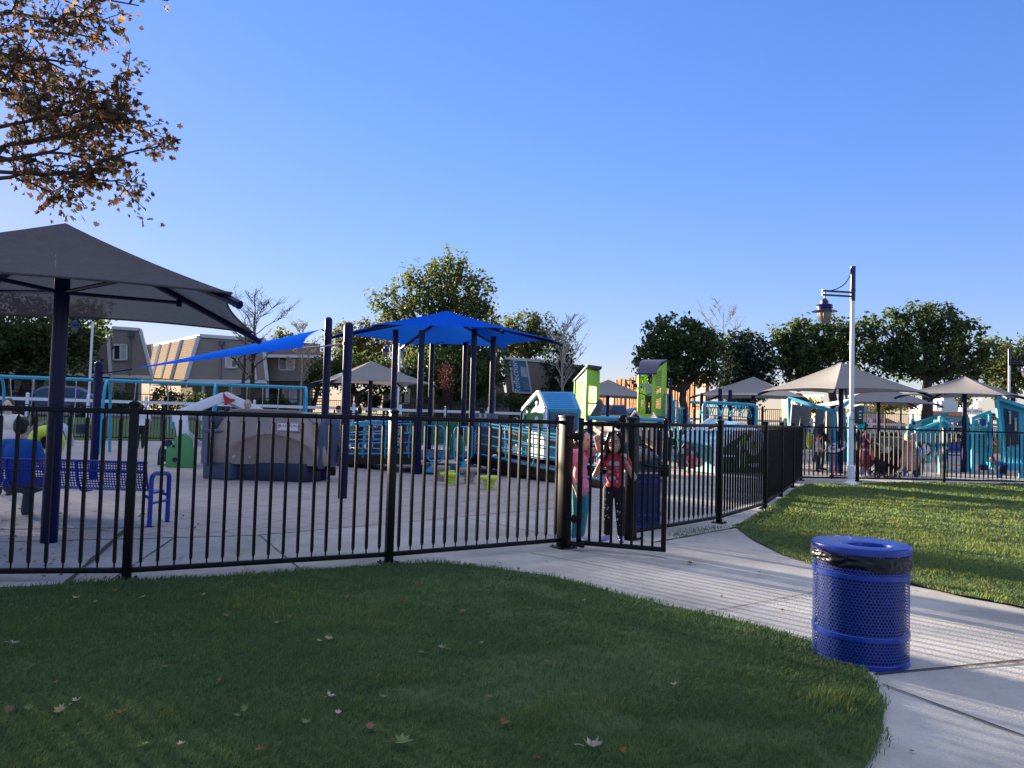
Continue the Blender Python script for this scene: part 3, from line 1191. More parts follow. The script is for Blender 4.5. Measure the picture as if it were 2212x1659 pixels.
# ------------------------------------------------------------------ bench
bx = gr(319, 1140)
bench = thing('bench', 'blue perforated metal bench on a concrete pad, seen from behind', 'bench', (bx.x, bx.y, 0), R(-2))
BP = perf('bench_perforation', (0.004, 0.02, 0.28), 0.036, 0.036, 0.0105, stag=False, square=True)
BLn = 2.75
prof = [(0.10, 0.815), (0.085, 0.80), (0.10, 0.70), (0.13, 0.58), (0.17, 0.48), (0.22, 0.44), (0.32, 0.42), (0.45, 0.42), (0.56, 0.43), (0.59, 0.41)]
sb = MB()
acc = 0.0
for i in range(len(prof) - 1):
    (y0, z0), (y1, z1) = prof[i], prof[i + 1]
    l_ = math.hypot(y1 - y0, z1 - z0)
    for q in range(6):
        xa, xb = -0.10 - BLn * q / 6, -0.10 - BLn * (q + 1) / 6
        sb.quad((xa, y0, z0), (xb, y0, z0), (xb, y1, z1), (xa, y1, z1), uv=[(xa, acc), (xb, acc), (xb, acc + l_), (xa, acc + l_)])
    acc += l_
sb.build('seat_and_back', BP, bench, ang=60)
fr = MB()
fr.tube([(-0.10, 0.10, 0.815), (-0.10 - BLn, 0.10, 0.815)], 0.018, 10)
fr.tube([(-0.10, 0.59, 0.41), (-0.10 - BLn, 0.59, 0.41)], 0.016, 10)
fr.tube([(-0.10, 0.088, 0.695), (-0.10 - BLn, 0.088, 0.695)], 0.012, 8)
for xx in (-0.10, -1.02, -1.95, -2.84):
    fr.tube([(xx, y - 0.012 * (k < 5), z - 0.012 * (k >= 5)) for k, (y, z) in enumerate(prof)], 0.016, 8)
fr.build('frame', M_blue, bench)
for xx in (0.0, -2.9):
    lg = MB().tube([(xx, 0.04, 0.0), (xx, 0.04, 0.58)] + [tuple(p) for p in arc((xx, 0.14, 0.58), 0.10, PI, PI / 2, (0, 1, 0), (0, 0, 1), 6)][1:] + [(xx, 0.44, 0.66)] +
                   [tuple(p) for p in arc((xx, 0.44, 0.58), 0.08, PI / 2, 0, (0, 1, 0), (0, 0, 1), 6)][1:] + [(xx, 0.52, 0.0)], 0.03, 12)
    lg.tube([(xx, 0.04, 0.36), (xx - 0.11, 0.09, 0.40)], 0.02, 8).tube([(xx, 0.52, 0.36), (xx - 0.11, 0.50, 0.40)], 0.02, 8).tube([(xx, 0.04, 0.30), (xx, 0.52, 0.30)], 0.018, 8)
    lg.cyl((xx, 0.04, 0), 0.055, 0.012, 14).cyl((xx, 0.52, 0), 0.055, 0.012, 14)
    lg.build('end_frame', M_blue, bench)
bo = gr(348, 1124)
wb = thing('water_bottle', 'clear plastic water bottle standing beside the blue bench end', 'bottle', (bo.x, bo.y, 0))
MB().lathe([(0.03, 0), (0.034, 0.01), (0.033, 0.06), (0.030, 0.075), (0.034, 0.09), (0.034, 0.19), (0.026, 0.23), (0.013, 0.255), (0.013, 0.27)], (0, 0, 0.012), 16).build('bottle_body', mat('clear_plastic', (0.75, 0.8, 0.85), 0.1, trans=0.4, thru=0.4), wb)
MB().cyl((0, 0, 0.282), 0.015, 0.018, 12).build('cap', M_white, wb)
# ------------------------------------------------------------------ swing set
BZ = 2.33
sA, sB, sC = V((xat(225, 24.7), 24.7, 0)), V((xat(459, 25.7), 25.7, 0)), V((xat(655, 26.6), 26.6, 0))
sdir = (sC - sA).normalized()
sper = V((-sdir.y, sdir.x, 0))
s0 = sA - sdir * 3.0
ss = thing('swing_set', 'turquoise arched swing set running left behind the bench', 'swing set', sA, 0)
MB().tube([s0 + V((0, 0, BZ)) - sdir * 2, sC + V((0, 0, BZ))], 0.055, 14).build('top_beam', M_turq, ss, world=True)
for c in (s0, sA, sB, sC):
    for sg in (-1, 1):
        pts = [c + V((0, 0, BZ))] + [c + sper * sg * (0.55 * math.sin(t)) + V((0, 0, BZ - 0.55 * (1 - math.cos(t)))) for t in [PI / 2 * i / 8 for i in range(1, 9)]] + [c + sper * sg * 0.95]
        MB().tube(pts, 0.045, 12).build('leg', M_turq, ss, world=True)


def swing(label, pa, pb, bucket, sway=0.0, Y=25.5):
    def onbeam(px):
        lo, hi = -6.0, 9.0
        f = lambda t: (lambda q: q.x - at(px, 840, q.y).x)(sA + sdir * t)
        for _ in range(40):
            m = (lo + hi) / 2
            if f(m) < 0:
                lo = m
            else:
                hi = m
        return sA + sdir * lo
    a, b = onbeam(pa), onbeam(pb)
    mid = (a + b) / 2
    r = thing('swing', label, 'swing', (mid.x, mid.y, 0), 0, 'swings hanging from the turquoise set')
    sw = sper * sway
    zs = 0.62
    ends = []
    for p, q in ((a, -1), (b, 1)):
        e = mid + sdir * 0.23 * q + sw + V((0, 0, zs + (0.30 if bucket else 0.06)))
        ends.append(e)
        cm = MB().cyl(p + V((0, 0, BZ - 0.11)), 0.022, 0.06, 8)
        n = 26
        t0 = p + V((0, 0, BZ - 0.11))
        for i in range(n):
            u0, u1 = i / n, (i + 1) / n
            cm.tube([t0.lerp(e, u0), t0.lerp(e, (u0 + u1) / 2), t0.lerp(e, u1)], [0.007, 0.015, 0.007], 5)
        cm.build('chain', M_steel, r, world=True)
    sm_ = MB()
    if bucket:
        c = mid + sw + V((0, 0, zs))
        sm_.lathe([(0.10, 0), (0.17, 0.04), (0.19, 0.16), (0.185, 0.30), (0.17, 0.30), (0.165, 0.10), (0.0, 0.06)], c, 16)
    else:
        c = mid + sw + V((0, 0, zs))
        sm_.grid(lambda u, v: c + sdir * (u - 0.5) * 0.48 + sper * (v - 0.5) * 0.15 + V((0, 0, 0.10 * (2 * u - 1) ** 2)), 10, 2)
        sm_.grid(lambda u, v: c + sdir * (0.5 - u) * 0.48 + sper * (v - 0.5) * 0.15 + V((0, 0, 0.10 * (2 * u - 1) ** 2 - 0.02)), 10, 2)
    sm_.build('seat', M_rubblack if not bucket else M_dnavy, r, world=True)


swing('leftmost swing, with a black bucket seat left of the big umbrella post', 22, 72, True, 0.1)
swing('swing hanging beside the navy sail post left of the boy in white', 164, 205, True, -0.2)
swing('swing hanging slanted between the first two turquoise arches', 293, 324, False, -0.35)
swing('swing with straight chains just left of the second turquoise arch', 363, 403, False, 0.0)
swing('swing hanging behind the white play house roof', 500, 534, False, 0.2)
swing('swing hanging nearest the last turquoise arch', 568, 602, False, 0.25)

# ------------------------------------------------------------------ shade sail on three navy posts
PA, PB, PC = V((xat(206.5, 16.2, 1), 16.2, 0)), V((xat(744, 13.9, 1), 13.9, 0)), V((xat(700.5, 17.4, 1), 17.4, 0))
sail = thing('shade_sail', 'blue three-cornered shade sail strung between three navy posts', 'shade sail', (0, 0, 0))
for p, h in ((PA, 2.47), (PB, 3.17), (PC, 3.68)):
    MB().cyl(p, 0.082, h - 0.08, 20).lathe([(0.082, 0), (0.075, 0.03), (0.05, 0.065), (0.001, 0.082)], p + V((0, 0, h - 0.082)), 20).lathe([(0.083, 0), (0.095, 0), (0.095, 0.045), (0.083, 0.045)], p + V((0, 0, h - 0.42)), 20, uvr=1).build('post', M_navy, sail)
cA, cB, cC = at(285, 797, 16.0), at(655, 751, 15.5), at(694, 711, 17.3)
sf = MB()
cen = (cA + cB + cC) / 3


def edge(p, q, t, sag):
    b = 4 * t * (1 - t)
    e = p.lerp(q, t)
    return e + (cen - (p + q) / 2) * sag * b


def sfn(u, v):
    l = edge(cA, cB, v, 0.05)
    r_ = edge(cA, cC, v, 0.05)
    p = l.lerp(r_, u)
    # pull the trailing edge in towards A
    p = p + (cA - cC) * 0.03 * v * 4 * u * (1 - u)
    p.z += 0.04 * math.sin(PI * u) * v
    return p


sf.grid(sfn, 14, 24)
sf.build('fabric', M_blue_fab, sail, ang=180)
for p, q in ((PA + V((0, 0, 2.20)), cA), (PB + V((0, 0, 2.78)), cB), (PC + V((0, 0, 3.33)), cC)):
    MB().tube([p, p.lerp(q, 0.5) + V((0, 0, -0.01)), q], [0.022, 0.014, 0.018], 8).build('cable', M_navy, sail)

# ------------------------------------------------------------------ taupe rocking boat climber
hull = thing('play_boat', 'taupe moulded play boat with slate end panels on a dark base', 'play boat', (xat(590, 17.4), 17.4, 0), R(-4))


def hullf(u, v):
    # u across the long side (-1.35..1.35), v from bottom to top
    x = (u - 0.5) * 2
    ztop = 1.53 - 0.05 * x * x - 0.42 * max(0, abs(x) - 0.62) ** 2 * 6
    z = 0.36 + (ztop - 0.36) * v
    w_ = 1.42 - 0.30 * v ** 1.6
    bulge = -0.62 - 0.22 * math.sin(PI * min(1, v * 1.05)) * (1 - 0.25 * x * x)
    # big rounded scoop under a brow
    sx, sv = (x - 0.18) / 0.62, (v - 0.22) / 0.34
    k = max(0, 1 - sx * sx - sv * sv * (1 if sv > 0 else 0.5))
    bulge += 0.20 * math.sqrt(k) if k > 0 else 0
    bulge += 0.30 * abs(x) ** 5
    bulge -= 0.10 * (1 - v) * (1 - 0.4 * x * x)
    return V((x * w_, bulge, z))


hb = MB()
hb.grid(hullf, 56, 40)
hb.grid(lambda u, v: (lambda p: V((p.x, -p.y, p.z)))(hullf(1 - u, v)), 40, 24)
hb.grid(lambda u, v: (lambda p: V((p.x, p.y * (1 - 2 * v), p.z - 0.10 * math.sin(PI * v))))(hullf(u, 1.0)), 56, 8)
hb.build('hull', M_taupe, hull, ang=50)
rim = MB()
rim.tube([hullf(i / 40, 1.0) for i in range(41)], 0.03, 8)
rim.build('rim', M_taupe, hull)
pl = MB()


def endp(sgn):
    poly = []
    for i in range(21):
        a = PI * i / 20
        poly.append(V((0, -0.66 * math.cos(a), 0.88 + 0.62 * math.sin(a) ** 0.8)))
    poly += [V((0, 0.62, 0.30)), V((0, -0.62, 0.30))]
    return poly


for sg in (-1, 1):
    e = MB().prism([p + V((sg * 1.20, 0, 0)) for p in endp(sg)], (sg * 0.09, 0, 0))
    e.build('end_panel', M_slate, hull, bevel=0.02)
# curved slate front panel at the left with cut-outs and a grab handle
fpm = MB()


def fpan(u, v):
    a = PI * (0.94 + 0.36 * u)
    rr = 1.0
    return V((-0.52 + rr * math.cos(a) * 1.02, -0.05 + rr * math.sin(a) * 1.05, 0.34 + v * (1.05 + 0.12 * math.sin(PI * u))))


fpm.grid(fpan, 20, 16)
fpm.grid(lambda u, v: fpan(1 - u, v) * 0.985 + V((0, 0, 0.005)), 20, 16)
fpm.build('front_panel', M_slate, hull, ang=60)
for (u, v, ln, an) in ((0.35, 0.78, 0.16, -0.5), (0.62, 0.68, 0.12, -0.6), (0.30, 0.50, 0.18, 0.3), (0.62, 0.38, 0.16, -0.4), (0.72, 0.52, 0.08, 1.0), (0.45, 0.22, 0.15, -0.5)):
    pts = []
    for i in range(6):
        t = i / 5 - 0.5
        p = fpan(min(1, max(0, u + t * ln * math.cos(an))), min(1, max(0, v + t * ln * math.sin(an) + 0.02 * math.cos(t * 5))))
        pts.append(V((p.x * 1.006, p.y * 1.01 - 0.004, p.z)))
    MB().tube(pts, [0.006, 0.014, 0.02, 0.02, 0.014, 0.006], 8).build('cutout_rim', M_cream, hull)
MB().ell((-0.98, -0.98, 1.06), (0.24, 0.05, 0.045)).build('handle', M_slate, hull)
bs_ = MB()
bs_.prism([(x, y, 0.0) for x, y in ((-1.25, -0.2), (-1.0, -0.55), (0.95, -0.62), (1.1, -0.2), (1.1, 0.55), (-1.2, 0.55))], (0, 0, 0.40))
bs_.build('base', M_dnavy, hull, bevel=0.02)
MB().box((-0.95, -0.42, 0.2), (0.75, 0.5, 0.38), R(-18)).build('base_block', M_slate, hull, bevel=0.04)
MB().box((1.28, -0.30, 0.29), (0.42, 0.14, 0.10)).box((1.45, -0.30, 0.22), (0.10, 0.10, 0.14)).build('bracket', M_black, hull, bevel=0.01)
sg_o = V((0.60, -0.845, 1.19))
MB().box(sg_o + V((0, 0.03, 0)), (0.52, 0.07, 0.21)).build('sign_frame', M_taupe, hull, bevel=0.02)
pl_ = MB().box(sg_o + V((0, -0.012, 0)), (0.45, 0.02, 0.155)).build('sign_plate', M_white, hull, bevel=0.006)
text_part('lettering', 'PLAYWORLD', 0.082, frame(sg_o + V((0.035, -0.024, 0.022)), (1, 0, 0), (0, 0, 1)), M_red, pl_, 0.002, shear=0.15)
MB().tube([sg_o + V((-0.21, -0.026, 0.05)), sg_o + V((-0.17, -0.026, 0.015)), sg_o + V((-0.20, -0.026, -0.03))], 0.007, 6).tube([sg_o + V((-0.175, -0.026, 0.06)), sg_o + V((-0.155, -0.026, 0.0))], 0.006, 6).build('logo', M_red, pl_)

# ------------------------------------------------------------------ white gabled playhouse with green rock panel (left)
gh = thing('play_house', 'white gabled play house with pale blue roof and green boulder panel', 'play house', (xat(440, 20.6), 20.6, 0), 0)


def L(o, p):
    return V(p) - V(o.location)


Pk, Le, Re = at(489, 846, 20.2), at(372, 892, 20.0), at(600, 899, 20.2)
# roof: two slopes running back
back = V((-0.55, 1.15, 0.0))
thk = V((0, 0, -0.24))
for a, b in ((Le, Pk), (Pk, Re)):
    m = MB().prism([L(gh, a), L(gh, b), L(gh, b) + thk, L(gh, a) + thk], V((0, 0.06, 0)))
    m.build('gable_board', M_white, gh, bevel=0.01)
    q = [L(gh, a) + V((0, 0.06, -0.05)), L(gh, b) + V((0, 0.06, -0.05))]
    MB().prism([q[0], q[1], q[1] + back, q[0] + back], V((0, 0, -0.05))).build('roof', M_paleblue, gh)
    m = MB().prism([L(gh, a) + back, L(gh, b) + back, L(gh, b) + thk + back, L(gh, a) + thk + back], V((0, 0.06, 0)))
    m.build('gable_board', M_white, gh, bevel=0.01)
lb_, lt_ = L(gh, at(388, 968, 20.0)), L(gh, Le)
MB().prism([lt_ + V((0.02, 0, -0.05)), lt_ + V((0.36, 0, 0.1)), lb_ + V((0.27, 0, 0)), lb_ + V((-0.02, 0, 0))], (0, 0.07, 0)).build('side_board', M_white, gh, bevel=0.01)
MB().prism([lt_ + back + V((0.10, 0, -0.35)), lt_ + back + V((0.30, 0, -0.30)), lb_ + back + V((0.75, 0, 0)), lb_ + back + V((0.55, 0, 0))], (0, 0.07, 0)).build('side_board', M_white, gh, bevel=0.01)
MB().prism([lt_ + V((0.0, 0.07, -0.1)), lt_ + V((0, 0.07, -0.42)), lt_ + back + V((0, 0, -0.42)), lt_ + back + V((0, 0, -0.1))], (0.05, 0, 0)).build('side_panel', M_teal, gh)
gpl = [(357, 1011), (359, 968), (372, 960), (378, 945), (396, 936), (410, 948), (416, 985), (415, 1011)]
MB().prism([L(gh, at(x, y, 19.75)) for x, y in gpl], (0.03, 0.10, 0)).build('boulder_panel', M_green, gh, bevel=0.012)
for x, y, rr in ((375, 964, 0.035), (377, 993, 0.06)):
    c = L(gh, at(x, y, 19.74))
    MB().lathe([(0.001, -0.006), (rr, -0.006), (rr, 0.01)], c, 14, rot=Matrix.Rotation(R(90), 3, 'X')).build('foothold', M_dark, gh)
npl = [(339, 1007), (341, 975), (350, 955), (362, 950), (372, 968), (374, 1007)]
MB().prism([L(gh, at(x, y, 20.4)) for x, y in npl], (0.05, 0.10, 0)).build('boulder_panel', M_dnavy, gh, bevel=0.012)
for x, y in ((357, 967), (355, 1000), (352, 985)):
    MB().lathe([(0.001, -0.006), (0.04, -0.006), (0.04, 0.01)], L(gh, at(x, y, 20.39)), 14, rot=Matrix.Rotation(R(90), 3, 'X')).build('foothold', M_white, gh)
# red bird emblem near the peak
em = L(gh, at(492, 864, 20.19))
MB().prism([em + V((x, 0, z)) for x, z in ((-0.13, 0.20), (-0.05, 0.10), (0.06, 0.04), (0.20, 0.02), (0.16, -0.03), (0.05, -0.08), (-0.02, -0.14), (-0.10, -0.13), (-0.05, -0.07), (-0.11, 0.03))], (0, -0.012, 0)).build('emblem', M_red, gh)
rp = L(gh, at(598, 1000, 20.4))
MB().prism([L(gh, Re) + V((-0.15, 0, -0.2)), L(gh, Re) + V((0.1, 0, -0.1)), rp + V((0.15, 0, 0)), rp + V((-0.12, 0, 0))], (0, 0.07, 0)).build('side_board', M_white, gh, bevel=0.01)
MB().prism([L(gh, Pk) + V((0.15, 0.3, -0.45)), L(gh, Pk) + V((0.9, 0.3, -0.85)), L(gh, Pk) + V((0.9, 0.3, -1.02)), L(gh, Pk) + V((0.1, 0.3, -0.60))], (0, 0.08, 0)).build('blue_beam', M_blue, gh)

# ------------------------------------------------------------------ yellow-green ring climber beside the seated man
rg = thing('ring_climber', 'yellow green ring climber with a pale dome, behind the bench', 'climber', (xat(97, 19.5), 19.5, 0), R(8))
MB().lathe([(0.30 + 0.14 * math.cos(2 * PI * i / 16), 0.16 * math.sin(2 * PI * i / 16)) for i in range(16)], (0, 0, 0.56), 36, rot=Matrix.Rotation(R(90), 3, 'X'), closed=True).build('ring', M_yell, rg)
MB().lathe([(0.20, -0.1), (0.20, 0.35), (0.001, 0.36)], (0, 0.0, 0.56), 30, rot=Matrix.Rotation(R(-90), 3, 'X'), uvr=1).build('inner_barrel', M_greyp, rg)
MB().box((0, 0.02, 0.08), (0.42, 0.28, 0.18)).build('foot', M_yell, rg, bevel=0.05)
MB().grid(lambda u, v: V((-0.1 + 0.5 * math.cos(PI * u), 0.2 + 0.45 * v, 0.45 + 0.66 * math.sin(PI * u) ** 0.8)), 24, 4).build('dome', mat('pale_grey_plastic', (0.4, 0.43, 0.48), 0.4), rg, ang=60)

# ------------------------------------------------------------------ ramp structure under the blue hip canopy
hubY = 22.3
hc_ = V((-1.95, hubY, 0))
hub = thing('play_structure', 'ramped play structure with navy posts under a blue six-sided canopy', 'play structure', hc_, 0)
EZ = 3.77
hexr = 3.25
tips = [V((math.cos(R(60 * k)) * hexr, math.sin(R(60 * k)) * hexr, EZ)) for k in range(6)]
AP = V((0, 0, 4.55))
fb = MB()
for k in range(6):
    c0, c1 = tips[k], tips[(k + 1) % 6]
    mid = (c0 + c1) / 2

    def fn(u, v, c0=c0, c1=c1, mid=mid):
        b = 4 * u * (1 - u)
        e = c0.lerp(c1, u) + (V((0, 0, EZ)) - mid) * 0.10 * b + V((0, 0, 0.05 * b))
        p = AP.lerp(e, v)
        p.z -= 0.16 * v * (1 - v) * 4 * (0.3 + 0.7 * b) * 0.6
        return p
    fb.grid(fn, 14, 12)
fb.build('canopy', M_blue_fab, hub, ang=20)
for k in range(6):
    d = tips[k] - AP
    h_ = V((tips[k].x, tips[k].y, 0)).normalized()
    MB().tube([AP + V((0, 0, -0.14)) + h_ * 0.05, tips[k] + V((0, 0, -0.08)), tips[k] + h_ * 0.12 + V((0, 0, -0.12))], 0.045, 10).build('rafter', M_navy, hub)
pposts = [(850, 21.3, 3.85), (907, 19.9, 3.7), (1020.5, 21.0, 3.9), (1062, 22.4, 3.85), (1002, 24.6, 4.0), (930, 25.0, 3.95)]
PP = {}
for px, Y, h in pposts:
    p = V((xat(px, Y, 2.0), Y, 0))
    PP[px] = p
    q = p - hc_
    m = MB().cyl(q, 0.078, h, 20).lathe([(0.079, 0), (0.083, 0.0), (0.083, 0.02), (0.079, 0.02)], q + V((0, 0, 2.62)), 20, uvr=1).cyl(q, 0.088, 0.35, 20)
    m.build('post', M_navy, hub)
# deck
dk = [PP[850], PP[907], PP[1020.5], PP[1062], PP[1002], PP[930]]
MB().prism([(p - hc_) + V((0, 0, 0.36)) for p in dk], (0, 0, 0.07)).build('deck', M_slate, hub)
# ramps


def ramp(a0, a1, b0, b1, z0, z1, nm):
    """a0-a1 near side from low (z0) to high (z1), b0-b1 far side"""
    P = [V((a0.x, a0.y, z0)), V((a1.x, a1.y, z1)), V((b1.x, b1.y, z1)), V((b0.x, b0.y, z0))]
    MB().prism([p - hc_ for p in P], (0, 0, -0.06)).build('ramp_deck', M_slate, hub)
    for u, v in ((P[0], P[1]), (P[3], P[2])):
        MB().beam(u - hc_ + V((0, 0, -0.02)), v - hc_ + V((0, 0, -0.02)), 0.06, 0.26).build('ramp_curb', M_black, hub)
        d = v - u
        L_ = d.length
        n = max(2, int(L_ / 0.95))
        rl = MB()
        for zz in (0.14, 0.42, 0.66, 0.90, 0.98):
            rl.tube([u - hc_ + V((0, 0, zz)) + d.normalized() * 0.1, v - hc_ + V((0, 0, zz)) - d.normalized() * 0.1], 0.02 if zz < 0.85 else 0.024, 8)
        for i in range(n + 1):
            q = u - hc_ + d * (0.04 + 0.92 * i / n)
            side = V((-d.y, d.x, 0)).normalized() * (-0.05)
            rl.tube([q + V((0, 0, 0.02)) + side * 0.5, q + V((0, 0, 0.3)) + side, q + V((0, 0, 0.98))], 0.02, 8)
        rl.build('railing', M_turq, hub)


n907, n850 = PP[907], PP[850]
ramp(gr(690, 1003), n907 + V((-0.1, 0, 0)), gr(735, 986), n850 + V((0, 0.5, 0)), 0.16, 0.40, 'l')
ramp(gr(1300, 1056), PP[1020.5] + V((0.1, -0.1, 0)), gr(1345, 1035), PP[1062] + V((0.2, 0.2, 0)), 0.06, 0.40, 'r')


def pan(p, q, z0, z1, m, name, inset=0.12, th=0.03):
    p, q = p - hc_, q - hc_
    d = (q - p).normalized()
    a, b = p + d * inset, q - d * inset
    n = V((-d.y, d.x, 0)) * th
    return MB().prism([a + V((0, 0, z0)), b + V((0, 0, z0)), b + V((0, 0, z1)), a + V((0, 0, z1))], n).build(name, m, hub, bevel=0.008), a, b, d


# navy number panel left, navy racing panel right, green steering panel behind
po, a, b, d = pan(n907 + V((-1.0, 0.75, 0)), n907, 0.45, 1.48, M_dnavy, 'number_panel')
pn = V((d.y, -d.x, 0)) * 0.012
wl_ = (b - a).length
for s_, u, z, sz in (('8', 0.42, 1.08, 0.34), ('8', 0.42, 0.80, 0.30), ('0', 0.80, 1.15, 0.38), ('9', 0.75, 0.62, 0.2), ('4', 0.12, 0.62, 0.2), ('3', 0.10, 1.2, 0.2), ('0', 0.45, 0.58, 0.12)):
    text_part('number', s_, sz, frame(a + d * wl_ * u + V((0, 0, z)) + pn, d, (0, 0, 1)), M_cream, po, 0.003)
po, a, b, d = pan(PP[1020.5] + V((0.03, 0, 0)), PP[1062] + V((0.25, 0, 0)), 0.45, 1.22, M_dnavy, 'racing_panel', 0.10)
pn = V((d.y, -d.x, 0)) * 0.012
ck = MB()
for i in range(14):
    ck.box(a + d * (0.02 + 0.025 * (i % 2)) + V((0, 0, 0.55 + i * 0.045)) + pn, (0.024, 0.006, 0.045), math.atan2(d.y, d.x))
ck.build('checker_stripe', M_white, po)
po2 = pan(PP[1020.5] + V((0.03, 0, 0)), PP[1062] + V((0.25, 0, 0)), 1.23, 1.62, M_greyp, 'checker_panel', 0.10)[0]
ck = MB()
for i in range(4):
    for j in range(3):
        if (i + j) % 2:
            ck.box(a + d * (0.12 + 0.15 * i) + V((0, 0, 1.31 + j * 0.12)) + pn, (0.14, 0.008, 0.115), math.atan2(d.y, d.x))
ck.build('checker_square', M_cream, po2)
gp0, gp1 = V((xat(911, 25.0, 1.2), 25.0, 0)), V((xat(993, 24.8, 1.2), 24.8, 0))
po, a, b, d = pan(gp0, gp1, 0.62, 1.32, M_green, 'steering_panel', 0.0)
pn = V((d.y, -d.x, 0)) * 0.02
c_ = (a + b) / 2 + V((0.1, 0, 1.02)) + pn
MB().ell(c_, (0.34, 0.05, 0.20)).build('beetle_shell', M_taupe, po)
for dx, dz in ((-0.22, 0.04), (-0.1, 0.12), (0.05, 0.13), (0.20, 0.05), (0, -0.05)):
    MB().ell(c_ + V((dx, -0.04, dz)), (0.07 if dx else 0.1, 0.02, 0.07 if dx else 0.1)).build('beetle_spot', M_green, po)
gb_ = MB()
for i in range(11):
    q = a.lerp(b, i / 10)
    gb_.tube([q + V((0, 0, 0.40)), q + V((0, 0, 0.64))], 0.014, 6)
gb_.tube([a + V((0, 0, 1.42)), b + V((0, 0, 1.42))], 0.022, 8)
gb_.build('barrier', M_turq, hub)
# hand loops at the transfer step, with foot plates
for px in (938, 1003):
    Y = 19.9
    c = V((xat(px, Y, 0.8), Y, 0)) - hc_
    sgn = 1 if px < 970 else -1
    w0, w1 = -0.20 * sgn, 0.22 * sgn
    lp_ = MB()
    lp_.tube([c + V((w0, 0, 1.25)), c + V((w1 * 0.6, 0, 1.25))] + arc(c + V((w1 * 0.6, 0, 1.12)), 0.13, PI / 2, 0, (sgn, 0, 0), (0, 0, 1), 6)[1:] + arc(c + V((w1 * 0.3, 0, 0.52)), 0.19, 0, -PI / 2, (sgn, 0, 0), (0, 0, 1), 6) + [c + V((w0 + 0.1 * sgn, 0, 0.36)), c + V((w0, 0, 0.5)), c + V((w0, 0, 1.25))], 0.022, 8)
    lp_.tube([c + V((0.02 * sgn, 0, 0.36)), c + V((0.02 * sgn, 0, 1.25))], 0.016, 8)
    lp_.build('hand_loop', M_turq, hub)
    MB().prism([c + V((x, -0.05, 0.06 + z)) for x, z in ((-0.2, 0), (0.2, 0), (0.16, 0.10), (0.07, 0.16), (0.05, 0.26), (-0.05, 0.26), (-0.07, 0.16), (-0.16, 0.10))], (0, 0.10, 0)).build('foot_plate', M_turq, hub, bevel=0.01)
MB().prism([V((xat(915, 19.9), 19.9, 0)) - hc_ + V((0, 0, 0.10)), V((xat(1040, 20.3), 20.3, 0)) - hc_ + V((0, 0, 0.10)), PP[1020.5] - hc_ + V((0, 0, 0.10)), PP[907] - hc_ + V((0, 0.1, 0.10))], (0, 0, 0.14)).build('transfer_step', M_slate, hub, bevel=0.01)
# leaf sign panel
lf = V((xat(985, 22.5), 22.5, 0)) - hc_
MB().prism([lf + V((x, 0, z)) for x, z in ((-0.2, 0.42), (0.22, 0.42), (0.25, 0.7), (0.18, 0.95), (-0.15, 1.0), (-0.22, 0.7))], (0, 0.03, 0)).build('leaf_panel', M_green, hub, bevel=0.01)
lm = MB().prism([lf + V((x, -0.012, z)) for x, z in ((-0.02, 0.48), (0.07, 0.58), (0.07, 0.84), (0.0, 0.92), (-0.09, 0.84), (-0.09, 0.6))], (0, 0.01, 0))
lm.build('leaf_shape', M_white, hub)


# ------------------------------------------------------------------ stepping pods
def pod(label, px, py, col, h, Y=None):
    b = gr(px, py)
    r = thing('stepping_pod', label, 'stepping stool', b, rnd.uniform(0, 1), 'mushroom stepping pods')
    pr = [(0.10, 0.0), (0.105, h * 0.06), (0.095, h * 0.16), (0.115, h * 0.22), (0.12, h * 0.30), (0.105, h * 0.38), (0.125, h * 0.45), (0.13, h * 0.54), (0.115, h * 0.62), (0.15, h * 0.70)]
    MB().lathe(pr, (0, 0, 0), 20).build('stem', col, r)
    MB().lathe([(0.14, h * 0.70), (0.215, h * 0.77), (0.225, h * 0.82), (0.225, h * 0.95), (0.205, h), (0.12, h * 0.985), (0.001, h * 0.98)], (0, 0, 0), 12).build('cap', col, r, ang=50)
    return r


pod('yellow green stepping pod at right, nearest the gate', 1056, 1058, M_yell, 0.29)
pod('yellow green stepping pod in front, between the two taupe pods', 971, 1048, M_yell, 0.27)
pod('yellow green stepping pod half hidden behind the front yellow one', 962, 1040, M_yell, 0.26)
pod('taupe stepping pod at left beside the yellow pods', 951, 1040, M_taupe, 0.36)
pod('taupe stepping pod between the two front yellow pods', 1013, 1045, M_taupe, 0.36)

# ------------------------------------------------------------------ blue ribbed-roof playhouse
hs0 = V((xat(1196, 25.2), 25.2, 0))
ph = thing('play_house', 'tall play house with bright blue ribbed roof and white trimmed gable', 'play house', hs0, 0)


def LP(px, py, Y):
    return at(px, py, Y) - hs0


rz_, ez = 2.42, 1.84
gl0, gl1 = V((xat(1144, 25.0), 25.0, 0)) - hs0, V((xat(1176, 24.3), 24.3, 0)) - hs0
gr0 = V((xat(1253, 24.9), 24.9, 0)) - hs0
gpk = LP(1163, 846, 25.0)
rr = LP(1238.5, 846.5, 25.6)
e0, e1 = LP(1178, 883.5, 24.3), LP(1254, 883.5, 24.9)
sl = MB()
NR = 9


def rf(u, v):
    t = gpk.lerp(rr, u)
    b_ = e0.lerp(e1, u)
    p = t.lerp(b_, v)
    if 0.12 < u < 0.88 and 0.1 < v < 0.92:
        p.z += 0.022 * max(0, math.sin(v * NR * 2 * PI))
        p.y -= 0.015 * max(0, math.sin(v * NR * 2 * PI))
    return p


sl.grid(rf, 20, 80)
sl.build('roof', M_roofblue, ph, ang=60)
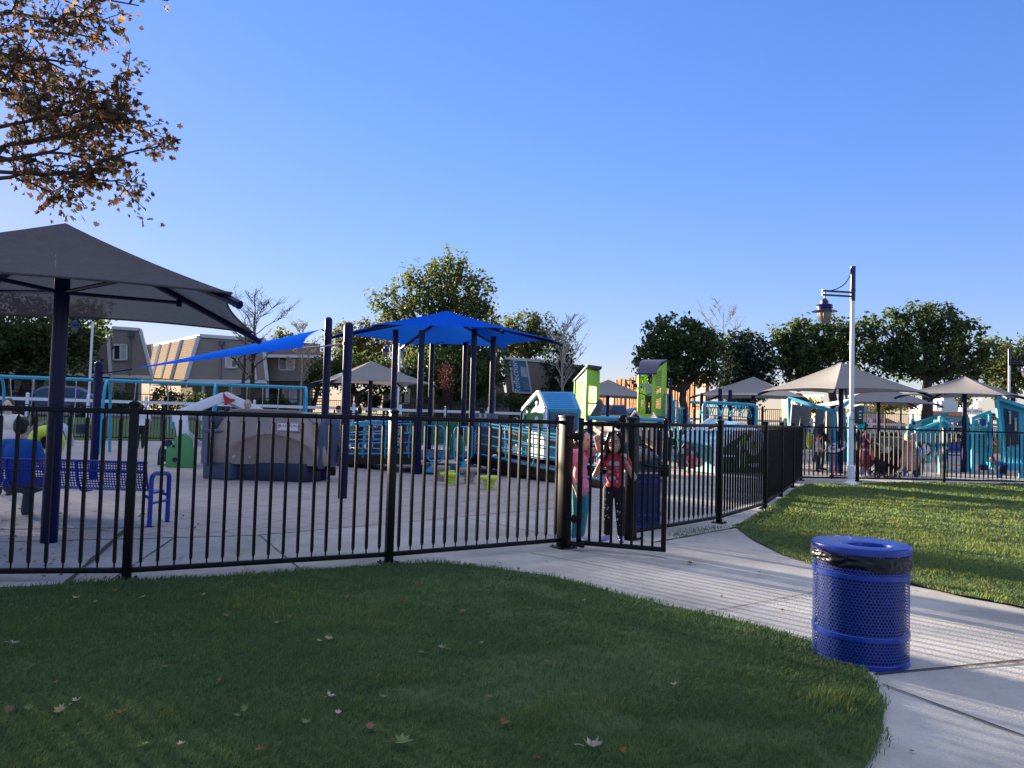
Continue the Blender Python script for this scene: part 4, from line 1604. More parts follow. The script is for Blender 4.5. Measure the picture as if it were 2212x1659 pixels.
# far slope
bk = LP(1130, 884, 26.1)
bkr = bk + (rr - gpk)
MB().prism([gpk, rr, bkr, bk], (0, 0, -0.04)).build('roof', M_roofblue, ph)
MB().prism([V((e0.x, e0.y, 0)), V((e1.x, e1.y, 0)), e1, e0], (0.02, 0.05, 0)).build('side_wall', M_teal, ph)
wn0, wn1 = e0.lerp(e1, 0.14), e0.lerp(e1, 0.92)
wz = -0.08
MB().prism([V((wn0.x, wn0.y - 0.01, 0.7)), V((wn1.x, wn1.y - 0.01, 0.7)), V((wn1.x, wn1.y - 0.01, 1.72)), V((wn0.x, wn0.y - 0.01, 1.72))], (0.0, -0.03, 0)).build('window_panel', M_slate, ph, bevel=0.01)
w0, w1 = e0.lerp(e1, 0.28), e0.lerp(e1, 0.80)
MB().prism([V((w0.x, w0.y - 0.045, 0.9)), V((w1.x, w1.y - 0.045, 0.9)), V((w1.x, w1.y - 0.045, 1.5)), V((w1.x - 0.1, w1.y - 0.045, 1.6)), V((w0.x + 0.1, w0.y - 0.045, 1.6)), V((w0.x, w0.y - 0.045, 1.5))], (0, -0.006, 0)).build('window_inner_shade', M_dark, ph)  # dark panel on the wall, painting the shade inside the window
# gable end: green panel set back, white boards along the slopes and down the sides
gdep = (e1 - e0).normalized() * 0.12
gbk = V((bk.x, bk.y, 0))
poly = [V((e0.x, e0.y, 0.0)), e0, gpk, bk, V((bk.x, bk.y, 0.0))]
MB().prism([p + gdep for p in poly], gdep * 0.4).build('gable_panel', M_green, ph)
for a_, b_ in ((V((e0.x, e0.y, 0)), e0), (e0, gpk), (gpk, bk), (bk, V((bk.x - 0.1, bk.y, 0)))):
    MB().beam(a_, b_, 0.11, 0.09, up=(gdep.normalized())).build('gable_board', M_white, ph, bevel=0.008)
ctr = (e0 + bk) / 2
for z_, rr_, w_ in ((2.0, 0.10, 1), (1.1, 0.22, 2.2)):
    MB().ell(V((ctr.x, ctr.y, z_)) + gdep * 0.9, (0.03, rr_, rr_ * w_), Matrix.Rotation(math.atan2(gdep.y, gdep.x), 3, 'Z')).build('petal', M_white, ph)
hd_ = LP(1147, 878, 24.6)
MB().tube([hd_ + V((-0.30, 0.2, -0.75)), hd_ + V((-0.28, 0.1, -0.2)), hd_ + V((-0.15, 0, 0.0)), hd_ + V((0.15, -0.05, 0.02))], 0.025, 8).build('handrail', M_black, ph)
MB().box((e1.x * 0.4 + e0.x * 0.6, e0.y - 0.1, 0.85), (0.7, 0.3, 0.06)).build('counter', M_white, ph)

# ------------------------------------------------------------------ lime towers
PG = perf('lime_perforation', (0.33, 0.62, 0.05), 0.075, 0.065, 0.024)


def perfpanel(root, p, q, z0, z1a, z1b, region, m=PG):
    """lime panel p->q with a pierced field; region=(u0,u1,[(v0,v1),...]) built from strips so that holes are real"""
    d = q - p
    L_ = d.length

    def top(u):
        return z1a + (z1b - z1a) * u
    u0, u1, vs_ = region
    n = V((-d.y, d.x, 0)).normalized() * 0.02
    sol = MB()

    def strip(ua, ub, va, vb):
        a0, b0 = p + d * ua, p + d * ub
        sol.prism([a0 + V((0, 0, z0 + (top(ua) - z0) * va)), b0 + V((0, 0, z0 + (top(ub) - z0) * va)), b0 + V((0, 0, z0 + (top(ub) - z0) * vb)), a0 + V((0, 0, z0 + (top(ua) - z0) * vb))], n)
    strip(0, u0, 0, 1)
    strip(u1, 1, 0, 1)
    prev = 0
    pf = MB()
    for va, vb in vs_:
        strip(u0, u1, prev, va)
        a0, b0 = p + d * u0, p + d * u1
        pts = [a0 + V((0, 0, z0 + (top(u0) - z0) * va)), b0 + V((0, 0, z0 + (top(u1) - z0) * va)), b0 + V((0, 0, z0 + (top(u1) - z0) * vb)), a0 + V((0, 0, z0 + (top(u0) - z0) * vb))]
        pts = [x + n * 0.5 for x in pts]
        pf.quad(*pts, uv=[((x - p).to_2d().length, x.z) for x in pts])
        prev = vb
    strip(u0, u1, prev, 1)
    sol.build('wall_panel', M_lime, root)
    pf.build('perforated_panel', m, root)


def tower(label, pl, pm, pr, zd, zl, zh, zr, Yg):
    pass


# tower 1: long side to the left, narrow open front to the right
T1 = V((xat(1256, 27.5, 2), 27.5, 0))
t1 = thing('play_tower', 'lime green play tower with slanting dark roof and slide, left of the pair', 'play tower', T1)
a = V((xat(1242, 28.4, 2), 28.4, 0)) - T1
b = V((xat(1267.5, 26.8, 2), 26.8, 0)) - T1
c = V((xat(1291, 27.6, 2), 27.6, 0)) - T1
dd_ = c - b
zt_a, zt_b = 1.55 + (905 - 825) * 28.4 / FP, 1.55 + (906 - 800) * 26.8 / FP
z0_ = 1.55 - (928 - 906) * 26.8 / FP
perfpanel(t1, a, b, z0_, zt_a, zt_b, (0.10, 0.70, [(0.16, 0.33), (0.42, 0.90)]))
perfpanel(t1, a + dd_, b + dd_, z0_, zt_a, zt_b, (0.10, 0.70, [(0.16, 0.33), (0.42, 0.90)]))
for p, zt in ((b, zt_b), (c, zt_b), (a, zt_a), (a + dd_, zt_a)):
    MB().box((p.x, p.y, (z0_ + zt) / 2), (0.10, 0.10, zt - z0_)).build('corner_post', M_lime, t1, bevel=0.01)
    MB().cyl((p.x, p.y, 0), 0.06, z0_, 12).build('post', M_navy, t1)
MB().prism([b + V((0, 0, zt_b - 0.55)), c + V((0, 0, zt_b - 0.55)), c + V((0, 0, zt_b)), b + V((0, 0, zt_b))], (0.0, 0.04, 0)).build('lintel', M_lime, t1)
ov = (b - a).normalized() * 0.16
MB().prism([a - ov + V((-0.06, 0, zt_a - 0.03)), b + ov + V((-0.06, 0, zt_b + 0.10)), c + ov + V((0.08, 0, zt_b + 0.10)), a + dd_ - ov + V((0.08, 0, zt_a - 0.03))], (0, 0, 0.07)).build('roof', M_dnavy, t1, bevel=0.01)
MB().prism([p + V((0, 0, z0_)) for p in (a, b, c, a + dd_)], (0, 0, 0.07)).build('deck', M_slate, t1)
hd = MB().prism([c + V((-0.30, -0.10, 1.62)), c + V((0.05, -0.15, 2.28)), c + V((0.14, -0.25, 2.08)), c + V((0.02, -0.2, 1.55))], (0.12, 0.5, -0.02))
hd.build('slide_hood', M_greyp, t1, bevel=0.02)
MB().beam(c + V((-0.5, -0.1, 2.10)), c + V((-0.02, -0.1, 2.10)), 0.05, 0.05).build('hood_bar', M_black, t1)
# slide: trough of taupe plastic winding down to the right
sp_ = [at(x, y, Y) - T1 for x, y, Y in ((1272, 922, 26.6), (1292, 930, 26.0), (1318, 950, 25.2), (1340, 972, 24.4), (1356, 984, 24.0), (1372, 990, 23.6))]
sl = MB()


def slide_f(path, wd):
    def f(u, v):
        t = v * (len(path) - 1)
        i = min(int(t), len(path) - 2)
        p = path[i].lerp(path[i + 1], t - i)
        d = (path[min(i + 1, len(path) - 1)] - path[i]).normalized()
        s_ = d.cross(V((0, 0, 1))).normalized()
        x = (u - 0.5) * 2
        return p + s_ * x * wd + V((0, 0, 0.26 * abs(x) ** 3))
    return f


sl.grid(slide_f(sp_, 0.33), 12, 30)
f0 = slide_f(sp_, 0.36)
sl.grid(lambda u, v: f0(1 - u, v) + V((0, 0, -0.05)), 12, 30)
for s_ in (0, 1):
    sl.tube([f0(s_, i / 30) for i in range(31)], 0.035, 8)
sl.build('slide', M_taupe, t1, ang=60)
# tower 2
T2 = V((xat(1408, 30.5, 2), 30.5, 0))
t2 = thing('play_tower', 'lime green play tower with a curved dark roof and a boy inside', 'play tower', T2)
zd2, zl2, zh2 = 1.74, 3.40, 3.95
lf_ = V((xat(1380, 30.4, 2.5), 30.4, 0)) - T2
lb2 = V((xat(1395, 32.0, 2.5), 32.0, 0)) - T2
rf_ = V((xat(1410.5, 30.0, 2.5), 30.0, 0)) - T2
rb2 = V((xat(1436, 31.6, 2.5), 31.6, 0)) - T2
perfpanel(t2, lf_, lb2, zd2, zl2 + 0.05, zh2, (0.25, 0.75, [(0.15, 0.35), (0.45, 0.92)]))
perfpanel(t2, rf_, rb2, zd2, zl2, zh2, (0.16, 0.70, [(0.15, 0.36), (0.47, 0.93)]))
for p, zt in ((lf_, zl2), (rf_, zl2), (lb2, zh2), (rb2, zh2)):
    MB().box((p.x, p.y, (zd2 + zt) / 2), (0.10, 0.10, zt - zd2)).build('corner_post', M_lime, t2, bevel=0.01)
    MB().cyl((p.x, p.y, 0), 0.06, zd2, 12).build('post', M_navy, t2)
MB().prism([lf_ + V((0, -0.05, zd2 - 0.1)), rf_ + V((0, -0.05, zd2 - 0.1)), rf_ + V((0, -0.05, zd2 + 0.06)), lf_ + V((0, -0.05, zd2 + 0.06))], (0, 0.05, 0)).build('sill', M_lime, t2)
MB().prism([p + V((0, 0, zd2 - 0.08)) for p in (lf_, rf_, rb2, lb2)], (0, 0, 0.07)).build('deck', M_slate, t2)
rm_ = MB()


def roof2(u, v):
    f = (lf_ + V((-0.12, -0.25, zl2 - 0.02))).lerp(rf_ + V((0.06, -0.25, zl2 - 0.02)), u)
    k = (lb2 + V((-0.12, 0.15, zh2 + 0.12))).lerp(rb2 + V((0.10, 0.15, zh2 + 0.12)), u)
    p = f.lerp(k, v)
    p.z += 0.22 * math.sin(PI * v) * (1 - v) + 0.08 * math.sin(PI * v)
    return p


rm_.grid(roof2, 6, 16)
rm_.grid(lambda u, v: roof2(1 - u, v) + V((0, 0, -0.07)), 6, 16)
for s_ in (0, 1):
    rm_.grid(lambda u, v, s_=s_: roof2(s_, u) + V((0, 0, -0.07 * (v if s_ else 1 - v))), 16, 1)
rm_.grid(lambda u, v: roof2(u, 0) + V((0, 0, -0.07 * (1 - v))), 6, 1)
rm_.build('roof', mat('navy_roof', (0.025, 0.03, 0.085), 0.5), t2, ang=50)
MB().tube([lf_ + V((0, -0.03, 2.62)), lf_.lerp(rf_, 0.5) + V((0, -0.05, 2.52)), rf_ + V((0, -0.03, 2.62))], 0.018, 8).build('guard_bar', M_navy, t2)
MB().tube([lf_ + V((-0.15, -0.2, zd2 + 0.15)), lf_ + V((-0.7, -1.2, 1.30)), lf_ + V((-1.1, -1.7, 1.0))], 0.05, 10).build('slide_edge', M_cream, t2)

# curly taupe tube slide between the gate and the second tower
cs_ = thing('curly_slide', 'taupe curly slide winding down behind the girl and gate post', 'slide', (xat(1400, 25.5), 25.5, 0))
o_ = V(cs_.location)
pth = [at(x, y, Y) - o_ for x, y, Y in ((1392, 905, 27), (1404, 925, 26.3), (1400, 945, 25.6), (1405, 962, 25.0), (1422, 972, 24.8), (1437, 975, 24.8))]
cm_ = MB()
fc = slide_f(pth, 0.30)
cm_.grid(fc, 10, 30)
cm_.grid(lambda u, v: fc(1 - u, v) + V((0, 0, -0.05)), 10, 30)
for s_ in (0, 1):
    cm_.tube([fc(s_, i / 30) for i in range(31)], 0.035, 8)
cm_.build('trough', M_taupe, cs_, ang=60)
MB().cyl(pth[1].to_2d().to_3d(), 0.06, pth[1].z, 12).build('post', M_navy, cs_)
MB().cyl(pth[4].to_2d().to_3d(), 0.05, max(0.1, pth[4].z), 12).build('post', M_turq, cs_)

# turquoise overhead bar with two black hand wheels above the gate
tr = thing('track_ride', 'turquoise overhead glide bar with two black trolley wheels above the gate', 'track ride', (xat(1345, 21), 21, 0))
o_ = V(tr.location)
pa, pb = at(1272, 903, 21) - o_, at(1430, 907, 21.6) - o_
MB().tube([pa, pb], 0.055, 12).build('beam', M_turq, tr)
for t, nm in ((0.02, 'post'), (0.47, 'post'), (0.98, 'post')):
    q = pa.lerp(pb, t)
    MB().cyl((q.x, q.y + 0.09, 0), 0.075, q.z + (0.08 if t != 0.47 else 0.0), 16).build('post', M_navy, tr)
for t in (0.46, 0.62):
    q = pa.lerp(pb, t)
    MB().lathe([(0.05, -0.05), (0.12, -0.05), (0.13, 0), (0.12, 0.05), (0.05, 0.05)], q + V((0, -0.08, 0.0)), 20, rot=Matrix.Rotation(R(90), 3, 'X')).build('trolley_wheel', M_black, tr)
MB().beam(pa.lerp(pb, 0.46) + V((0, -0.1, 0)), pa.lerp(pb, 0.62) + V((0, -0.1, 0)), 0.05, 0.05).build('trolley_bar', M_black, tr)

# stepped turquoise barrier climber right of tower 2
cl = thing('bar_climber', 'stepped climber of turquoise vertical bars right of the second lime tower', 'climber', (xat(1475, 30), 30, 0))
o_ = V(cl.location)
P0 = V((xat(1440, 30.6), 30.6, 0)) - o_
P1 = V((xat(1516, 29.0), 29.0, 0)) - o_
for k in range(6):
    u0, u1 = k / 6, (k + 0.86) / 6
    a, b = P0.lerp(P1, u0), P0.lerp(P1, u1)
    zt = 2.62 - 0.27 * k
    zb = max(0.15, 1.55 - 0.30 * k)
    for dy in (0.0, 0.75):
        q = V((0, dy, 0))
        m = MB().tube([a + q + V((0, 0, zb - 0.1)), a + q + V((0, 0, zt - 0.08)), a.lerp(b, 0.12) + q + V((0, 0, zt)), a.lerp(b, 0.88) + q + V((0, 0, zt)), b + q + V((0, 0, zt - 0.08)), b + q + V((0, 0, zb - 0.1))], 0.022, 8)
        for j in (1, 2):
            r_ = a.lerp(b, j / 3)
            m.tube([r_ + q + V((0, 0, zb - 0.05)), r_ + q + V((0, 0, zt - 0.02))], 0.014, 6)
        m.build('barrier', M_turq, cl)
    MB().prism([a + V((0, 0, zb)), b + V((0.05, 0, zb)), b + V((0.05, 0.75, zb)), a + V((0, 0.75, zb))], (0, 0, -0.08)).build('step', M_slate, cl)
for t, h in ((0.06, 3.2), (0.5, 2.0), (0.98, 1.6)):
    p = P0.lerp(P1, t) + V((0, -0.06, 0))
    MB().cyl(p, 0.065, h, 14).ell(p + V((0, 0, h)), (0.065, 0.065, 0.04)).build('post', M_navy, cl)
lad = MB()
la, lb3 = P0.lerp(P1, 0.12) + V((0, -0.5, 0)), P0.lerp(P1, 0.34) + V((0, -0.5, 0))
for p in (la, lb3):
    lad.tube([p + V((0, 0, 0)), p + V((-0.1, 0.1, 0.7)), p + V((-0.18, 0.4, 1.5))], 0.022, 8)
for z in (0.3, 0.6, 0.9, 1.2):
    lad.tube([la + V((-0.05, 0.06, z)), lb3 + V((-0.05, 0.06, z))], 0.018, 6)
lad.build('ladder', M_turq, cl)

# ------------------------------------------------------------------ ring bars
rb = thing('ring_bars', 'turquoise overhead bars with hanging triangle rings right of the towers', 'overhead bars', (xat(1575, 27), 27, 0))
o_ = V(rb.location)
za = 2.24
A0, A1 = V((xat(1520, 27, 2), 27, za)) - o_, V((xat(1634, 26.5, 2), 26.5, za - 0.06)) - o_
for dy in (0.0, 0.0):
    pass
fr = MB()
d = (A1 - A0).normalized()
fr.tube([A0 + V((0, 0, -za)), A0 + V((0, 0, -0.15))] + [A0 + d * 0.15 * (1 - math.cos(t)) + V((0, 0, -0.15 + 0.15 * math.sin(t))) for t in (0.4, 0.8, 1.2, 1.57)] + [A1 - d * 0.15] +
        [A1 - d * 0.15 * (1 - math.sin(t)) + V((0, 0, -0.15 * (1 - math.cos(t)))) for t in (0.4, 0.8, 1.2, 1.57)] + [A1 + V((0, 0, -za))], 0.055, 12)
fr.build('frame', M_turq, rb)
bkv = V((-0.15, 1.3, 0.02))
MB().tube([A0 + bkv, A1 + bkv * 0.6], 0.05, 10).build('rear_beam', M_turq, rb)
for i in range(10):
    t = 0.08 + 0.088 * i + (0.05 if i > 4 else 0)
    p = A0.lerp(A1, min(t, 0.93)) + (V((0, 0.05, 0)) if i % 2 == 0 else bkv * 0.5)
    w_ = 0.20
    s_ = 0.35 + 0.3 * rnd.random()
    dv = (d * math.cos(s_) + V((0, 1, 0)) * math.sin(s_)).normalized()
    pts = [p + V((0, 0, -0.04)) - dv * 0.02, p - dv * w_ * 0.95 + V((0, 0, -0.36)), p - dv * w_ * 0.8 + V((0, 0, -0.44)), p + dv * w_ * 0.8 + V((0, 0, -0.44)), p + dv * w_ * 0.95 + V((0, 0, -0.36)), p + V((0, 0, -0.04)) + dv * 0.02]
    MB().tube(pts, 0.018, 6, closed=True).build('ring', M_turq, rb)
for px, h, Y in ((1515, 2.55, 28), (1555, 2.75, 28.3), (1577, 2.7, 28.0), (1627, 2.3, 27.5)):
    p = V((xat(px, Y, 2), Y, 0)) - o_
    MB().cyl(p, 0.07, h, 14).ell(p + V((0, 0, h)), (0.07, 0.07, 0.045)).build('post', M_navy, rb)

# ------------------------------------------------------------------ low house with green gable (right of the gate)
G0 = V((xat(1570, 24.5), 24.5, 0))
g = thing('play_house', 'low wide play house with white fascia, pale blue roof and green gable', 'play house', G0)


def LG(px, py, Y):
    return at(px, py, Y) - G0


pk, le, re = LG(1609, 914, 23.8), LG(1538, 961, 23.6), LG(1672, 948, 24.4)
bd = LG(1539, 905, 25.4) - pk
fl = V((xat(1543, 23.6), 23.6, 0)) - G0
frr = V((xat(1664, 24.4), 24.4, 0)) - G0
MB().prism([fl, frr, re + V((-0.1, 0, -0.15)), pk + V((0, 0, -0.2)), le + V((0.1, 0, -0.15))], (0.02, 0.06, 0)).build('gable_wall', mat('deep_green_panel', (0.06, 0.14, 0.04), 0.5), g)
for a, b in ((le, pk), (pk, re)):
    n_ = V((0, -0.05, 0))
    MB().prism([a + n_, b + n_, b + n_ + V((0, 0, -0.30)), a + n_ + V((0, 0, -0.30))], (0, 0.06, 0)).build('fascia', M_white, g, bevel=0.01)
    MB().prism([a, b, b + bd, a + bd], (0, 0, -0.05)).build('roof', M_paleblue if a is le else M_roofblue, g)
rfr = MB()
MB().beam(le + bd, pk + bd, 0.06, 0.16).build('roof_edge', M_white, g)
MB().prism([fl, V((le.x, le.y, le.z)), le + bd, V((le.x + bd.x, le.y + bd.y, 0))], (0.05, 0.02, 0)).build('side_wall', M_teal, g)
MB().prism([fl + V((0, -0.05, 0)), fl + V((0.22, -0.05, 0)), le + V((0.30, -0.05, -0.3)), le + V((0.02, -0.05, -0.05))], (0, 0.05, 0)).build('corner_board', M_white, g, bevel=0.01)
rc = pk.lerp(le, 0.45) + bd * 0.35
rw = pk.lerp(le, 0.35) + bd * 0.6
rn = (le - pk).cross(bd).normalized()
if rn.z < 0:
    rn = -rn
rot_ = rn.to_track_quat('Z', 'Y').to_matrix()
MB().lathe([(0.26, 0.0), (0.30, 0.06), (0.24, 0.09), (0.20, 0.03), (0.001, 0.03)], rw, 24, rot=rot_).build('roof_porthole', M_white, g)
MB().lathe([(0.19, 0.05), (0.001, 0.05)], rw, 20, rot=rot_, uvr=1).build('porthole_dome', M_dark, g)


def flat(pts, m, nm, off=-0.06, th=0.02):
    MB().prism([LG(x, y, 23.9) + V((0, off, 0)) for x, y in pts], (0, -th, 0)).build(nm, m, g)


def petal(cx, cy, rx, ry, m, nm, off=-0.06, a0=0, a1=2 * PI):
    flat([(cx + rx * math.cos(a0 + (a1 - a0) * i / 16), cy + ry * math.sin(a0 + (a1 - a0) * i / 16)) for i in range(16)], m, nm, off)


petal(1627, 962, 16, 22, M_white, 'white_petal')
petal(1627, 962, 8, 10, M_lime, 'leaf_patch', -0.085)
petal(1627, 958, 4, 5, M_red, 'red_patch', -0.11)
petal(1628, 1000, 13, 9, M_white, 'white_petal', a0=0, a1=PI)
flat([(1592, 935), (1598, 922), (1598, 1010), (1593, 1012)], M_white, 'white_stem')
flat([(1586, 950), (1592, 945), (1592, 965), (1586, 968)], M_cream, 'yellow_patch')
flat([(1602, 940), (1608, 938), (1608, 1010), (1602, 1012)], M_lime, 'lime_stem')
petal(1617, 935, 4, 6, M_red, 'red_patch')
petal(1603, 972, 5, 9, M_red, 'red_patch')
flat([(1560, 958), (1580, 950), (1580, 1000), (1560, 1000)], M_dark, 'window_inner_shade')  # dark flat piece in place of the shaded room behind the window
flat([(1568, 962), (1576, 960), (1576, 980), (1568, 980)], M_paleblue, 'window_pane', -0.085)
MB().box(LG(1572, 985, 23.5), (0.5, 0.2, 0.05)).build('counter', M_white, g)

# toy car panel in front of it
tc_ = thing('play_car', 'navy toy car play panel with yellow spiral wheels beside the low play house', 'play panel', (xat(1487, 23.2), 23.2, 0))
o_ = V(tc_.location)
cpts = [(1463, 1009), (1462, 985), (1468, 972), (1475, 962), (1484, 953), (1494, 958), (1503, 970), (1514, 985), (1516, 1009)]
MB().prism([at(x, y, 23.2) - o_ for x, y in cpts], (0, 0.12, 0)).build('body', M_slate, tc_, bevel=0.03)
for x, y, rr_ in ((1472, 974, 0.09), (1511, 998, 0.13)):
    c = at(x, y, 23.17) - o_
    MB().lathe([(0.001, -0.02), (rr_ * 0.8, -0.02), (rr_, 0.0), (rr_, 0.05)], c, 20, rot=Matrix.Rotation(R(90), 3, 'X')).build('wheel', M_cream, tc_)
    MB().tube([c + V((rr_ * 0.75 * t / 20 * math.cos(t * 0.9), -0.028 - 0.0, rr_ * 0.75 * t / 20 * math.sin(t * 0.9))) for t in range(1, 21)], 0.01, 6).build('wheel_spiral', M_slate, tc_)
MB().lathe([(0.001, -0.02), (0.055, -0.02), (0.055, 0.03)], at(1484, 964, 23.17) - o_, 16, rot=Matrix.Rotation(R(90), 3, 'X')).build('lamp', mat('orange_plastic', (0.6, 0.14, 0.06), 0.4), tc_)

# ------------------------------------------------------------------ turquoise frame with leaning grey slabs
gs = thing('slab_climber', 'turquoise frame hung with tall leaning grey slabs left of the lamp post', 'climber', (xat(1760, 28), 28, 0))
o_ = V(gs.location)


def LS(px, py, Y):
    return at(px, py, Y) - o_


q1, q2, q3, q4 = LS(1704, 860, 28.2), LS(1801, 889, 26.6), LS(1836, 866, 27.4), LS(1762, 878, 29.5)
for a, b in ((q1, q2), (q2, q3), (q4, q3), (q1, q4)):
    MB().beam(a, b, 0.09, 0.12).build('top_beam', M_turq, gs)
for p, k in ((q1, 0.1), (q2, 0.12), (q3, 0.0)):
    MB().beam(p, V((p.x + k, p.y, 0)), 0.11, 0.11).build('leg', M_turq, gs)
for (xt, xb, wt, wb_, Y, yt, yb) in ((1722, 1708, 22, 13, 28.0, 873, 1000), (1744, 1728, 24, 15, 28.2, 872, 985), (1774, 1762, 18, 15, 27.6, 880, 1000), (1793, 1790, 14, 14, 28.6, 884, 1000), (1818, 1824, 18, 16, 28.0, 878, 1000), (1832, 1852, 10, 14, 28.6, 900, 1005)):
    MB().prism([LS(xt - wt / 2, yt, Y), LS(xt + wt / 2, yt + 4, Y), LS(xb + wb_ / 2, yb, Y - 0.3), LS(xb - wb_ / 2, yb - 4, Y - 0.3)], (0, 0.10, 0.02)).build('slab', M_greyp, gs, bevel=0.015)
for x, y in ((1724, 944), (1748, 950)):
    MB().ell(LS(x, y, 27.6), (0.10, 0.12, 0.30)).build('yellow_grip', M_yell, gs)
MB().box(LS(1740, 975, 27.9), (0.7, 0.5, 0.10)).build('white_step', M_white, gs, bevel=0.02)

# white drum table
dt = thing('drum_table', 'tilted white oval play drum on teal legs behind the far fence', 'play drum', (xat(1808, 25.4), 25.4, 0))
o_ = V(dt.location)
c = at(1809, 965, 25.4) - o_
rt = Matrix.Rotation(R(28), 3, 'Y').transposed()
rt = Matrix.Rotation(R(-30), 3, 'Y') @ Matrix.Rotation(R(12), 3, 'X')
MB().lathe([(0.20, -0.05), (0.30, -0.045), (0.32, 0.0), (0.30, 0.035), (0.20, 0.02), (0.001, 0.02)], c, 28, rot=rt).build('drum_top', M_white, dt)
for k in range(7):
    a = k * 0.9
    MB().ell(c + rt @ V((0.19 * math.cos(a), 0.19 * math.sin(a), 0.03)), (0.035, 0.06, 0.008), rt).build('drum_pad', M_dark, dt)
for dx in (-0.18, 0.10):
    MB().box((c.x + dx, c.y + 0.05, (c.z - 0.08) / 2), (0.10, 0.10, c.z - 0.08)).build('leg', M_teal, dt, bevel=0.01)

# pink scooter by the fence
sct = thing('scooter', 'pink stemmed kick scooter standing inside the far fence', 'scooter', (xat(1799, 22.7), 22.7, 0))
MB().tube([(0, 0, 0.10), (0.0, 0.02, 0.72)], 0.028, 10).build('stem', mat('pink_paint', (0.7, 0.05, 0.12), 0.35), sct)
MB().tube([(-0.16, 0, 0.74), (0.16, 0, 0.74)], 0.016, 8).build('handlebar', M_black, sct)
MB().box((0.25, 0.02, 0.09), (0.5, 0.11, 0.025)).build('deck', M_black, sct, bevel=0.008)
for x in (-0.04, 0.52):
    MB().lathe([(0.03, -0.02), (0.06, -0.018), (0.06, 0.018), (0.03, 0.02)], (x, 0, 0.06), 16, rot=Matrix.Rotation(R(90), 3, 'X')).build('wheel', M_black, sct)

# ------------------------------------------------------------------ teal sensory structure far right
ts = thing('sensory_wall', 'sloping teal play wall with a white spoked wheel, right of the lamp post', 'play panel', (xat(2030, 28), 28, 0))
o_ = V(ts.location)
TP = perf('teal_perforation', (0.05, 0.42, 0.5), 0.05, 0.045, 0.015)


def LT(px, py, Y):
    return at(px, py, Y) - o_


def plate(root, pts, m, nm, th=0.05, loc=None):
    MB().prism(pts, (0, th, 0)).build(nm, m, root, bevel=0.008)


def mesh_plate(root, pts, nm):
    mb = MB()
    n = mb.add(pts)
    mb.face(range(n, n + len(pts)), uv=[(p.x, p.z) for p in pts])
    mb.build(nm, TP, root)


plate(ts, [LT(1977, 933, 26.8), LT(2024, 915, 26.8), LT(2023, 960, 26.8), LT(2012, 1000, 26.8), LT(1984, 1006, 26.8)], M_teal, 'wheel_panel')
MB().beam(LT(1976, 931, 26.75), LT(2026, 913, 26.75), 0.09, 0.09).build('rail', M_teal_l, ts)
c = LT(1996, 970, 26.7)
MB().lathe([(0.001, -0.03), (0.19, -0.03), (0.21, 0.0), (0.20, 0.04)], c, 28, rot=Matrix.Rotation(R(90), 3, 'X')).build('spoked_wheel', M_white, ts)
sk = MB()
for k in range(14):
    a = 2 * PI * k / 14
    sk.beam(c + V((0.05 * math.cos(a), -0.034, 0.05 * math.sin(a))), c + V((0.16 * math.cos(a), -0.034, 0.16 * math.sin(a))), 0.012, 0.008, up=(0, 1, 0))
sk.build('wheel_spokes', M_dark, ts)
MB().lathe([(0.20, 0.03), (0.235, 0.05), (0.235, 0.09), (0.20, 0.09)], c, 28, rot=Matrix.Rotation(R(90), 3, 'X'), uvr=1).build('wheel_rim', M_black, ts)
MB().beam(LT(2030, 900, 26.7), V((LT(2030, 1000, 26.7).x, LT(2030, 900, 26.7).y, 0)), 0.08, 0.08).build('post', M_teal_l, ts)
MB().beam(LT(2030, 900, 26.7), LT(2052, 916, 26.9), 0.06, 0.06).build('rail', M_teal_l, ts)
mesh_plate(ts, [LT(1972, 920, 29), LT(2045, 896, 29), LT(2045, 925, 29), LT(1972, 945, 29)], 'mesh_panel')
MB().beam(LT(1970, 915, 29), LT(2046, 894, 29), 0.10, 0.10).build('rail', M_turq, ts)
for px in (1972, 2045):
    p = LT(px, 905, 29)
    MB().beam(p, V((p.x, p.y, 0)), 0.10, 0.10).build('post', M_turq, ts)
MB().beam(LT(2046, 903, 29), LT(2098, 904, 29), 0.08, 0.08).build('rail', M_teal_l, ts)

ts2 = thing('sensory_wall', 'teal play wall with a blue hexagon window beside the navy umbrella post', 'play panel', (xat(2118, 28), 28, 0))
o_ = V(ts2.location)
mesh_plate(ts2, [LT(2101, 903, 27.4), LT(2137, 891, 27.4), LT(2137, 1003, 27.4), LT(2106, 1004, 27.4)], 'mesh_panel')
MB().beam(LT(2099, 904, 27.35), LT(2139, 889, 27.35), 0.10, 0.10).build('rail', M_turq, ts2)
for px, py in ((2100, 903), (2138, 890)):
    p = LT(px, py, 27.35)
    MB().beam(p, V((p.x, p.y, 0)), 0.09, 0.09).build('post', M_teal_l if px == 2100 else M_turq, ts2)
MB().beam(LT(2088, 903, 28.4), V((LT(2088, 903, 28.4).x + 0.05, LT(2088, 903, 28.4).y, 0)), 0.10, 0.10).build('post', M_turq, ts2)
c = LT(2123, 912, 27.3)
hx = [c + V((0.14 * math.cos(R(60 * k + 90)), 0, 0.17 * math.sin(R(60 * k + 90)))) for k in range(6)]
MB().prism(hx, (0, 0.03, 0)).build('hexagon_window', M_blue, ts2)
MB().tube(hx, 0.02, 6, closed=True).build('hexagon_frame', M_teal_l, ts2)

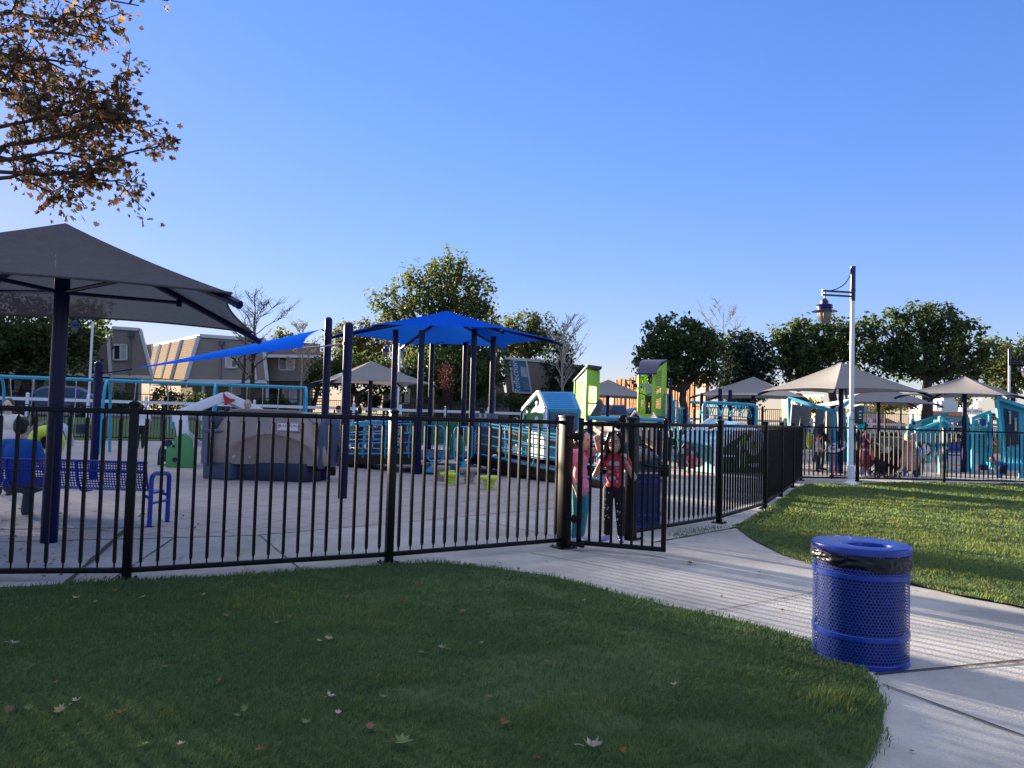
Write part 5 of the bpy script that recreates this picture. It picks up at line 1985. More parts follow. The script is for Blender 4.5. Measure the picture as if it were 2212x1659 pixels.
tt = thing('sensory_tower', 'tall leaning teal panel tower with navy board at the right edge', 'play panel', (xat(2180, 27), 27, 0))
o_ = V(tt.location)
plate(tt, [LT(2153, 864, 27), LT(2225, 886, 27), LT(2225, 1010, 27), LT(2172, 1010, 27)], M_teal, 'wall_panel')
MB().beam(LT(2151, 859, 26.9), LT(2240, 888, 26.9), 0.12, 0.12).build('rail', M_turq, tt)
MB().beam(LT(2152, 860, 26.92), LT(2170, 1012, 26.92), 0.10, 0.10).build('post', M_teal_l, tt)
plate(tt, [LT(2170, 882, 26.95), LT(2201, 890, 26.95), LT(2201, 960, 26.95), LT(2176, 965, 26.95)], M_dnavy, 'navy_board', 0.03)
for x, y in ((2181, 890), (2193, 905)):
    c = LT(x, y, 26.9)
    MB().ell(c, (0.045, 0.03, 0.045)).build('knob', M_teal_l, tt)
    MB().tube([c + V((0, -0.02, -0.05)), c + V((0, -0.02, -0.42))], 0.03, 8).build('slider', M_cream, tt)
for i in range(5):
    x0 = 2155 + i * 17
    p0, p1 = LT(x0, 966, 25.6), LT(x0 + 26, 982, 25.4)
    MB().tube([V((p0.x, p0.y, 0.35)), p0 + V((0, 0, -0.06)), p0 + V((0.06, 0, 0.0)), p1 + V((-0.06, 0, 0.02)), p1 + V((0, 0, -0.05)), V((p1.x, p1.y, 0.35))], 0.024, 8).build('hand_loop', M_turq, tt)
plate(tt, [LT(2154, 1000, 25.3), LT(2260, 1003, 25.3), LT(2260, 1018, 25.3), LT(2160, 1016, 25.3)], M_turq, 'platform_edge', 0.6)
for px in (2158, 2205):
    p = LT(px, 1012, 25.5)
    MB().beam(p, V((p.x, p.y, 0)), 0.10, 0.08).build('leg', M_turq, tt)

# far blue bench between the teal walls
fbn = thing('bench', 'distant blue bench seen between the two teal play walls', 'bench', (xat(2062, 33), 33, 0))
MB().box((0, 0, 0.45), (1.3, 0.4, 0.06)).build('seat', M_blue, fbn, bevel=0.01)
MB().box((0, 0.22, 0.75), (1.3, 0.05, 0.25)).build('backrest', M_blue, fbn, bevel=0.01)
for x in (-0.6, 0.6):
    MB().box((x, 0, 0.22), (0.10, 0.42, 0.42)).build('leg', M_blue, fbn)
fb2 = thing('picnic_table', 'blue picnic table under the umbrella left of the blue canopy', 'table', (xat(800, 29), 29, 0))
MB().box((0, 0, 0.74), (2.0, 0.8, 0.05)).build('tabletop', M_blue, fb2, bevel=0.01)
for y in (-0.65, 0.65):
    MB().box((0, y, 0.44), (2.0, 0.25, 0.04)).build('bench_seat', M_blue, fb2, bevel=0.01)
for x in (-0.8, 0.8):
    MB().tube([(x, -0.65, 0), (x, -0.3, 0.72)], 0.03, 8).tube([(x, 0.65, 0), (x, 0.3, 0.72)], 0.03, 8).build('leg', M_blue, fb2)
sn = thing('spinner_seat', 'grey and slate round spinner seat behind the left ramp railing', 'spinner', (xat(832, 25.5), 25.5, 0))
MB().lathe([(0.30, 0), (0.42, 0.15), (0.44, 0.34), (0.40, 0.36), (0.36, 0.2), (0.001, 0.16)], (0, 0, 0.05), 24).build('tub', M_slate, sn)
MB().grid(lambda u, v: V((0.42 * math.cos(PI * (0.0 + u)), 0.42 * math.sin(PI * u) * (0.9), 0.40 + 0.85 * v * math.sin(PI * u) ** 0.5)), 16, 6).build('hood', M_greyp, sn, ang=60)
tdr = thing('play_drum', 'small white round drum table beside the woman in jeans', 'play drum', (xat(1130, 24), 24, 0))
MB().lathe([(0.001, 0.64), (0.25, 0.64), (0.27, 0.68), (0.25, 0.72), (0.20, 0.70), (0.001, 0.70)], (0, 0, 0), 24).build('drum_top', M_white, tdr)
MB().cyl((0, 0, 0), 0.07, 0.64, 12).build('leg', M_turq, tdr)
# ------------------------------------------------------------------ helpers for the far side
CMI = CM.inverted()


def proj(p):
    q = CMI @ (V(p) - V((0, 0, CAMH)))
    return CX + FP * q.x / -q.z, CY - FP * q.y / -q.z


def on_s(px, s, dz=0.0):
    lo, hi = -60.0, 160.0
    for _ in range(50):
        m = (lo + hi) / 2
        q = bl(m, s)
        if proj((q.x, q.y, 1.0))[0] < px:
            lo = m
        else:
            hi = m
    q = bl(lo, s)
    return V((q.x, q.y, gz(q.x, q.y) + dz))


BANG = math.atan2(BD.y, BD.x)

# ------------------------------------------------------------------ back perimeter fence, white rail fence, street fence
def panel_fence(label, s, p0, p1, step, h, m, group, nm, npk, z_in=True, rails=None, pw=0.02, postw=0.07):
    a = on_s(p0, s)
    b = on_s(p1, s)
    n = max(1, int((b - a).length / step))
    r = thing(nm, label, 'fence', a, 0, group)
    pts = []
    for i in range(n + 1):
        q = a.lerp(b, i / n)
        q.z = gz(q.x, q.y) + 0.01
        pts.append(q)
    pm0 = None
    for q in pts:
        if pm0 is None:
            mb = MB().box((0, 0, (h + 0.08) / 2), (postw, postw, h + 0.08))
            mb.lathe([(postw * 0.85, h + 0.08), (postw * 0.85, h + 0.10), (0.001, h + 0.10 + postw * 0.5)], (0, 0, 0), 4, rot=Matrix.Rotation(R(45), 3, 'Z'))
            pm0 = mb.build('post', m, r)
            c = pm0
        else:
            c = pm0.copy()
            COL.objects.link(c)
            c.parent = r
        c.location = q - a
        c.rotation_euler = (0, 0, BANG)
    for i in range(n):
        u, v = pts[i] - a, pts[i + 1] - a
        mb = MB()
        for z, hh in rails:
            mb.beam(u + V((0, 0, z)), v + V((0, 0, z)), 0.04, hh)
        for k in range(npk):
            q = u.lerp(v, (k + 0.5) / npk)
            mb.box(q + V((0, 0, h / 2 + 0.03)), (pw, pw, h - 0.1), BANG)
        mb.build('rail_panel', m, r, smooth=False)
    return r


panel_fence('black picket fence along the back of the yard in front of the far lawn', 0.3, -80, 1500, 2.44, 1.5, M_black, 'black picket fences of the play yard', 'picket_fence', 20, rails=[(1.46, 0.045), (0.12, 0.045)])
panel_fence('black picket fence on top of the stone wall behind the right play area', 2.4, 1500, 2300, 2.44, 1.62, M_black, 'black picket fences of the play yard', 'picket_fence', 16, rails=[(1.58, 0.045), (0.12, 0.045)])
panel_fence('long white vinyl rail fence beside the road behind the yard', 5.9, -80, 2320, 2.6, 1.02, M_vinyl, None, 'rail_fence', 0, rails=[(0.86, 0.15), (0.40, 0.15)], postw=0.13)
panel_fence('dark iron fence across the street in front of the flats', 18.8, -60, 1240, 2.44, 1.5, M_black, None, 'iron_fence', 17, rails=[(1.46, 0.05), (0.15, 0.05)])

wa, wb_ = on_s(1390, 0.9), on_s(2330, 0.9)
sw = thing('retaining_wall', 'dark stone retaining wall below the far right fence', 'wall', (wa.x, wa.y, 0))
q0, q1 = V((wa.x, wa.y, 0)) - V(sw.location), V((wb_.x, wb_.y, 0)) - V(sw.location)
dn = V((BN.x, BN.y, 0))
mb = MB()
L_ = (q1 - q0).length
dr = (q1 - q0).normalized()
rw = random.Random(3)
for row in range(4):
    x = -rw.random() * 0.4
    while x < L_:
        ln = rw.uniform(0.45, 0.8)
        hgt = 0.2
        mb.box(q0 + dr * (x + ln / 2) + V((0, 0, 0.1 + row * 0.2)) + dn * (row * 0.03 + rw.uniform(-0.03, 0.03)), (ln - 0.015, 0.35, hgt - 0.012), math.atan2(dr.y, dr.x))
        x += ln
mb.build('stone_courses', M_stone, sw, smooth=False)
MB().beam(q0 + V((0, 0, 0.83)) + dn * 0.12, q1 + V((0, 0, 0.83)) + dn * 0.12, 0.42, 0.07).build('coping', M_stone, sw)


# ------------------------------------------------------------------ flats across the street
def siding(root, quad, m=None, boards=16, nm='siding_wall', out=0.025):
    """lapped boards over a quad bl, br, tr, tl (world)"""
    bl_, br_, tr_, tl_ = [V(p) - V(root.location) for p in quad]
    n = (br_ - bl_).cross(tl_ - bl_).normalized()
    mb = MB()
    for i in range(boards):
        u, v = i / boards, (i + 1) / boards
        a, b = bl_.lerp(tl_, u) + n * out, br_.lerp(tr_, u) + n * out
        c, d = br_.lerp(tr_, v), bl_.lerp(tl_, v)
        mb.quad(a, b, c, d)
        mb.quad(bl_.lerp(tl_, u), br_.lerp(tr_, u), b, a)
    return mb.build(nm, m or M_side, root, smooth=False)


def solid(root, poly, off, m, nm, bevel=0.0):
    o = V(root.location)
    return MB().prism([V(p) - o for p in poly], off).build(nm, m, root, smooth=False, bevel=bevel)


def trimline(root, a, b, wd=0.22, m=None, nm='trim_board', out=0.06):
    o = V(root.location)
    return MB().beam(V(a) - o + V((0, -out, 0)), V(b) - o + V((0, -out, 0)), wd, 0.12, up=(0, 1, 0)).build(nm, m or M_trim, root)


def window(root, x0, y0, x1, y1, Y, lit=None, left_dark=True):
    o = V(root.location)
    P = [at(x0, y1, Y), at(x1, y1, Y), at(x1, y0, Y), at(x0, y0, Y)]
    P = [p - o for p in P]
    fr = MB()
    for a, b in zip(P, P[1:] + P[:1]):
        fr.beam(a, b, 0.10, 0.09, up=(0, 1, 0))
    fr.beam((P[0] + P[1]) / 2, (P[2] + P[3]) / 2, 0.07, 0.07, up=(0, 1, 0))
    f = fr.build('window', M_trim, root)
    mid0, mid1 = (P[0] + P[1]) / 2, (P[2] + P[3]) / 2
    MB().prism([P[0], mid0, mid1, P[3]], (0, 0.03, 0)).build('pane', M_glass if left_dark else M_blind, f)
    MB().prism([mid0, P[1], P[2], mid1], (0, 0.03, 0)).build('pane', M_blind if left_dark else M_glass, f)
    return f


YB = 56
B1 = thing('apartment_building', 'tan lap-sided flats half hidden behind the dark tree at left', 'building', at(200, 895, YB))
dep = V((0, 9, 0))
depl = V((-3.4, 5.5, 0))
solid(B1, [at(x, y, YB + 0.05) for x, y in ((241, 811), (330, 813), (304, 712), (243, 708))], V((-3.4, 5.5, 0)), M_side, 'upper_storey')
siding(B1, [at(241, 811, YB), at(330, 813, YB), at(304, 712, YB), at(243, 708, YB)], boards=20)
solid(B1, [at(x, y, YB + 0.85) for x, y in ((-160, 805), (241, 811), (243, 712), (-160, 690))], depl, M_side2, 'upper_storey')
siding(B1, [at(-160, 805, YB + 0.8), at(241, 811, YB + 0.8), at(243, 711, YB + 0.8), at(-160, 692, YB + 0.8)], M_side2, 20)
solid(B1, [at(x, y, YB + 1.85) for x, y in ((-160, 905), (306, 905), (306, 812), (-160, 804))], depl * 0.8, M_side2, 'lower_storey')
siding(B1, [at(-160, 905, YB + 1.8), at(306, 905, YB + 1.8), at(306, 814, YB + 1.8), at(-160, 806, YB + 1.8)], M_side2, 14)
for a, b in (((243, 708), (304, 712)), ((304, 712), (330, 813)), ((234, 711), (240, 811)), ((240, 813), (330, 815)), ((-160, 800), (240, 811))):
    trimline(B1, at(*a, YB), at(*b, YB))
for x in (73, 140, 243, 303):
    trimline(B1, at(x, 815, YB + 0.9), at(x, 900, YB + 0.9), 0.2)
window(B1, 245.5, 745, 274, 777, YB - 0.08)
window(B1, 97, 822, 122, 846, YB + 1.7, left_dark=False)
window(B1, 245, 826, 268, 850, YB + 1.7)
window(B1, 20, 820, 45, 845, YB + 1.7)
trimline(B1, at(283, 722, YB), at(281, 812, YB), 0.14, mat('conduit_grey', (0.2, 0.17, 0.15), 0.6), 'conduit')
MB().box(at(283, 722, YB - 0.2) - V(B1.location), (0.35, 0.25, 0.35)).build('floodlight', M_greyp, B1)

B2 = thing('apartment_building', 'tan flats with an orange sunlit slanted end wall behind the swings', 'building', at(520, 895, YB))
solid(B2, [at(x, y, YB + 0.06) for x, y in ((405, 821), (578, 823), (578, 735), (433, 725))], V((-11.0, 18, 0)), M_side, 'upper_storey')
siding(B2, [at(405, 821, YB), at(578, 823, YB), at(575, 735, YB), at(433, 725, YB)], boards=19)
# the long sunlit wall leaning back on the left
w_f0, w_f1 = at(405, 821, YB), at(433, 725, YB)
w_b0, w_b1 = at(318, 815, YB + 20), at(334, 746, YB + 20)
M_side3 = mat('smooth_tan_siding', (0.33, 0.27, 0.21), 0.7, var=0.05, spec=0.0)
siding(B2, [w_b0 + V((-0.03, -0.03, 0)), w_f0 + V((-0.03, -0.03, 0)), w_f1 + V((-0.03, -0.03, 0)), w_b1 + V((-0.03, -0.03, 0))], M_side3, 20, 'end_wall', 0.02)
for t in (0.0, 0.30, 0.55, 0.80):
    a, b = w_f0.lerp(w_b0, t), w_f1.lerp(w_b1, t)
    trimline(B2, a + V((-0.08, 0, 0)), b + V((-0.08, 0, 0)), 0.28 if t in (0.0, 0.30, 0.80) else 0.12)
trimline(B2, w_f1, w_b1, 0.16)
for a, b in (((433, 725), (575, 735)), ((405, 823), (578, 825)), ((546, 766), (553, 823)), ((571, 760), (578, 823))):
    trimline(B2, at(*a, YB), at(*b, YB), 0.24)
solid(B2, [at(x, y, YB + 1.05) for x, y in ((575, 823), (673, 823), (673, 765), (575, 765))], dep, M_side2, 'upper_storey')
siding(B2, [at(575, 823, YB + 1), at(673, 823, YB + 1), at(673, 766, YB + 1), at(575, 766, YB + 1)], boards=12)
solid(B2, [at(572, 768, YB - 0.3), at(690, 769, YB - 0.3), at(690, 745, YB + 2.5), at(572, 737, YB + 2.5)], (0, 0.2, 0.1), M_roofp, 'mansard_roof')
trimline(B2, at(572, 769, YB - 0.3), at(690, 770, YB - 0.3), 0.2)
solid(B2, [at(x, y, YB + 1.9) for x, y in ((415, 905), (673, 905), (673, 823), (415, 821))], depl * 0.8, M_side2, 'lower_storey')
siding(B2, [at(415, 905, YB + 1.85), at(673, 905, YB + 1.85), at(673, 825, YB + 1.85), at(415, 823, YB + 1.85)], M_side2, 13)
for x in (440, 543, 578, 673):
    trimline(B2, at(x, 824, YB + 0.8), at(x, 900, YB + 0.8), 0.2)
trimline(B2, at(478, 745, YB), at(476, 820, YB), 0.14, _M['conduit_grey'], 'conduit')
MB().box(at(478, 741, YB - 0.2) - V(B2.location), (0.35, 0.25, 0.3)).build('floodlight', M_greyp, B2)
window(B2, 488, 771, 512, 794, YB - 0.08, left_dark=False)
window(B2, 603, 772, 636, 799, YB + 0.9)
window(B2, 496, 830, 520, 852, YB + 1.75, left_dark=False)
window(B2, 612, 838, 640, 868, YB + 1.75)
solid(B2, [at(x, y, YB + 1.7) for x, y in ((582, 900), (606, 900), (606, 832), (582, 832))], (0, 0.05, 0), M_dark, 'porch_inner_shade')  # dark sheet painting the shade inside the porch
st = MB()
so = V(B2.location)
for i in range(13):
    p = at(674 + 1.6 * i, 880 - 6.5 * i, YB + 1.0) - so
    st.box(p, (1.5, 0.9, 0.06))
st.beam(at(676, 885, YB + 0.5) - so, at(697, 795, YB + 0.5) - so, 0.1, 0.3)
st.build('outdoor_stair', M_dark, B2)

B5 = thing('apartment_building', 'small grey roofed flats seen in the gap between two tan buildings', 'building', at(325, 820, 78))
solid(B5, [at(x, y, 78) for x, y in ((300, 820), (352, 820), (348, 742), (308, 745))], (0, 8, 0), M_side2, 'wall')
solid(B5, [at(x, y, 77.8) for x, y in ((312, 795), (320, 795), (318, 750), (310, 752))], (0, 0.1, 0), M_roofp, 'roof_slope')
trimline(B5, at(330, 745, 77.8), at(336, 815, 77.8), 0.25)

YC = 60
B3 = thing('apartment_building', 'tan flats behind the dark trees under the blue canopy', 'building', at(960, 900, YC))
solid(B3, [at(x, y, YC + 0.06) for x, y in ((828, 905), (1100, 908), (1100, 848), (828, 845))], dep, M_side2, 'lower_storey')
siding(B3, [at(828, 905, YC), at(1100, 908, YC), at(1100, 850, YC), at(828, 847, YC)], M_side2, 12)
solid(B3, [at(x, y, YC - 0.9) for x, y in ((884, 846), (1090, 850), (1075, 770), (866, 756))], dep, M_side, 'upper_storey')
siding(B3, [at(884, 846, YC - 1), at(1090, 850, YC - 1), at(1075, 770, YC - 1), at(866, 756, YC - 1)], mat('brown_siding', (0.2, 0.15, 0.11), 0.75, var=0.06), 16)
trimline(B3, at(866, 756, YC - 1.05), at(884, 846, YC - 1.05), 0.25)
trimline(B3, at(866, 756, YC - 1.05), at(1075, 770, YC - 1.05), 0.2)
window(B3, 877, 790, 894, 815, YC - 1.1)
window(B3, 866, 848, 884, 872, YC - 0.1)
window(B3, 770, 845, 800, 868, YC - 0.1)
trimline(B3, at(860, 846, YC - 0.2), at(859, 905, YC - 0.2), 0.2)

YD = 62
B4 = thing('apartment_building', 'tan mansard roofed building carrying the tall leaning blue banner', 'building', at(1140, 900, YD))
solid(B4, [at(x, y, YD + 0.1) for x, y in ((1095, 849), (1290, 857), (1270, 790), (1086, 773))], dep, M_side, 'mansard')
siding(B4, [at(1095, 849, YD), at(1212, 853, YD), at(1189, 782, YD), at(1086, 773, YD)], boards=20)
trimline(B4, at(1086, 773, YD), at(1189, 782, YD), 0.2)
trimline(B4, at(1189, 782, YD), at(1212, 853, YD), 0.2)
siding(B4, [at(1080, 905, YD + 1), at(1290, 908, YD + 1), at(1290, 857, YD + 1), at(1080, 850, YD + 1)], M_side2, 10)
solid(B4, [at(x, y, YD + 1.1) for x, y in ((1080, 905), (1290, 908), (1290, 857), (1080, 850))], dep * 0.8, M_side2, 'lower_storey')
window(B4, 1139, 856, 1157, 869, YD + 0.9)
BN_ = thing('banner', 'tall blue and white banner lettered Reflections on the leaning roof', 'banner', at(1125, 848, YD - 0.4))
bo_ = V(BN_.location)
bc = [at(1109, 847, YD - 0.4), at(1148, 849, YD - 0.4), at(1137, 779, YD - 0.4), at(1101, 776, YD - 0.4)]
MB().prism([p - bo_ for p in bc], (0, 0.08, 0)).build('banner_sheet', mat('banner_blue', (0.03, 0.12, 0.24), 0.6, col2=(0.10, 0.28, 0.40), vs=0.5), BN_)
fr = MB()
for a, b in zip(bc, bc[1:] + bc[:1]):
    fr.beam(a - bo_ + V((0, -0.05, 0)), b - bo_ + V((0, -0.05, 0)), 0.13, 0.06, up=(0, 1, 0))
fr.build('frame', M_trim, BN_)


def bq(u, v):
    return bc[0].lerp(bc[1], u).lerp(bc[3].lerp(bc[2], u), v) - bo_ + V((0, -0.03, 0))


tx, ty = bq(0.3, 0.9) - bq(0.3, 0.1), bq(0, 0.5) - bq(0.5, 0.5)
text_part('lettering', 'Reflections', 0.66, frame(bq(0.26, 0.50), tx, ty), M_white, BN_, 0.01, shear=0.35)
MB().prism([bq(0.55, 0.50), bq(0.92, 0.48), bq(0.95, 0.78), bq(0.60, 0.80)], (0, -0.01, 0)).build('picture_patch', mat('banner_pale', (0.45, 0.5, 0.55), 0.6, var=0.25, vs=2), BN_)
for v0 in (0.12, 0.18, 0.24, 0.30):
    MB().prism([bq(0.62, v0), bq(0.95, v0 - 0.01), bq(0.95, v0 + 0.02), bq(0.62, v0 + 0.03)], (0, -0.01, 0)).build('caption_line', mat('banner_line', (0.2, 0.35, 0.45), 0.6), BN_)

# orange slatted building at the right, its side to the sun
S0, S1 = at(1272, 900, 98), at(1532, 900, 64)
ob = thing('wood_building', 'sunlit orange building clad in vertical wooden slats behind the towers', 'building', V((S0.x, S0.y, 0.5)))
o_ = V(ob.location)
d = V((S1.x - S0.x, S1.y - S0.y, 0))
Ls = d.length
d.normalize()
nn = V((d.y, -d.x, 0))
HB = 5.3
MB().prism([V((0, 0, 0)), d * Ls, d * Ls + V((3, 16, 0)), V((12, 10, 0))], (0, 0, HB)).build('core', mat('orange_board', (0.28, 0.16, 0.10), 0.8, spec=0.0, var=0.2), ob)
sl_ = MB()
x = 0.1
rs_ = random.Random(5)
while x < Ls - 0.2:
    wd_ = rs_.uniform(0.10, 0.32)
    th_ = rs_.uniform(0.05, 0.28)
    if not any(abs(x - w0) < 1.5 for w0 in (9, 21, 33)):
        sl_.box(d * (x + wd_ / 2) + nn * th_ / 2 + V((0, 0, HB / 2 + rs_.uniform(-0.1, 0.3))), (wd_, th_, HB), math.atan2(d.y, d.x))
    x += wd_ + rs_.uniform(0.05, 0.30)
sl_.build('slat_cladding', M_wood, ob, smooth=False)
for w0 in (9, 21, 33):
    for z in (1.3, 3.6):
        c = d * w0 + nn * 0.1 + V((0, 0, z))
        f = MB()
        for dx, dz, sx, sz in ((-1.2, 0, 0.14, 1.8), (1.2, 0, 0.14, 1.8), (0, 0.9, 2.5, 0.14), (0, -0.9, 2.5, 0.14)):
            f.box(c + d * dx + V((0, 0, dz)), (sx, 0.2, sz), math.atan2(d.y, d.x))
        fo = f.build('window', M_wood, ob)
        MB().box(c - nn * 0.05, (2.3, 0.05, 1.7), math.atan2(d.y, d.x)).build('pane', mat('brown_shutter', (0.2, 0.09, 0.05), 0.7), fo)

# low commercial buildings far right
for lab, x0, x1, y0, y1, Y0, Y1, m, nm in (
        ('sunlit yellow low building far behind the turquoise frame', 1690, 1772, 858, 896, 130, 105, mat('yellow_stucco', (0.55, 0.40, 0.2), 0.8, var=0.1, vs=0.3), 'store_building'),
        ('long white warehouse with dark stripes behind the right tree', 1985, 2112, 866, 898, 120, 100, mat('white_metal_wall', (0.55, 0.55, 0.6), 0.6, var=0.05), 'warehouse'),
        ('pale low building with grey roof left of the red stop sign', 1858, 1905, 872, 897, 110, 104, mat('pale_stucco', (0.5, 0.42, 0.34), 0.8, var=0.1), 'store_building')):
    a, b = at(x0, y1, Y0), at(x1, y1, Y1)
    a.z = b.z = 0.4
    r = thing(nm, lab, 'building', a)
    za, zb2 = at(x0, y0, Y0).z, at(x1, y0, Y1).z
    P = [V((0, 0, 0)), b - a, V((b.x - a.x, b.y - a.y, zb2 - 0.4)), V((0, 0, za - 0.4))]
    MB().prism(P, (3, 9, 0)).build('wall', m, r)
    MB().prism([P[3] + V((-0.3, -0.3, 0)), P[2] + V((0.3, -0.3, 0)), P[2] + V((3.3, 9, 0)), P[3] + V((2.7, 9, 0))], (0, 0, 0.35)).build('roof', M_greyp, r)
    if nm == 'warehouse':
        for k in (0.35, 0.55):
            MB().prism([P[0].lerp(P[3], k) + V((0, -0.05, 0)), P[1].lerp(P[2], k) + V((0, -0.05, 0)), P[1].lerp(P[2], k + 0.07) + V((0, -0.05, 0)), P[0].lerp(P[3], k + 0.07) + V((0, -0.05, 0))], (0, 0.03, 0)).build('stripe', M_dark, r)
    else:
        for k in (0.2, 0.5, 0.8):
            q = (b - a) * k
            MB().box(q + V((0, -0.1, 1.4)), (1.8, 0.1, 1.5)).build('window', M_glass, r)
cw = thing('chimney_block', 'white stepped concrete sign block beside the right tree trunk', 'sign block', at(2046, 900, 88))
o_ = V(cw.location)
MB().box((0, 0, 0.9), (1.9, 1.0, 1.8)).build('base', M_trim, cw, bevel=0.05)
MB().box((0, 0, 2.2), (1.3, 0.8, 1.0)).build('top', M_trim, cw, bevel=0.05)
ow = thing('garden_wall', 'low orange brick wall beyond the road at right', 'wall', at(2005, 903, 75))
MB().box((1.5, 0, 0.25), (4.6, 0.4, 0.8)).build('brick_wall', mat('orange_brick', (0.45, 0.2, 0.12), 0.8, var=0.2, vs=3), ow)
MB().box((1.5, 0, 0.69), (4.8, 0.5, 0.08)).build('coping', M_trim, ow)

# signs
s1 = thing('banner', 'white hiring banner with red letters near the right umbrella post', 'banner', at(2103, 905, 70))
o_ = V(s1.location)
p = [at(2083, 896, 70) - o_, at(2122, 897, 70) - o_, at(2122, 882, 70) - o_, at(2083, 881, 70) - o_]
MB().prism(p, (0, 0.05, 0)).build('sheet', M_white, s1)
text_part('lettering', 'NOW HIRING', 0.34, frame((p[0] + p[2]) / 2 + V((0, -0.02, 0)), (1, 0, 0), (0, 0, 1)), M_red, s1, 0.006)
for q in (p[0], p[1]):
    MB().tube([q + V((0, 0.08, 0.5)), V((q.x, q.y + 0.08, -0.1))], 0.04, 8).build('pole', M_steel, s1)
s2 = thing('sign_board', 'navy sign board with white letters beside the teal tower', 'sign', at(2138, 915, 58))
o_ = V(s2.location)
p = [at(2121, 907, 58) - o_, at(2158, 908, 58) - o_, at(2158, 893, 58) - o_, at(2121, 892, 58) - o_]
MB().prism(p, (0, 0.05, 0)).build('board', M_dnavy, s2)
c = (p[0] + p[2]) / 2 + V((0, -0.02, 0))
text_part('lettering', 'VESTI', 0.36, frame(c + V((0.05, 0, -0.10)), (1, 0, 0), (0, 0, 1)), M_white, s2, 0.006)
text_part('lettering', 'lison', 0.2, frame(c + V((-0.1, 0, 0.15)), (1, 0, 0), (0, 0, 1)), M_white, s2, 0.006)
for q in (p[0], p[1]):
    MB().tube([q + V((0, 0.08, 0.3)), V((q.x, q.y + 0.08, -0.3))], 0.04, 8).build('pole', M_steel, s2)
for lab, px, py, Y, rr in (('red octagon stop sign behind the turquoise slab frame', 1724, 861, 48, 0.36), ('red octagon stop sign on a pole beside the right tree trunk', 1964, 872, 62, 0.36)):
    g_ = on_s(px, 9)
    s_ = thing('stop_sign', lab, 'road sign', V((xat(px, Y, 2), Y, 0.9)), 0, 'stop signs')
    z = at(px, py, Y).z - 0.9
    MB().lathe([(0.001, -0.01), (rr, -0.01), (rr, 0.01), (0.001, 0.01)], (0, -0.05, z), 8, rot=Matrix.Rotation(R(90), 3, 'X') @ Matrix.Rotation(R(22.5), 3, 'Z')).build('plate', M_red, s_, smooth=False)
    text_part('lettering', 'STOP', 0.24, frame((0, -0.066, z), (1, 0, 0), (0, 0, 1)), M_white, s_, 0.003)
    MB().cyl((0, 0, 0), 0.035, z + 0.3, 8).build('pole', M_steel, s_)
bs = thing('street_sign', 'thin pole with white street sign plates left of the blue canopy posts at right', 'road sign', on_s(1068, 14.5))
MB().cyl((0, 0, 0), 0.035, 3.1, 8).build('pole', M_steel, bs)
for k in range(3):
    MB().box((-0.28, 0, 2.9 - 0.42 * k), (0.46, 0.02, 0.36)).build('plate', M_white if k != 1 else M_paleblue, bs)


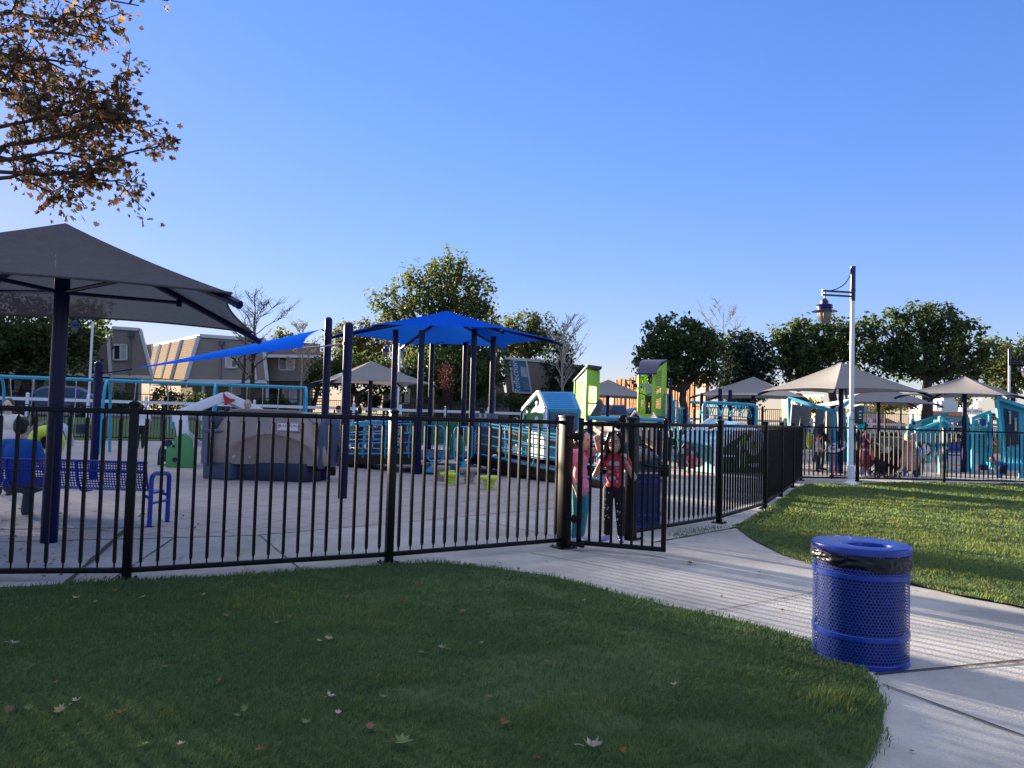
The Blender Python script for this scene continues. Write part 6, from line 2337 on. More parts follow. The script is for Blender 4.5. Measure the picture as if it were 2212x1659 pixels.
# ------------------------------------------------------------------ cars
def car(label, px, s, rz, paint, kind='suv', Y=None):
    pos = on_s(px, s, 0.03) if Y is None else V((xat(px, Y, 0.9), Y, 0.9))
    r = thing('parked_car', label, 'car', pos, rz)
    Lc, Wd = (4.6, 1.85)
    z1 = 0.95 if kind != 'pickup' else 1.0
    body = [(-2.3, 0.38), (-2.32, 0.62), (-2.2, 0.82), (-1.45, 0.93), (-0.9, 1.0), (2.05, 1.02), (2.26, 0.98), (2.32, 0.6), (2.25, 0.38)]
    mb = MB()
    prof_b = []
    for y, k in ((-Wd / 2 + 0.06, 0), (-Wd / 2, 1), (Wd / 2, 1), (Wd / 2 - 0.06, 0)):
        prof_b.append(mb.add([(x * (0.985 if k == 0 else 1), y, z + (0.0 if k == 0 or z < 0.9 else -0.06)) for x, z in body]))
    nB = len(body)
    for a, b in zip(prof_b[:-1], prof_b[1:]):
        for i in range(nB):
            mb.face((a + i, a + (i + 1) % nB, b + (i + 1) % nB, b + i))
    mb.face([prof_b[0] + i for i in reversed(range(nB))])
    mb.face([prof_b[-1] + i for i in range(nB)])
    bm = mb.build('body', paint, r, bevel=0.03)
    if kind == 'pickup':
        cab = [(-1.0, 0.98), (-0.45, 1.62), (0.55, 1.65), (0.75, 0.98)]
    elif kind == 'sedan':
        cab = [(-1.0, 0.96), (-0.25, 1.38), (0.85, 1.40), (1.85, 0.98)]
    else:
        cab = [(-1.15, 0.96), (-0.45, 1.50), (0.2, 1.62), (1.3, 1.58), (2.1, 1.05)]
    k = len(cab)
    mb = MB()
    rings = []
    for y, sh in ((-Wd / 2 + 0.05, 0), (Wd / 2 - 0.05, 0)):
        rings.append(mb.add([(x, y * (1 - 0.2 * (z - 0.96) / 0.65), z) for x, z in cab]))
    for i in range(k):
        j = (i + 1) % k
        mb.face((rings[0] + i, rings[0] + j, rings[1] + j, rings[1] + i))
    mb.face([rings[0] + i for i in reversed(range(k))])
    mb.face([rings[1] + i for i in range(k)])
    mb.build('cabin', paint, r, bevel=0.05)
    for sy in (-1, 1):
        def gp(x, z):
            return V((x, sy * ((Wd / 2 - 0.05) * (1 - 0.2 * (z - 0.96) / 0.65) + 0.012), z))
        top = cab[1][1] - 0.09
        if kind == 'pickup':
            sets = [[(-0.75, 1.06), (0.55, 1.06), (0.42, top), (-0.40, top)]]
        elif kind == 'sedan':
            sets = [[(-0.72, 1.04), (0.25, 1.04), (0.25, top), (-0.22, top - 0.02)], [(0.33, 1.04), (1.35, 1.04), (0.85, top), (0.33, top)]]
        else:
            sets = [[(-0.85, 1.04), (0.28, 1.04), (0.24, 1.50), (-0.38, 1.42)], [(0.36, 1.04), (1.25, 1.04), (1.15, 1.48), (0.34, 1.50)], [(1.33, 1.06), (1.82, 1.16), (1.28, 1.44), (1.24, 1.46)]]
        for q in sets:
            MB().prism([gp(*p) for p in q], (0, sy * 0.006, 0)).build('side_window', M_glass, r)
        MB().box((-0.78, sy * (Wd / 2 + 0.08), 1.06), (0.14, 0.18, 0.12)).build('mirror', paint, r, bevel=0.03)
        MB().box((-2.18, sy * 0.68, 0.76), (0.16, 0.36, 0.12)).build('headlight', mat('headlamp', (0.7, 0.7, 0.7), 0.1), r, bevel=0.02)
        MB().box((2.22, sy * 0.76, 0.92), (0.16, 0.28, 0.22)).build('taillight', mat('taillamp', (0.6, 0.02, 0.02), 0.25), r, bevel=0.03)
        for x in (-1.40, 1.33):
            ro = Matrix.Rotation(R(90), 3, 'X')
            wt = MB().lathe([(0.22, -0.11), (0.33, -0.11), (0.355, -0.07), (0.355, 0.07), (0.33, 0.11), (0.22, 0.11)], (x, sy * (Wd / 2 - 0.09), 0.355), 24, rot=ro).build('wheel', M_rubblack, r)
            sp = MB()
            for q in range(9):
                a = 2 * PI * q / 9
                sp.beam((x, sy * (Wd / 2 + 0.012), 0.355), (x + 0.20 * math.cos(a), sy * (Wd / 2 + 0.005), 0.355 + 0.20 * math.sin(a)), 0.045, 0.02, up=(0, 1, 0))
            sp.lathe([(0.20, -0.01), (0.235, -0.01), (0.235, 0.01), (0.20, 0.01)], (x, sy * (Wd / 2 + 0.01), 0.355), 24, rot=ro, closed=True)
            sp.build('rim', mat('alloy', (0.7, 0.7, 0.72), 0.25, metal=0.7), wt)
            MB().lathe([(0.40, -0.02), (0.44, 0.0), (0.40, 0.02)], (x, sy * (Wd / 2 - 0.012), 0.36), 24, rot=ro, uvr=1).build('wheel_arch', M_rubblack, r)
    wf = [(cab[0][0] + 0.06, 1.02), (cab[1][0] - 0.05, cab[1][1] - 0.08)]
    MB().prism([V((wf[0][0] - 0.03, -0.72, wf[0][1])), V((wf[0][0] - 0.03, 0.72, wf[0][1])), V((wf[1][0] - 0.03, 0.62, wf[1][1])), V((wf[1][0] - 0.03, -0.62, wf[1][1]))], (-0.008, 0, 0.006)).build('windscreen', M_glass, r)
    if kind == 'pickup':
        MB().box((1.5, 0, 1.05), (1.5, 1.6, 0.08)).build('bed_cover', M_rubblack, r)
    return r


car('dark blue crossover parked beyond the white fence at left', 113, 9.2, BANG, mat('blue_car_paint', (0.03, 0.05, 0.13), 0.2, coat=0.6))
car('dark pickup parked behind the umbrella between the lime towers', 1322, 9.0, BANG + 0.1, mat('grey_car_paint', (0.05, 0.055, 0.08), 0.2, coat=0.6), 'pickup')
car('dark covered car right of the dark pickup between the lime towers', 1376, 13.5, BANG, mat('dark_car_paint', (0.03, 0.03, 0.035), 0.3, coat=0.3), 'suv')
car('black sedan parked behind the right umbrella post', 2062, 7.6, BANG, mat('black_car_paint', (0.012, 0.013, 0.02), 0.15, coat=0.7), 'sedan')
car('red car behind the dog bag dispenser box', 1885, 12.5, BANG - 0.3, mat('red_car_paint', (0.35, 0.03, 0.02), 0.2, coat=0.6), 'sedan')
car('white and blue car behind the teal tower at right', 2166, 10.0, BANG, mat('white_car_paint', (0.6, 0.62, 0.68), 0.2, coat=0.6), 'sedan')
# ------------------------------------------------------------------ trees
def leafmats(nm, cols, trans=0.35):
    return [mat('%s_%d' % (nm, i), c, 0.6, trans=trans, spec=0.25) for i, c in enumerate(cols)]


LM_DARK = leafmats('dark_leaf', [(0.035, 0.058, 0.02), (0.05, 0.08, 0.025), (0.075, 0.10, 0.03)], 0.45)
LM_OLIVE = leafmats('olive_leaf', [(0.05, 0.075, 0.024), (0.07, 0.098, 0.03), (0.11, 0.12, 0.035)], 0.45)
LM_YEL = leafmats('yellow_leaf', [(0.10, 0.10, 0.025), (0.16, 0.13, 0.03), (0.07, 0.085, 0.022)])
LM_RED = leafmats('red_leaf', [(0.07, 0.02, 0.024), (0.10, 0.026, 0.026), (0.05, 0.018, 0.022)], 0.2)
LM_SPRUCE = leafmats('spruce_leaf', [(0.022, 0.042, 0.024), (0.035, 0.06, 0.03), (0.016, 0.03, 0.02)], 0.2)


def crown_mesh(name, clumps, per, spread, size, mats, parent, seed=1, up=0.3, stretch=1.0, droop=0.0):
    rs = np.random.RandomState(seed)
    C = np.array([c[:3] for c in clumps])
    k = np.array([c[3] if len(c) > 3 else 1.0 for c in clumps])
    per = int(per * 0.64)
    size *= 0.9
    n = len(C) * per
    idx = np.repeat(np.arange(len(C)), per)
    d = rs.normal(0, 1, (n, 3))
    d /= np.linalg.norm(d, axis=1)[:, None] + 1e-9
    r = rs.uniform(0, 1, n) ** 0.5
    off = d * r[:, None] * spread * k[idx][:, None]
    off[:, 2] *= stretch
    P = C[idx] + off
    P[:, 2] -= droop * rs.uniform(0, 1, n)
    nr = d * 0.6 + rs.normal(0, 0.7, (n, 3)) + np.array([0, 0, up])
    nr /= np.linalg.norm(nr, axis=1)[:, None] + 1e-9
    t = np.cross(nr, rs.normal(0, 1, (n, 3)))
    t /= np.linalg.norm(t, axis=1)[:, None] + 1e-9
    b = np.cross(nr, t)
    sz = size * rs.uniform(0.55, 1.25, n)[:, None]
    fold = nr * sz * 0.22
    v = np.stack([P - t * sz, P - b * sz * 0.55 + fold, P + t * sz, P + b * sz * 0.55 + fold], 1).reshape(-1, 3)
    q = np.arange(n * 4).reshape(-1, 4)
    cm = rs.randint(0, len(mats), len(C))
    mi = np.where(rs.uniform(0, 1, n) < 0.6, cm[idx], rs.randint(0, len(mats), n))
    return np_mesh(name, v, q, mats, mi, parent)


def limb(mb, a, b, r0, r1, rs, n=6, wob=0.06):
    d = b - a
    L_ = d.length
    pts, rad = [], []
    for i in range(n + 1):
        t = i / n
        p = a.lerp(b, t)
        if 0 < i < n:
            p = p + V((rs.gauss(0, wob), rs.gauss(0, wob), rs.gauss(0, wob * 0.5))) * L_ * 0.35
        p.z += 0.12 * L_ * math.sin(PI * t) * 0.5
        pts.append(p)
        rad.append(r0 + (r1 - r0) * t)
    mb.tube(pts, rad, 7)
    return pts


def tree(label, px, Y, blobs, nclump, per=26, spread=0.55, leaf=0.16, mats=LM_DARK, trunk_r=0.2, fork=0.35, seed=1, group=None, base=None, barkm=None, stretch=1.0, fill=0.55, nm='tree', cat='tree', droop=0.0, multi=1, up=0.3, twigs=2):
    """blobs: (px, py, rx_px, ry_px[, dY]) ellipsoids of the crown at depth Y"""
    rs = random.Random(seed)
    if base is None:
        x = xat(px, Y, 0.5)
        base = V((x, Y, gz(x, Y)))
    r = thing(nm, label, cat, base, 0, group)
    sc_ = Y / FP
    E = []
    for bb in blobs:
        c = at(bb[0], bb[1], Y + (bb[4] if len(bb) > 4 else 0)) - base
        E.append((c, bb[2] * sc_, bb[3] * sc_))
    zlow = min(c.z - rz for c, rx, rz in E)
    ztop = max(c.z + rz for c, rx, rz in E)
    fz = max(zlow * 0.9, zlow + (ztop - zlow) * (fork - 0.3)) if zlow > 0.5 else (ztop * 0.22)
    mb = MB()
    cx_ = sum(c.x for c, _, _ in E) / len(E)
    fk = V((cx_ * 0.25, rs.uniform(-0.2, 0.2), max(0.6, fz)))
    limb(mb, V((0, 0, -0.1)), fk, trunk_r * 1.25, trunk_r * 0.85, rs, 6, 0.03)
    clumps = []
    areas = [rx * rx * rz for c, rx, rz in E]
    tot = sum(areas) ** 1.0
    for (c, rx, rz), ar in zip(E, areas):
        pts = limb(mb, fk, c + V((0, 0, -rz * 0.1)), trunk_r * 0.6, trunk_r * 0.16, rs, 6, 0.05)
        n = max(6, int(nclump * ar / tot))
        for k in range(n):
            while True:
                q = V((rs.uniform(-1, 1), rs.uniform(-1, 1), rs.uniform(-1, 1)))
                if 0.12 < q.length < 1:
                    break
            if q.length < fill:
                q = q.normalized() * rs.uniform(fill, 1.0)
            p = c + V((q.x * rx, q.y * rx, q.z * rz))
            clumps.append((p.x, p.y, p.z, rs.uniform(0.7, 1.3)))
            if k % 3 == 0 and twigs:
                limb(mb, pts[rs.randint(2, 5)], p, trunk_r * 0.16, trunk_r * 0.04, rs, 4, 0.08)
    mb.build('trunk', barkm or M_bark, r)
    crown_mesh('crown', clumps, per, spread, leaf, mats, r, seed, up, stretch, droop)
    return r


def bare_tree(label, px, Y, top, half, trunk_r, seed, mats=None, barkm=None, zf=0.35, group=None, leafy=0, base_dz=0, up=0.75, nm='tree', n1=11, n2=6, n3=5):
    """leafless tree: recursive twigs up to pixel height top and half-width half"""
    rs = random.Random(seed)
    x = xat(px, Y, 0.8)
    base = V((x, Y, gz(x, Y)))
    r = thing(nm, label, 'tree', base, 0, group)
    H = at(px, top, Y).z - base.z
    W = half * Y / FP
    mb = MB()
    tips = []
    limb(mb, V((0, 0, -0.1)), V((rs.uniform(-0.1, 0.1), 0, H * 0.97)), trunk_r, 0.012, rs, 9, 0.012)
    for i in range(n1):
        t = zf + (0.92 - zf) * (i + rs.random()) / n1
        a = rs.uniform(0, 2 * PI)
        env = math.sin(PI * min(1, (t - zf) / (1 - zf) * 0.8 + 0.18))
        ln = W * env * rs.uniform(0.75, 1.1)
        s_ = V((0, 0, H * t))
        e = s_ + V((math.cos(a) * ln, math.sin(a) * ln, ln * up * rs.uniform(0.8, 1.3)))
        pts = limb(mb, s_, e, trunk_r * 0.35 * (1.1 - t), 0.012, rs, 6, 0.06)
        for j in range(n2):
            q = pts[rs.randint(2, 6)]
            a2 = a + rs.gauss(0, 0.9)
            l2 = ln * rs.uniform(0.25, 0.5)
            e2 = q + V((math.cos(a2) * l2, math.sin(a2) * l2, l2 * up * rs.uniform(0.5, 1.5)))
            p2 = limb(mb, q, e2, 0.02, 0.007, rs, 4, 0.08)
            tips.append(e2)
            for m_ in range(n3):
                q3 = p2[rs.randint(1, 4)]
                l3 = l2 * rs.uniform(0.3, 0.6)
                a3 = a2 + rs.gauss(0, 1.0)
                e3 = q3 + V((math.cos(a3) * l3, math.sin(a3) * l3, l3 * rs.uniform(0.2, 1.3)))
                mb.tube([q3, e3], [0.010, 0.005], 4)
                tips.append(e3)
    mb.build('trunk', barkm or M_bark, r)
    if leafy:
        tp = [(p.x, p.y, p.z) for p in tips if rs.random() < leafy]
        crown_mesh('crown', tp, 5, 0.22, 0.06, mats, r, seed)
    return r


G_BIG = 'large trees around the yard'
tree('big dark tree hanging over the flats behind the large umbrella at left', 45, 50, [(-20, 720, 80, 82), (60, 715, 95, 78), (130, 715, 90, 74), (185, 706, 50, 62), (60, 760, 130, 55), (205, 760, 28, 50)], 420, 34, 0.75, 0.2, LM_DARK, 0.32, seed=3, group=G_BIG, fill=0.35)
tree('tallest maple with upswept plumes rising behind the blue canopy', 955, 56, [(960, 640, 70, 80), (975, 585, 58, 38), (915, 625, 48, 62), (855, 680, 52, 55), (870, 630, 40, 40), (1035, 640, 42, 58), (1000, 690, 80, 55), (900, 700, 80, 50), (825, 655, 30, 35), (960, 760, 90, 60), (1030, 740, 60, 70)], 620, 30, 0.5, 0.19, LM_OLIVE, 0.3, seed=5, group=G_BIG, stretch=1.7, fill=0.45)
tree('dark bushy tree below the right end of the blue canopy', 1010, 52, [(1010, 800, 75, 55), (930, 800, 55, 60), (1060, 790, 45, 50), (985, 840, 75, 30)], 260, 30, 0.6, 0.2, LM_DARK, 0.22, seed=8, group=G_BIG, fill=0.3)
tree('yellow green poplar tree left of the tall maple behind the navy sail posts', 755, 64, [(752, 730, 30, 30), (790, 725, 34, 26), (835, 740, 34, 28), (720, 760, 28, 32), (790, 765, 50, 24)], 240, 26, 0.45, 0.18, LM_YEL, 0.2, seed=9, group=G_BIG, stretch=1.6)
tree('dark low tree behind the grey umbrella left of the blue canopy', 770, 54, [(760, 800, 50, 38), (830, 815, 45, 45), (700, 810, 38, 40)], 220, 28, 0.55, 0.18, LM_DARK, 0.2, seed=10, group=G_BIG, fill=0.35)
tree('mid green tree with lit top between the maple and the pale bare tree', 1135, 66, [(1130, 710, 45, 34), (1095, 725, 35, 35), (1165, 715, 28, 36), (1130, 750, 60, 32), (1190, 735, 22, 28)], 300, 28, 0.5, 0.18, LM_OLIVE, 0.25, seed=11, group=G_BIG, stretch=1.7)
tree('narrow dark conifer behind the pale bare tree', 1215, 60, [(1215, 740, 26, 40), (1205, 790, 34, 40), (1225, 815, 38, 38), (1205, 850, 42, 28)], 260, 28, 0.42, 0.15, LM_SPRUCE, 0.2, seed=12, group=G_BIG, stretch=1.2, fill=0.3)
tree('rounded green tree with a forked trunk right of the second lime tower', 1478, 42, [(1440, 730, 48, 50), (1405, 780, 36, 40), (1490, 740, 50, 52), (1535, 745, 32, 45), (1450, 800, 50, 36), (1520, 800, 40, 34), (1395, 830, 26, 22)], 420, 28, 0.42, 0.15, LM_DARK, 0.22, seed=13, group=G_BIG, fill=0.4)
tree('dense dark rounded juniper left of the white lamp post', 1625, 46, [(1620, 780, 55, 62), (1585, 760, 36, 42), (1650, 800, 28, 55), (1610, 840, 62, 42), (1590, 800, 45, 60)], 480, 30, 0.4, 0.14, LM_SPRUCE, 0.25, seed=14, group=G_BIG, fill=0.3)
tree('dark green tree directly behind the white lamp post lantern', 1812, 44, [(1730, 745, 55, 50), (1700, 730, 34, 34), (1790, 735, 45, 50), (1745, 795, 60, 38), (1850, 740, 40, 52), (1700, 775, 32, 30)], 420, 28, 0.45, 0.16, LM_DARK, 0.24, seed=15, group=G_BIG, fill=0.4)
tree('widest leafy tree with open limbs behind the right umbrellas', 2002, 42, [(1920, 725, 52, 56), (1985, 700, 48, 46), (2030, 710, 55, 55), (2090, 740, 48, 50), (1960, 780, 62, 45), (2060, 790, 62, 42), (2115, 790, 36, 40), (1900, 780, 36, 40)], 520, 26, 0.42, 0.15, LM_DARK, 0.28, seed=16, group=G_BIG, fill=0.45)
tree('paler green tree at the right edge behind the distant lamp post', 2190, 56, [(2150, 770, 36, 48), (2195, 765, 36, 40), (2170, 820, 44, 40), (2225, 800, 40, 50)], 260, 26, 0.5, 0.17, LM_OLIVE, 0.22, seed=17, group=G_BIG)
for lab, px, py, rx, ry, Y, sd_ in (('low sunlit bush far behind the turquoise slab frame', 1748, 878, 26, 14, 95, 21), ('low olive bush behind the dog bag dispenser box', 1905, 872, 34, 16, 90, 22), ('low olive bush behind the farthest pale umbrella post', 1945, 868, 30, 16, 92, 23), ('olive bush beside the white warehouse', 2065, 862, 30, 14, 95, 24)):
    tree(lab, px, Y, [(px, py, rx, ry), (px + rx * 0.6, py + 4, rx * 0.6, ry * 0.8)], 70, 22, 0.6, 0.2, LM_YEL if sd_ < 23 else LM_OLIVE, 0.12, seed=sd_, nm='bush', cat='bush', group='far bushes beyond the road', twigs=0)
bare_tree('bare dark twiggy tree in front of the flats beyond the swings', 543, 48, 640, 74, 0.20, 31, LM_YEL, zf=0.30, leafy=0.10, n1=16, n2=7, n3=6)
bare_tree('second bare dark trunk close beside the twiggy tree', 524, 47, 700, 40, 0.15, 32, LM_YEL, zf=0.4, leafy=0.05, n1=9)
bare_tree('slender pale barked bare tree above the blue play house', 1212, 44, 690, 46, 0.11, 33, barkm=M_barkpale, zf=0.32, up=1.3, n1=20, n2=6, n3=4)
bare_tree('small pale bare tree poking above the dark right trees', 1560, 62, 655, 40, 0.12, 34, LM_YEL, barkm=M_barkpale, zf=0.55, up=1.2, leafy=0.1, n1=12)
bare_tree('faint young tree with sparse leaves before the plum roof', 648, 50, 690, 34, 0.09, 35, LM_OLIVE, barkm=M_barkpale, zf=0.35, up=1.1, leafy=0.35, n1=12)
bare_tree('thin pale bare tree behind the tree with the lantern', 1868, 58, 690, 34, 0.1, 36, barkm=M_barkpale, zf=0.5, up=1.2, n1=10)
tree('small green tree beyond the roof gap behind the bare tree', 610, 74, [(610, 730, 22, 20), (640, 745, 26, 20)], 90, 22, 0.5, 0.18, LM_OLIVE, 0.15, seed=37, twigs=1)
# staked sapling with dark red leaves
sb_ = on_s(965, 4.4)
sp = tree('slender young tree with dark red leaves tied between two wooden stakes', 965, sb_.y, [(963, 800, 12, 16), (965, 825, 15, 20), (966, 850, 12, 16), (962, 870, 9, 12)], 90, 16, 0.22, 0.07, LM_RED, 0.035, seed=41, base=sb_, fork=0.3, twigs=1)
for px in (934, 999):
    q = on_s(px, 4.3)
    s_ = thing('tree_stake', 'pale wooden stake %s of the red sapling' % ('left' if px < 960 else 'right'), 'stake', q, 0, 'stakes holding the red sapling')
    MB().tube([(0, 0, -0.1), (0.03, 0, 2.55)], 0.045, 8).build('pole', mat('stake_wood', (0.35, 0.24, 0.15), 0.8, var=0.2), s_)
    w_ = sb_ - q
    MB().tube([(0.02, 0, 1.45), (w_.x, w_.y, 1.35)], 0.012, 6).build('tie', M_rubblack, s_)
# dark hedges and shrubs against the flats
hedge_spots = [(255, 868, 28, 24, 54.5, 'clipped dark shrub by the left flats behind the second turquoise arch'), (362, 862, 36, 26, 55, 'dark shrub in the gap between the two tan flats'), (425, 868, 30, 22, 55.5, 'dark shrub before the slanted end wall'),
               (560, 878, 14, 14, 55, 'small round shrub beside the bare tree trunks'), (600, 872, 18, 16, 55, 'dark shrub before the dark porch opening'), (800, 865, 20, 20, 55, 'round dark shrub under the small grey umbrella'), (845, 880, 14, 9, 55, 'low clipped shrub left of the blue canopy posts'), (1100, 866, 40, 10, 57, 'trailing hedge under the blue banner building'), (1180, 864, 36, 10, 58, 'dark hedge behind the blue play house roof')]
for i, (px, py, rx, ry, Y, lab) in enumerate(hedge_spots):
    tree(lab, px, Y, [(px, py, rx, ry), (px + rx * 0.4, py + ry * 0.3, rx * 0.7, ry * 0.7)], 70, 24, 0.42, 0.13, LM_DARK, 0.08, seed=60 + i, nm='shrub', cat='shrub', group='shrubs in front of the flats', twigs=0, fill=0.2)
# unseen trees and flats added at left to shade the near lawn and yard
tree('tall dark tree added unseen beyond the left edge to shade the lawn', -520, 46, [(-530, 640, 150, 190), (-402, 640, 108, 205), (-640, 660, 130, 170), (-520, 790, 170, 90)], 800, 34, 0.9, 0.28, LM_DARK, 0.35, seed=71, group=G_BIG, fill=0.15)
tree('narrow dark tree added unseen just beyond the left edge for its shade', -72, 47, [(-72, 640, 26, 90), (-72, 760, 40, 60)], 160, 34, 0.6, 0.24, LM_DARK, 0.2, seed=72, group=G_BIG, fill=0.15)
n0_, n1_ = at(-350, 895, 48), at(-40, 895, 54)
shade_flats = thing('apartment_building', 'plain three storey tan flats added unseen outside the left edge to cast shade', 'building', (n0_.x, n0_.y, 0.85))
nd_ = V((n1_.x - n0_.x, n1_.y - n0_.y, 0))
MB().prism([V((0, 0, 0)), nd_, nd_ + V((-5, 8, 0)), V((-5, 8, 0))], (0, 0, 9.4)).build('wall', M_side, shade_flats)
MB().prism([V((-0.3, -0.3, 9.4)), nd_ + V((0.3, -0.3, 9.4)), nd_ + V((-4.7, 8.3, 9.4)), V((-5.3, 8.3, 9.4))], (0, 0, 0.25)).build('roof', M_roofp, shade_flats)
for q in range(3):
    for t in (0.2, 0.5, 0.8):
        MB().box(nd_ * t + V((0, -0.03, 1.5 + 2.6 * q)), (1.2, 0.08, 1.2)).build('window', M_glass, shade_flats)

# ------------------------------------------------------------------ maple overhead, its trunk left of the frame
LEAF2 = [(0, -0.5), (0.03, -0.18), (0.30, -0.34), (0.24, -0.12), (0.52, 0.02), (0.33, 0.10), (0.38, 0.34), (0.17, 0.24), (0.0, 0.56), (-0.17, 0.24), (-0.38, 0.34), (-0.33, 0.10), (-0.52, 0.02), (-0.24, -0.12), (-0.30, -0.34), (-0.03, -0.18)]
mp_base = V((-8.6, 6.4, 0))
mp = thing('maple_tree', 'autumn maple whose brown and orange branches reach in at top left', 'tree', mp_base)
rs = random.Random(17)
wood = MB()
TR = V((0.15, 0, 3.0))
limb(wood, V((0, 0, -0.1)), TR, 0.26, 0.19, rs, 6, 0.02)
limb(wood, TR, V((-0.6, -0.3, 7.5)), 0.17, 0.04, rs, 7, 0.05)
leafv, leaff, leafm = [], [], []


def put_leaf(p, sz, dirv, warm):
    n_ = V((rs.gauss(0, 0.8), rs.gauss(0, 0.8), rs.gauss(0.1, 0.7))).normalized()
    y_ = (dirv + V((rs.gauss(0, 0.5), rs.gauss(0, 0.5), rs.gauss(-0.5, 0.5)))).normalized()
    x_ = y_.cross(n_)
    if x_.length < 1e-3:
        return
    x_.normalize()
    n_ = x_.cross(y_)
    b0 = len(leafv)
    cup = rs.uniform(-0.9, 1.8)
    sq = rs.uniform(0.55, 1.0)
    for (u, v) in LEAF2:
        w_ = cup * (abs(u) ** 1.5) + rs.uniform(-0.06, 0.06) + 0.25 * cup * (v - 0.1) ** 2
        leafv.append(p + (x_ * (u * sq + rs.gauss(0, 0.05)) + y_ * (v + 0.5 + rs.gauss(0, 0.05)) + n_ * w_) * sz)
    c0 = len(leafv)
    leafv.append(p + y_ * 0.5 * sz)
    m = rs.random()
    if m < warm:
        k = rs.choice((2, 3, 3))
    else:
        k = rs.choice((0, 0, 1, 1, 4))
    for i in range(16):
        leaff.append((b0 + i, b0 + (i + 1) % 16, c0))
        leafm.append(k)


def twig(a, b, r0, n, warm, sz=0.105, depth=0, dens=1.0):
    pts = limb(wood, a, b, r0, max(0.003, r0 * 0.25), rs, 7, 0.07)
    L_ = (b - a).length
    d = (b - a).normalized()
    if depth < 2:
        for i in range(n):
            q = pts[rs.randint(2, 7)].lerp(pts[rs.randint(2, 7)], 0.3)
            l2 = L_ * rs.uniform(0.22, 0.42)
            e = q + (d * rs.uniform(0.4, 1.0) + V((rs.gauss(0, 0.5), rs.gauss(0, 0.6), rs.gauss(-0.05, 0.5)))).normalized() * l2
            twig(q, e, r0 * 0.45, max(2, n - 2), warm, sz, depth + 1, dens)
    nl = int((10 if depth == 0 else 8 if depth == 1 else 6) * dens)
    for i in range(nl):
        t = rs.uniform(0.35, 1.05)
        j = min(6, int(t * 7))
        p = pts[j].lerp(pts[min(7, j + 1)], t * 7 - j if t < 1 else 1.0)
        pet = p + V((rs.gauss(0, 0.05), rs.gauss(0, 0.05), rs.gauss(-0.02, 0.05)))
        put_leaf(pet, sz * rs.uniform(0.6, 1.25), d, warm)


def PX(px, py, Y):
    return at(px, py, Y) - mp_base


mains = [((-150, 40, 6.2), (185, 58, 6.0), 0.026, 6, 0.12, 1.0), ((-120, 15, 6.3), (300, 12, 6.2), 0.02, 6, 0.55, 0.9), ((-80, -12, 6.4), (360, 2, 6.3), 0.016, 4, 0.8, 0.8), ((-150, 75, 6.1), (225, 88, 6.0), 0.02, 6, 0.12, 0.9),
         ((-160, 135, 6.0), (140, 152, 5.9), 0.026, 6, 0.08, 1.0), ((-150, 180, 6.1), (175, 200, 6.0), 0.024, 6, 0.06, 1.0), ((-120, 220, 6.0), (225, 235, 5.9), 0.02, 6, 0.06, 1.0), ((-140, 160, 5.9), (120, 240, 5.8), 0.018, 5, 0.06, 0.9),
         ((-10, 338, 5.9), (285, 258, 5.8), 0.018, 6, 0.06, 1.1), ((-100, 352, 6.0), (285, 296, 5.9), 0.022, 6, 0.04, 1.0), ((120, 250, 5.9), (292, 240, 5.9), 0.012, 5, 0.1, 1.0),
         ((-120, 372, 5.8), (262, 342, 5.8), 0.022, 6, 0.03, 1.0), ((-100, 398, 5.7), (190, 392, 5.7), 0.02, 6, 0.03, 1.0), ((60, 375, 5.8), (280, 402, 5.8), 0.014, 5, 0.04, 0.9), ((-120, 335, 6.0), (110, 362, 5.9), 0.018, 5, 0.04, 0.9)]
for a, b, r0, n, warm, dens in mains:
    pa, pb = PX(*a), PX(*b)
    limb(wood, TR + V((0, 0, rs.uniform(-0.6, 1.5))), pa, 0.045, r0, rs, 5, 0.04)
    twig(pa, pb, r0, n, warm, 0.064, 0, dens * 1.25)
# the rest of the crown out of frame
for i in range(26):
    a_ = rs.uniform(0, 2 * PI)
    h = rs.uniform(3.2, 7.5)
    rr = (2.6 - abs(h - 5) * 0.5)
    e = V((-0.8 + math.cos(a_) * rr * 0.9, math.sin(a_) * rr, h))
    twig(V((-0.2, -0.1, h - 0.6)), e, 0.03, 3, 0.4, 0.13, 1, 1.2)
wood.build('trunk', M_bark, mp)
LEAFM = [mat('maple_leaf_%s' % k, c, 0.7, trans=t_, spec=0.08) for k, c, t_ in (('brown', (0.09, 0.062, 0.04), 0.2), ('olive', (0.09, 0.075, 0.042), 0.2), ('orange', (0.28, 0.09, 0.02), 0.35), ('gold', (0.28, 0.16, 0.04), 0.35), ('russet', (0.11, 0.055, 0.032), 0.2))]
np_mesh('crown', [tuple(p) for p in leafv], leaff, LEAFM, leafm, mp)

# ------------------------------------------------------------------ fallen leaves
FL = [mat('fallen_leaf_%s' % k, c, 0.75, trans=0.2, var=0.15, vs=20) for k, c in (('tan', (0.36, 0.26, 0.15)), ('brown', (0.20, 0.11, 0.055)), ('pale', (0.50, 0.43, 0.33)), ('green', (0.14, 0.20, 0.06)), ('rust', (0.26, 0.10, 0.03)))]


def fallen_mesh(seed):
    r_ = random.Random(seed)
    mb = MB()
    cup = r_.uniform(0.5, 1.9)
    tw = r_.uniform(-0.6, 0.6)
    pts = []
    for u, v in LEAF2:
        z = cup * (u * u) + 0.6 * cup * max(0, abs(v - 0.1) - 0.15) ** 1.3 + tw * u * v + r_.uniform(0, 0.06)
        pts.append((u, v, z + 0.02))
    n = mb.add(pts + [(0, 0.02, 0.02)])
    for i in range(16):
        mb.face((n + i, n + (i + 1) % 16, n + 16))
    mb.tube([(0, -0.45, 0.05), (0.05, -0.75, 0.12), (0.12, -1.0, 0.10)], 0.018, 5)
    return mb


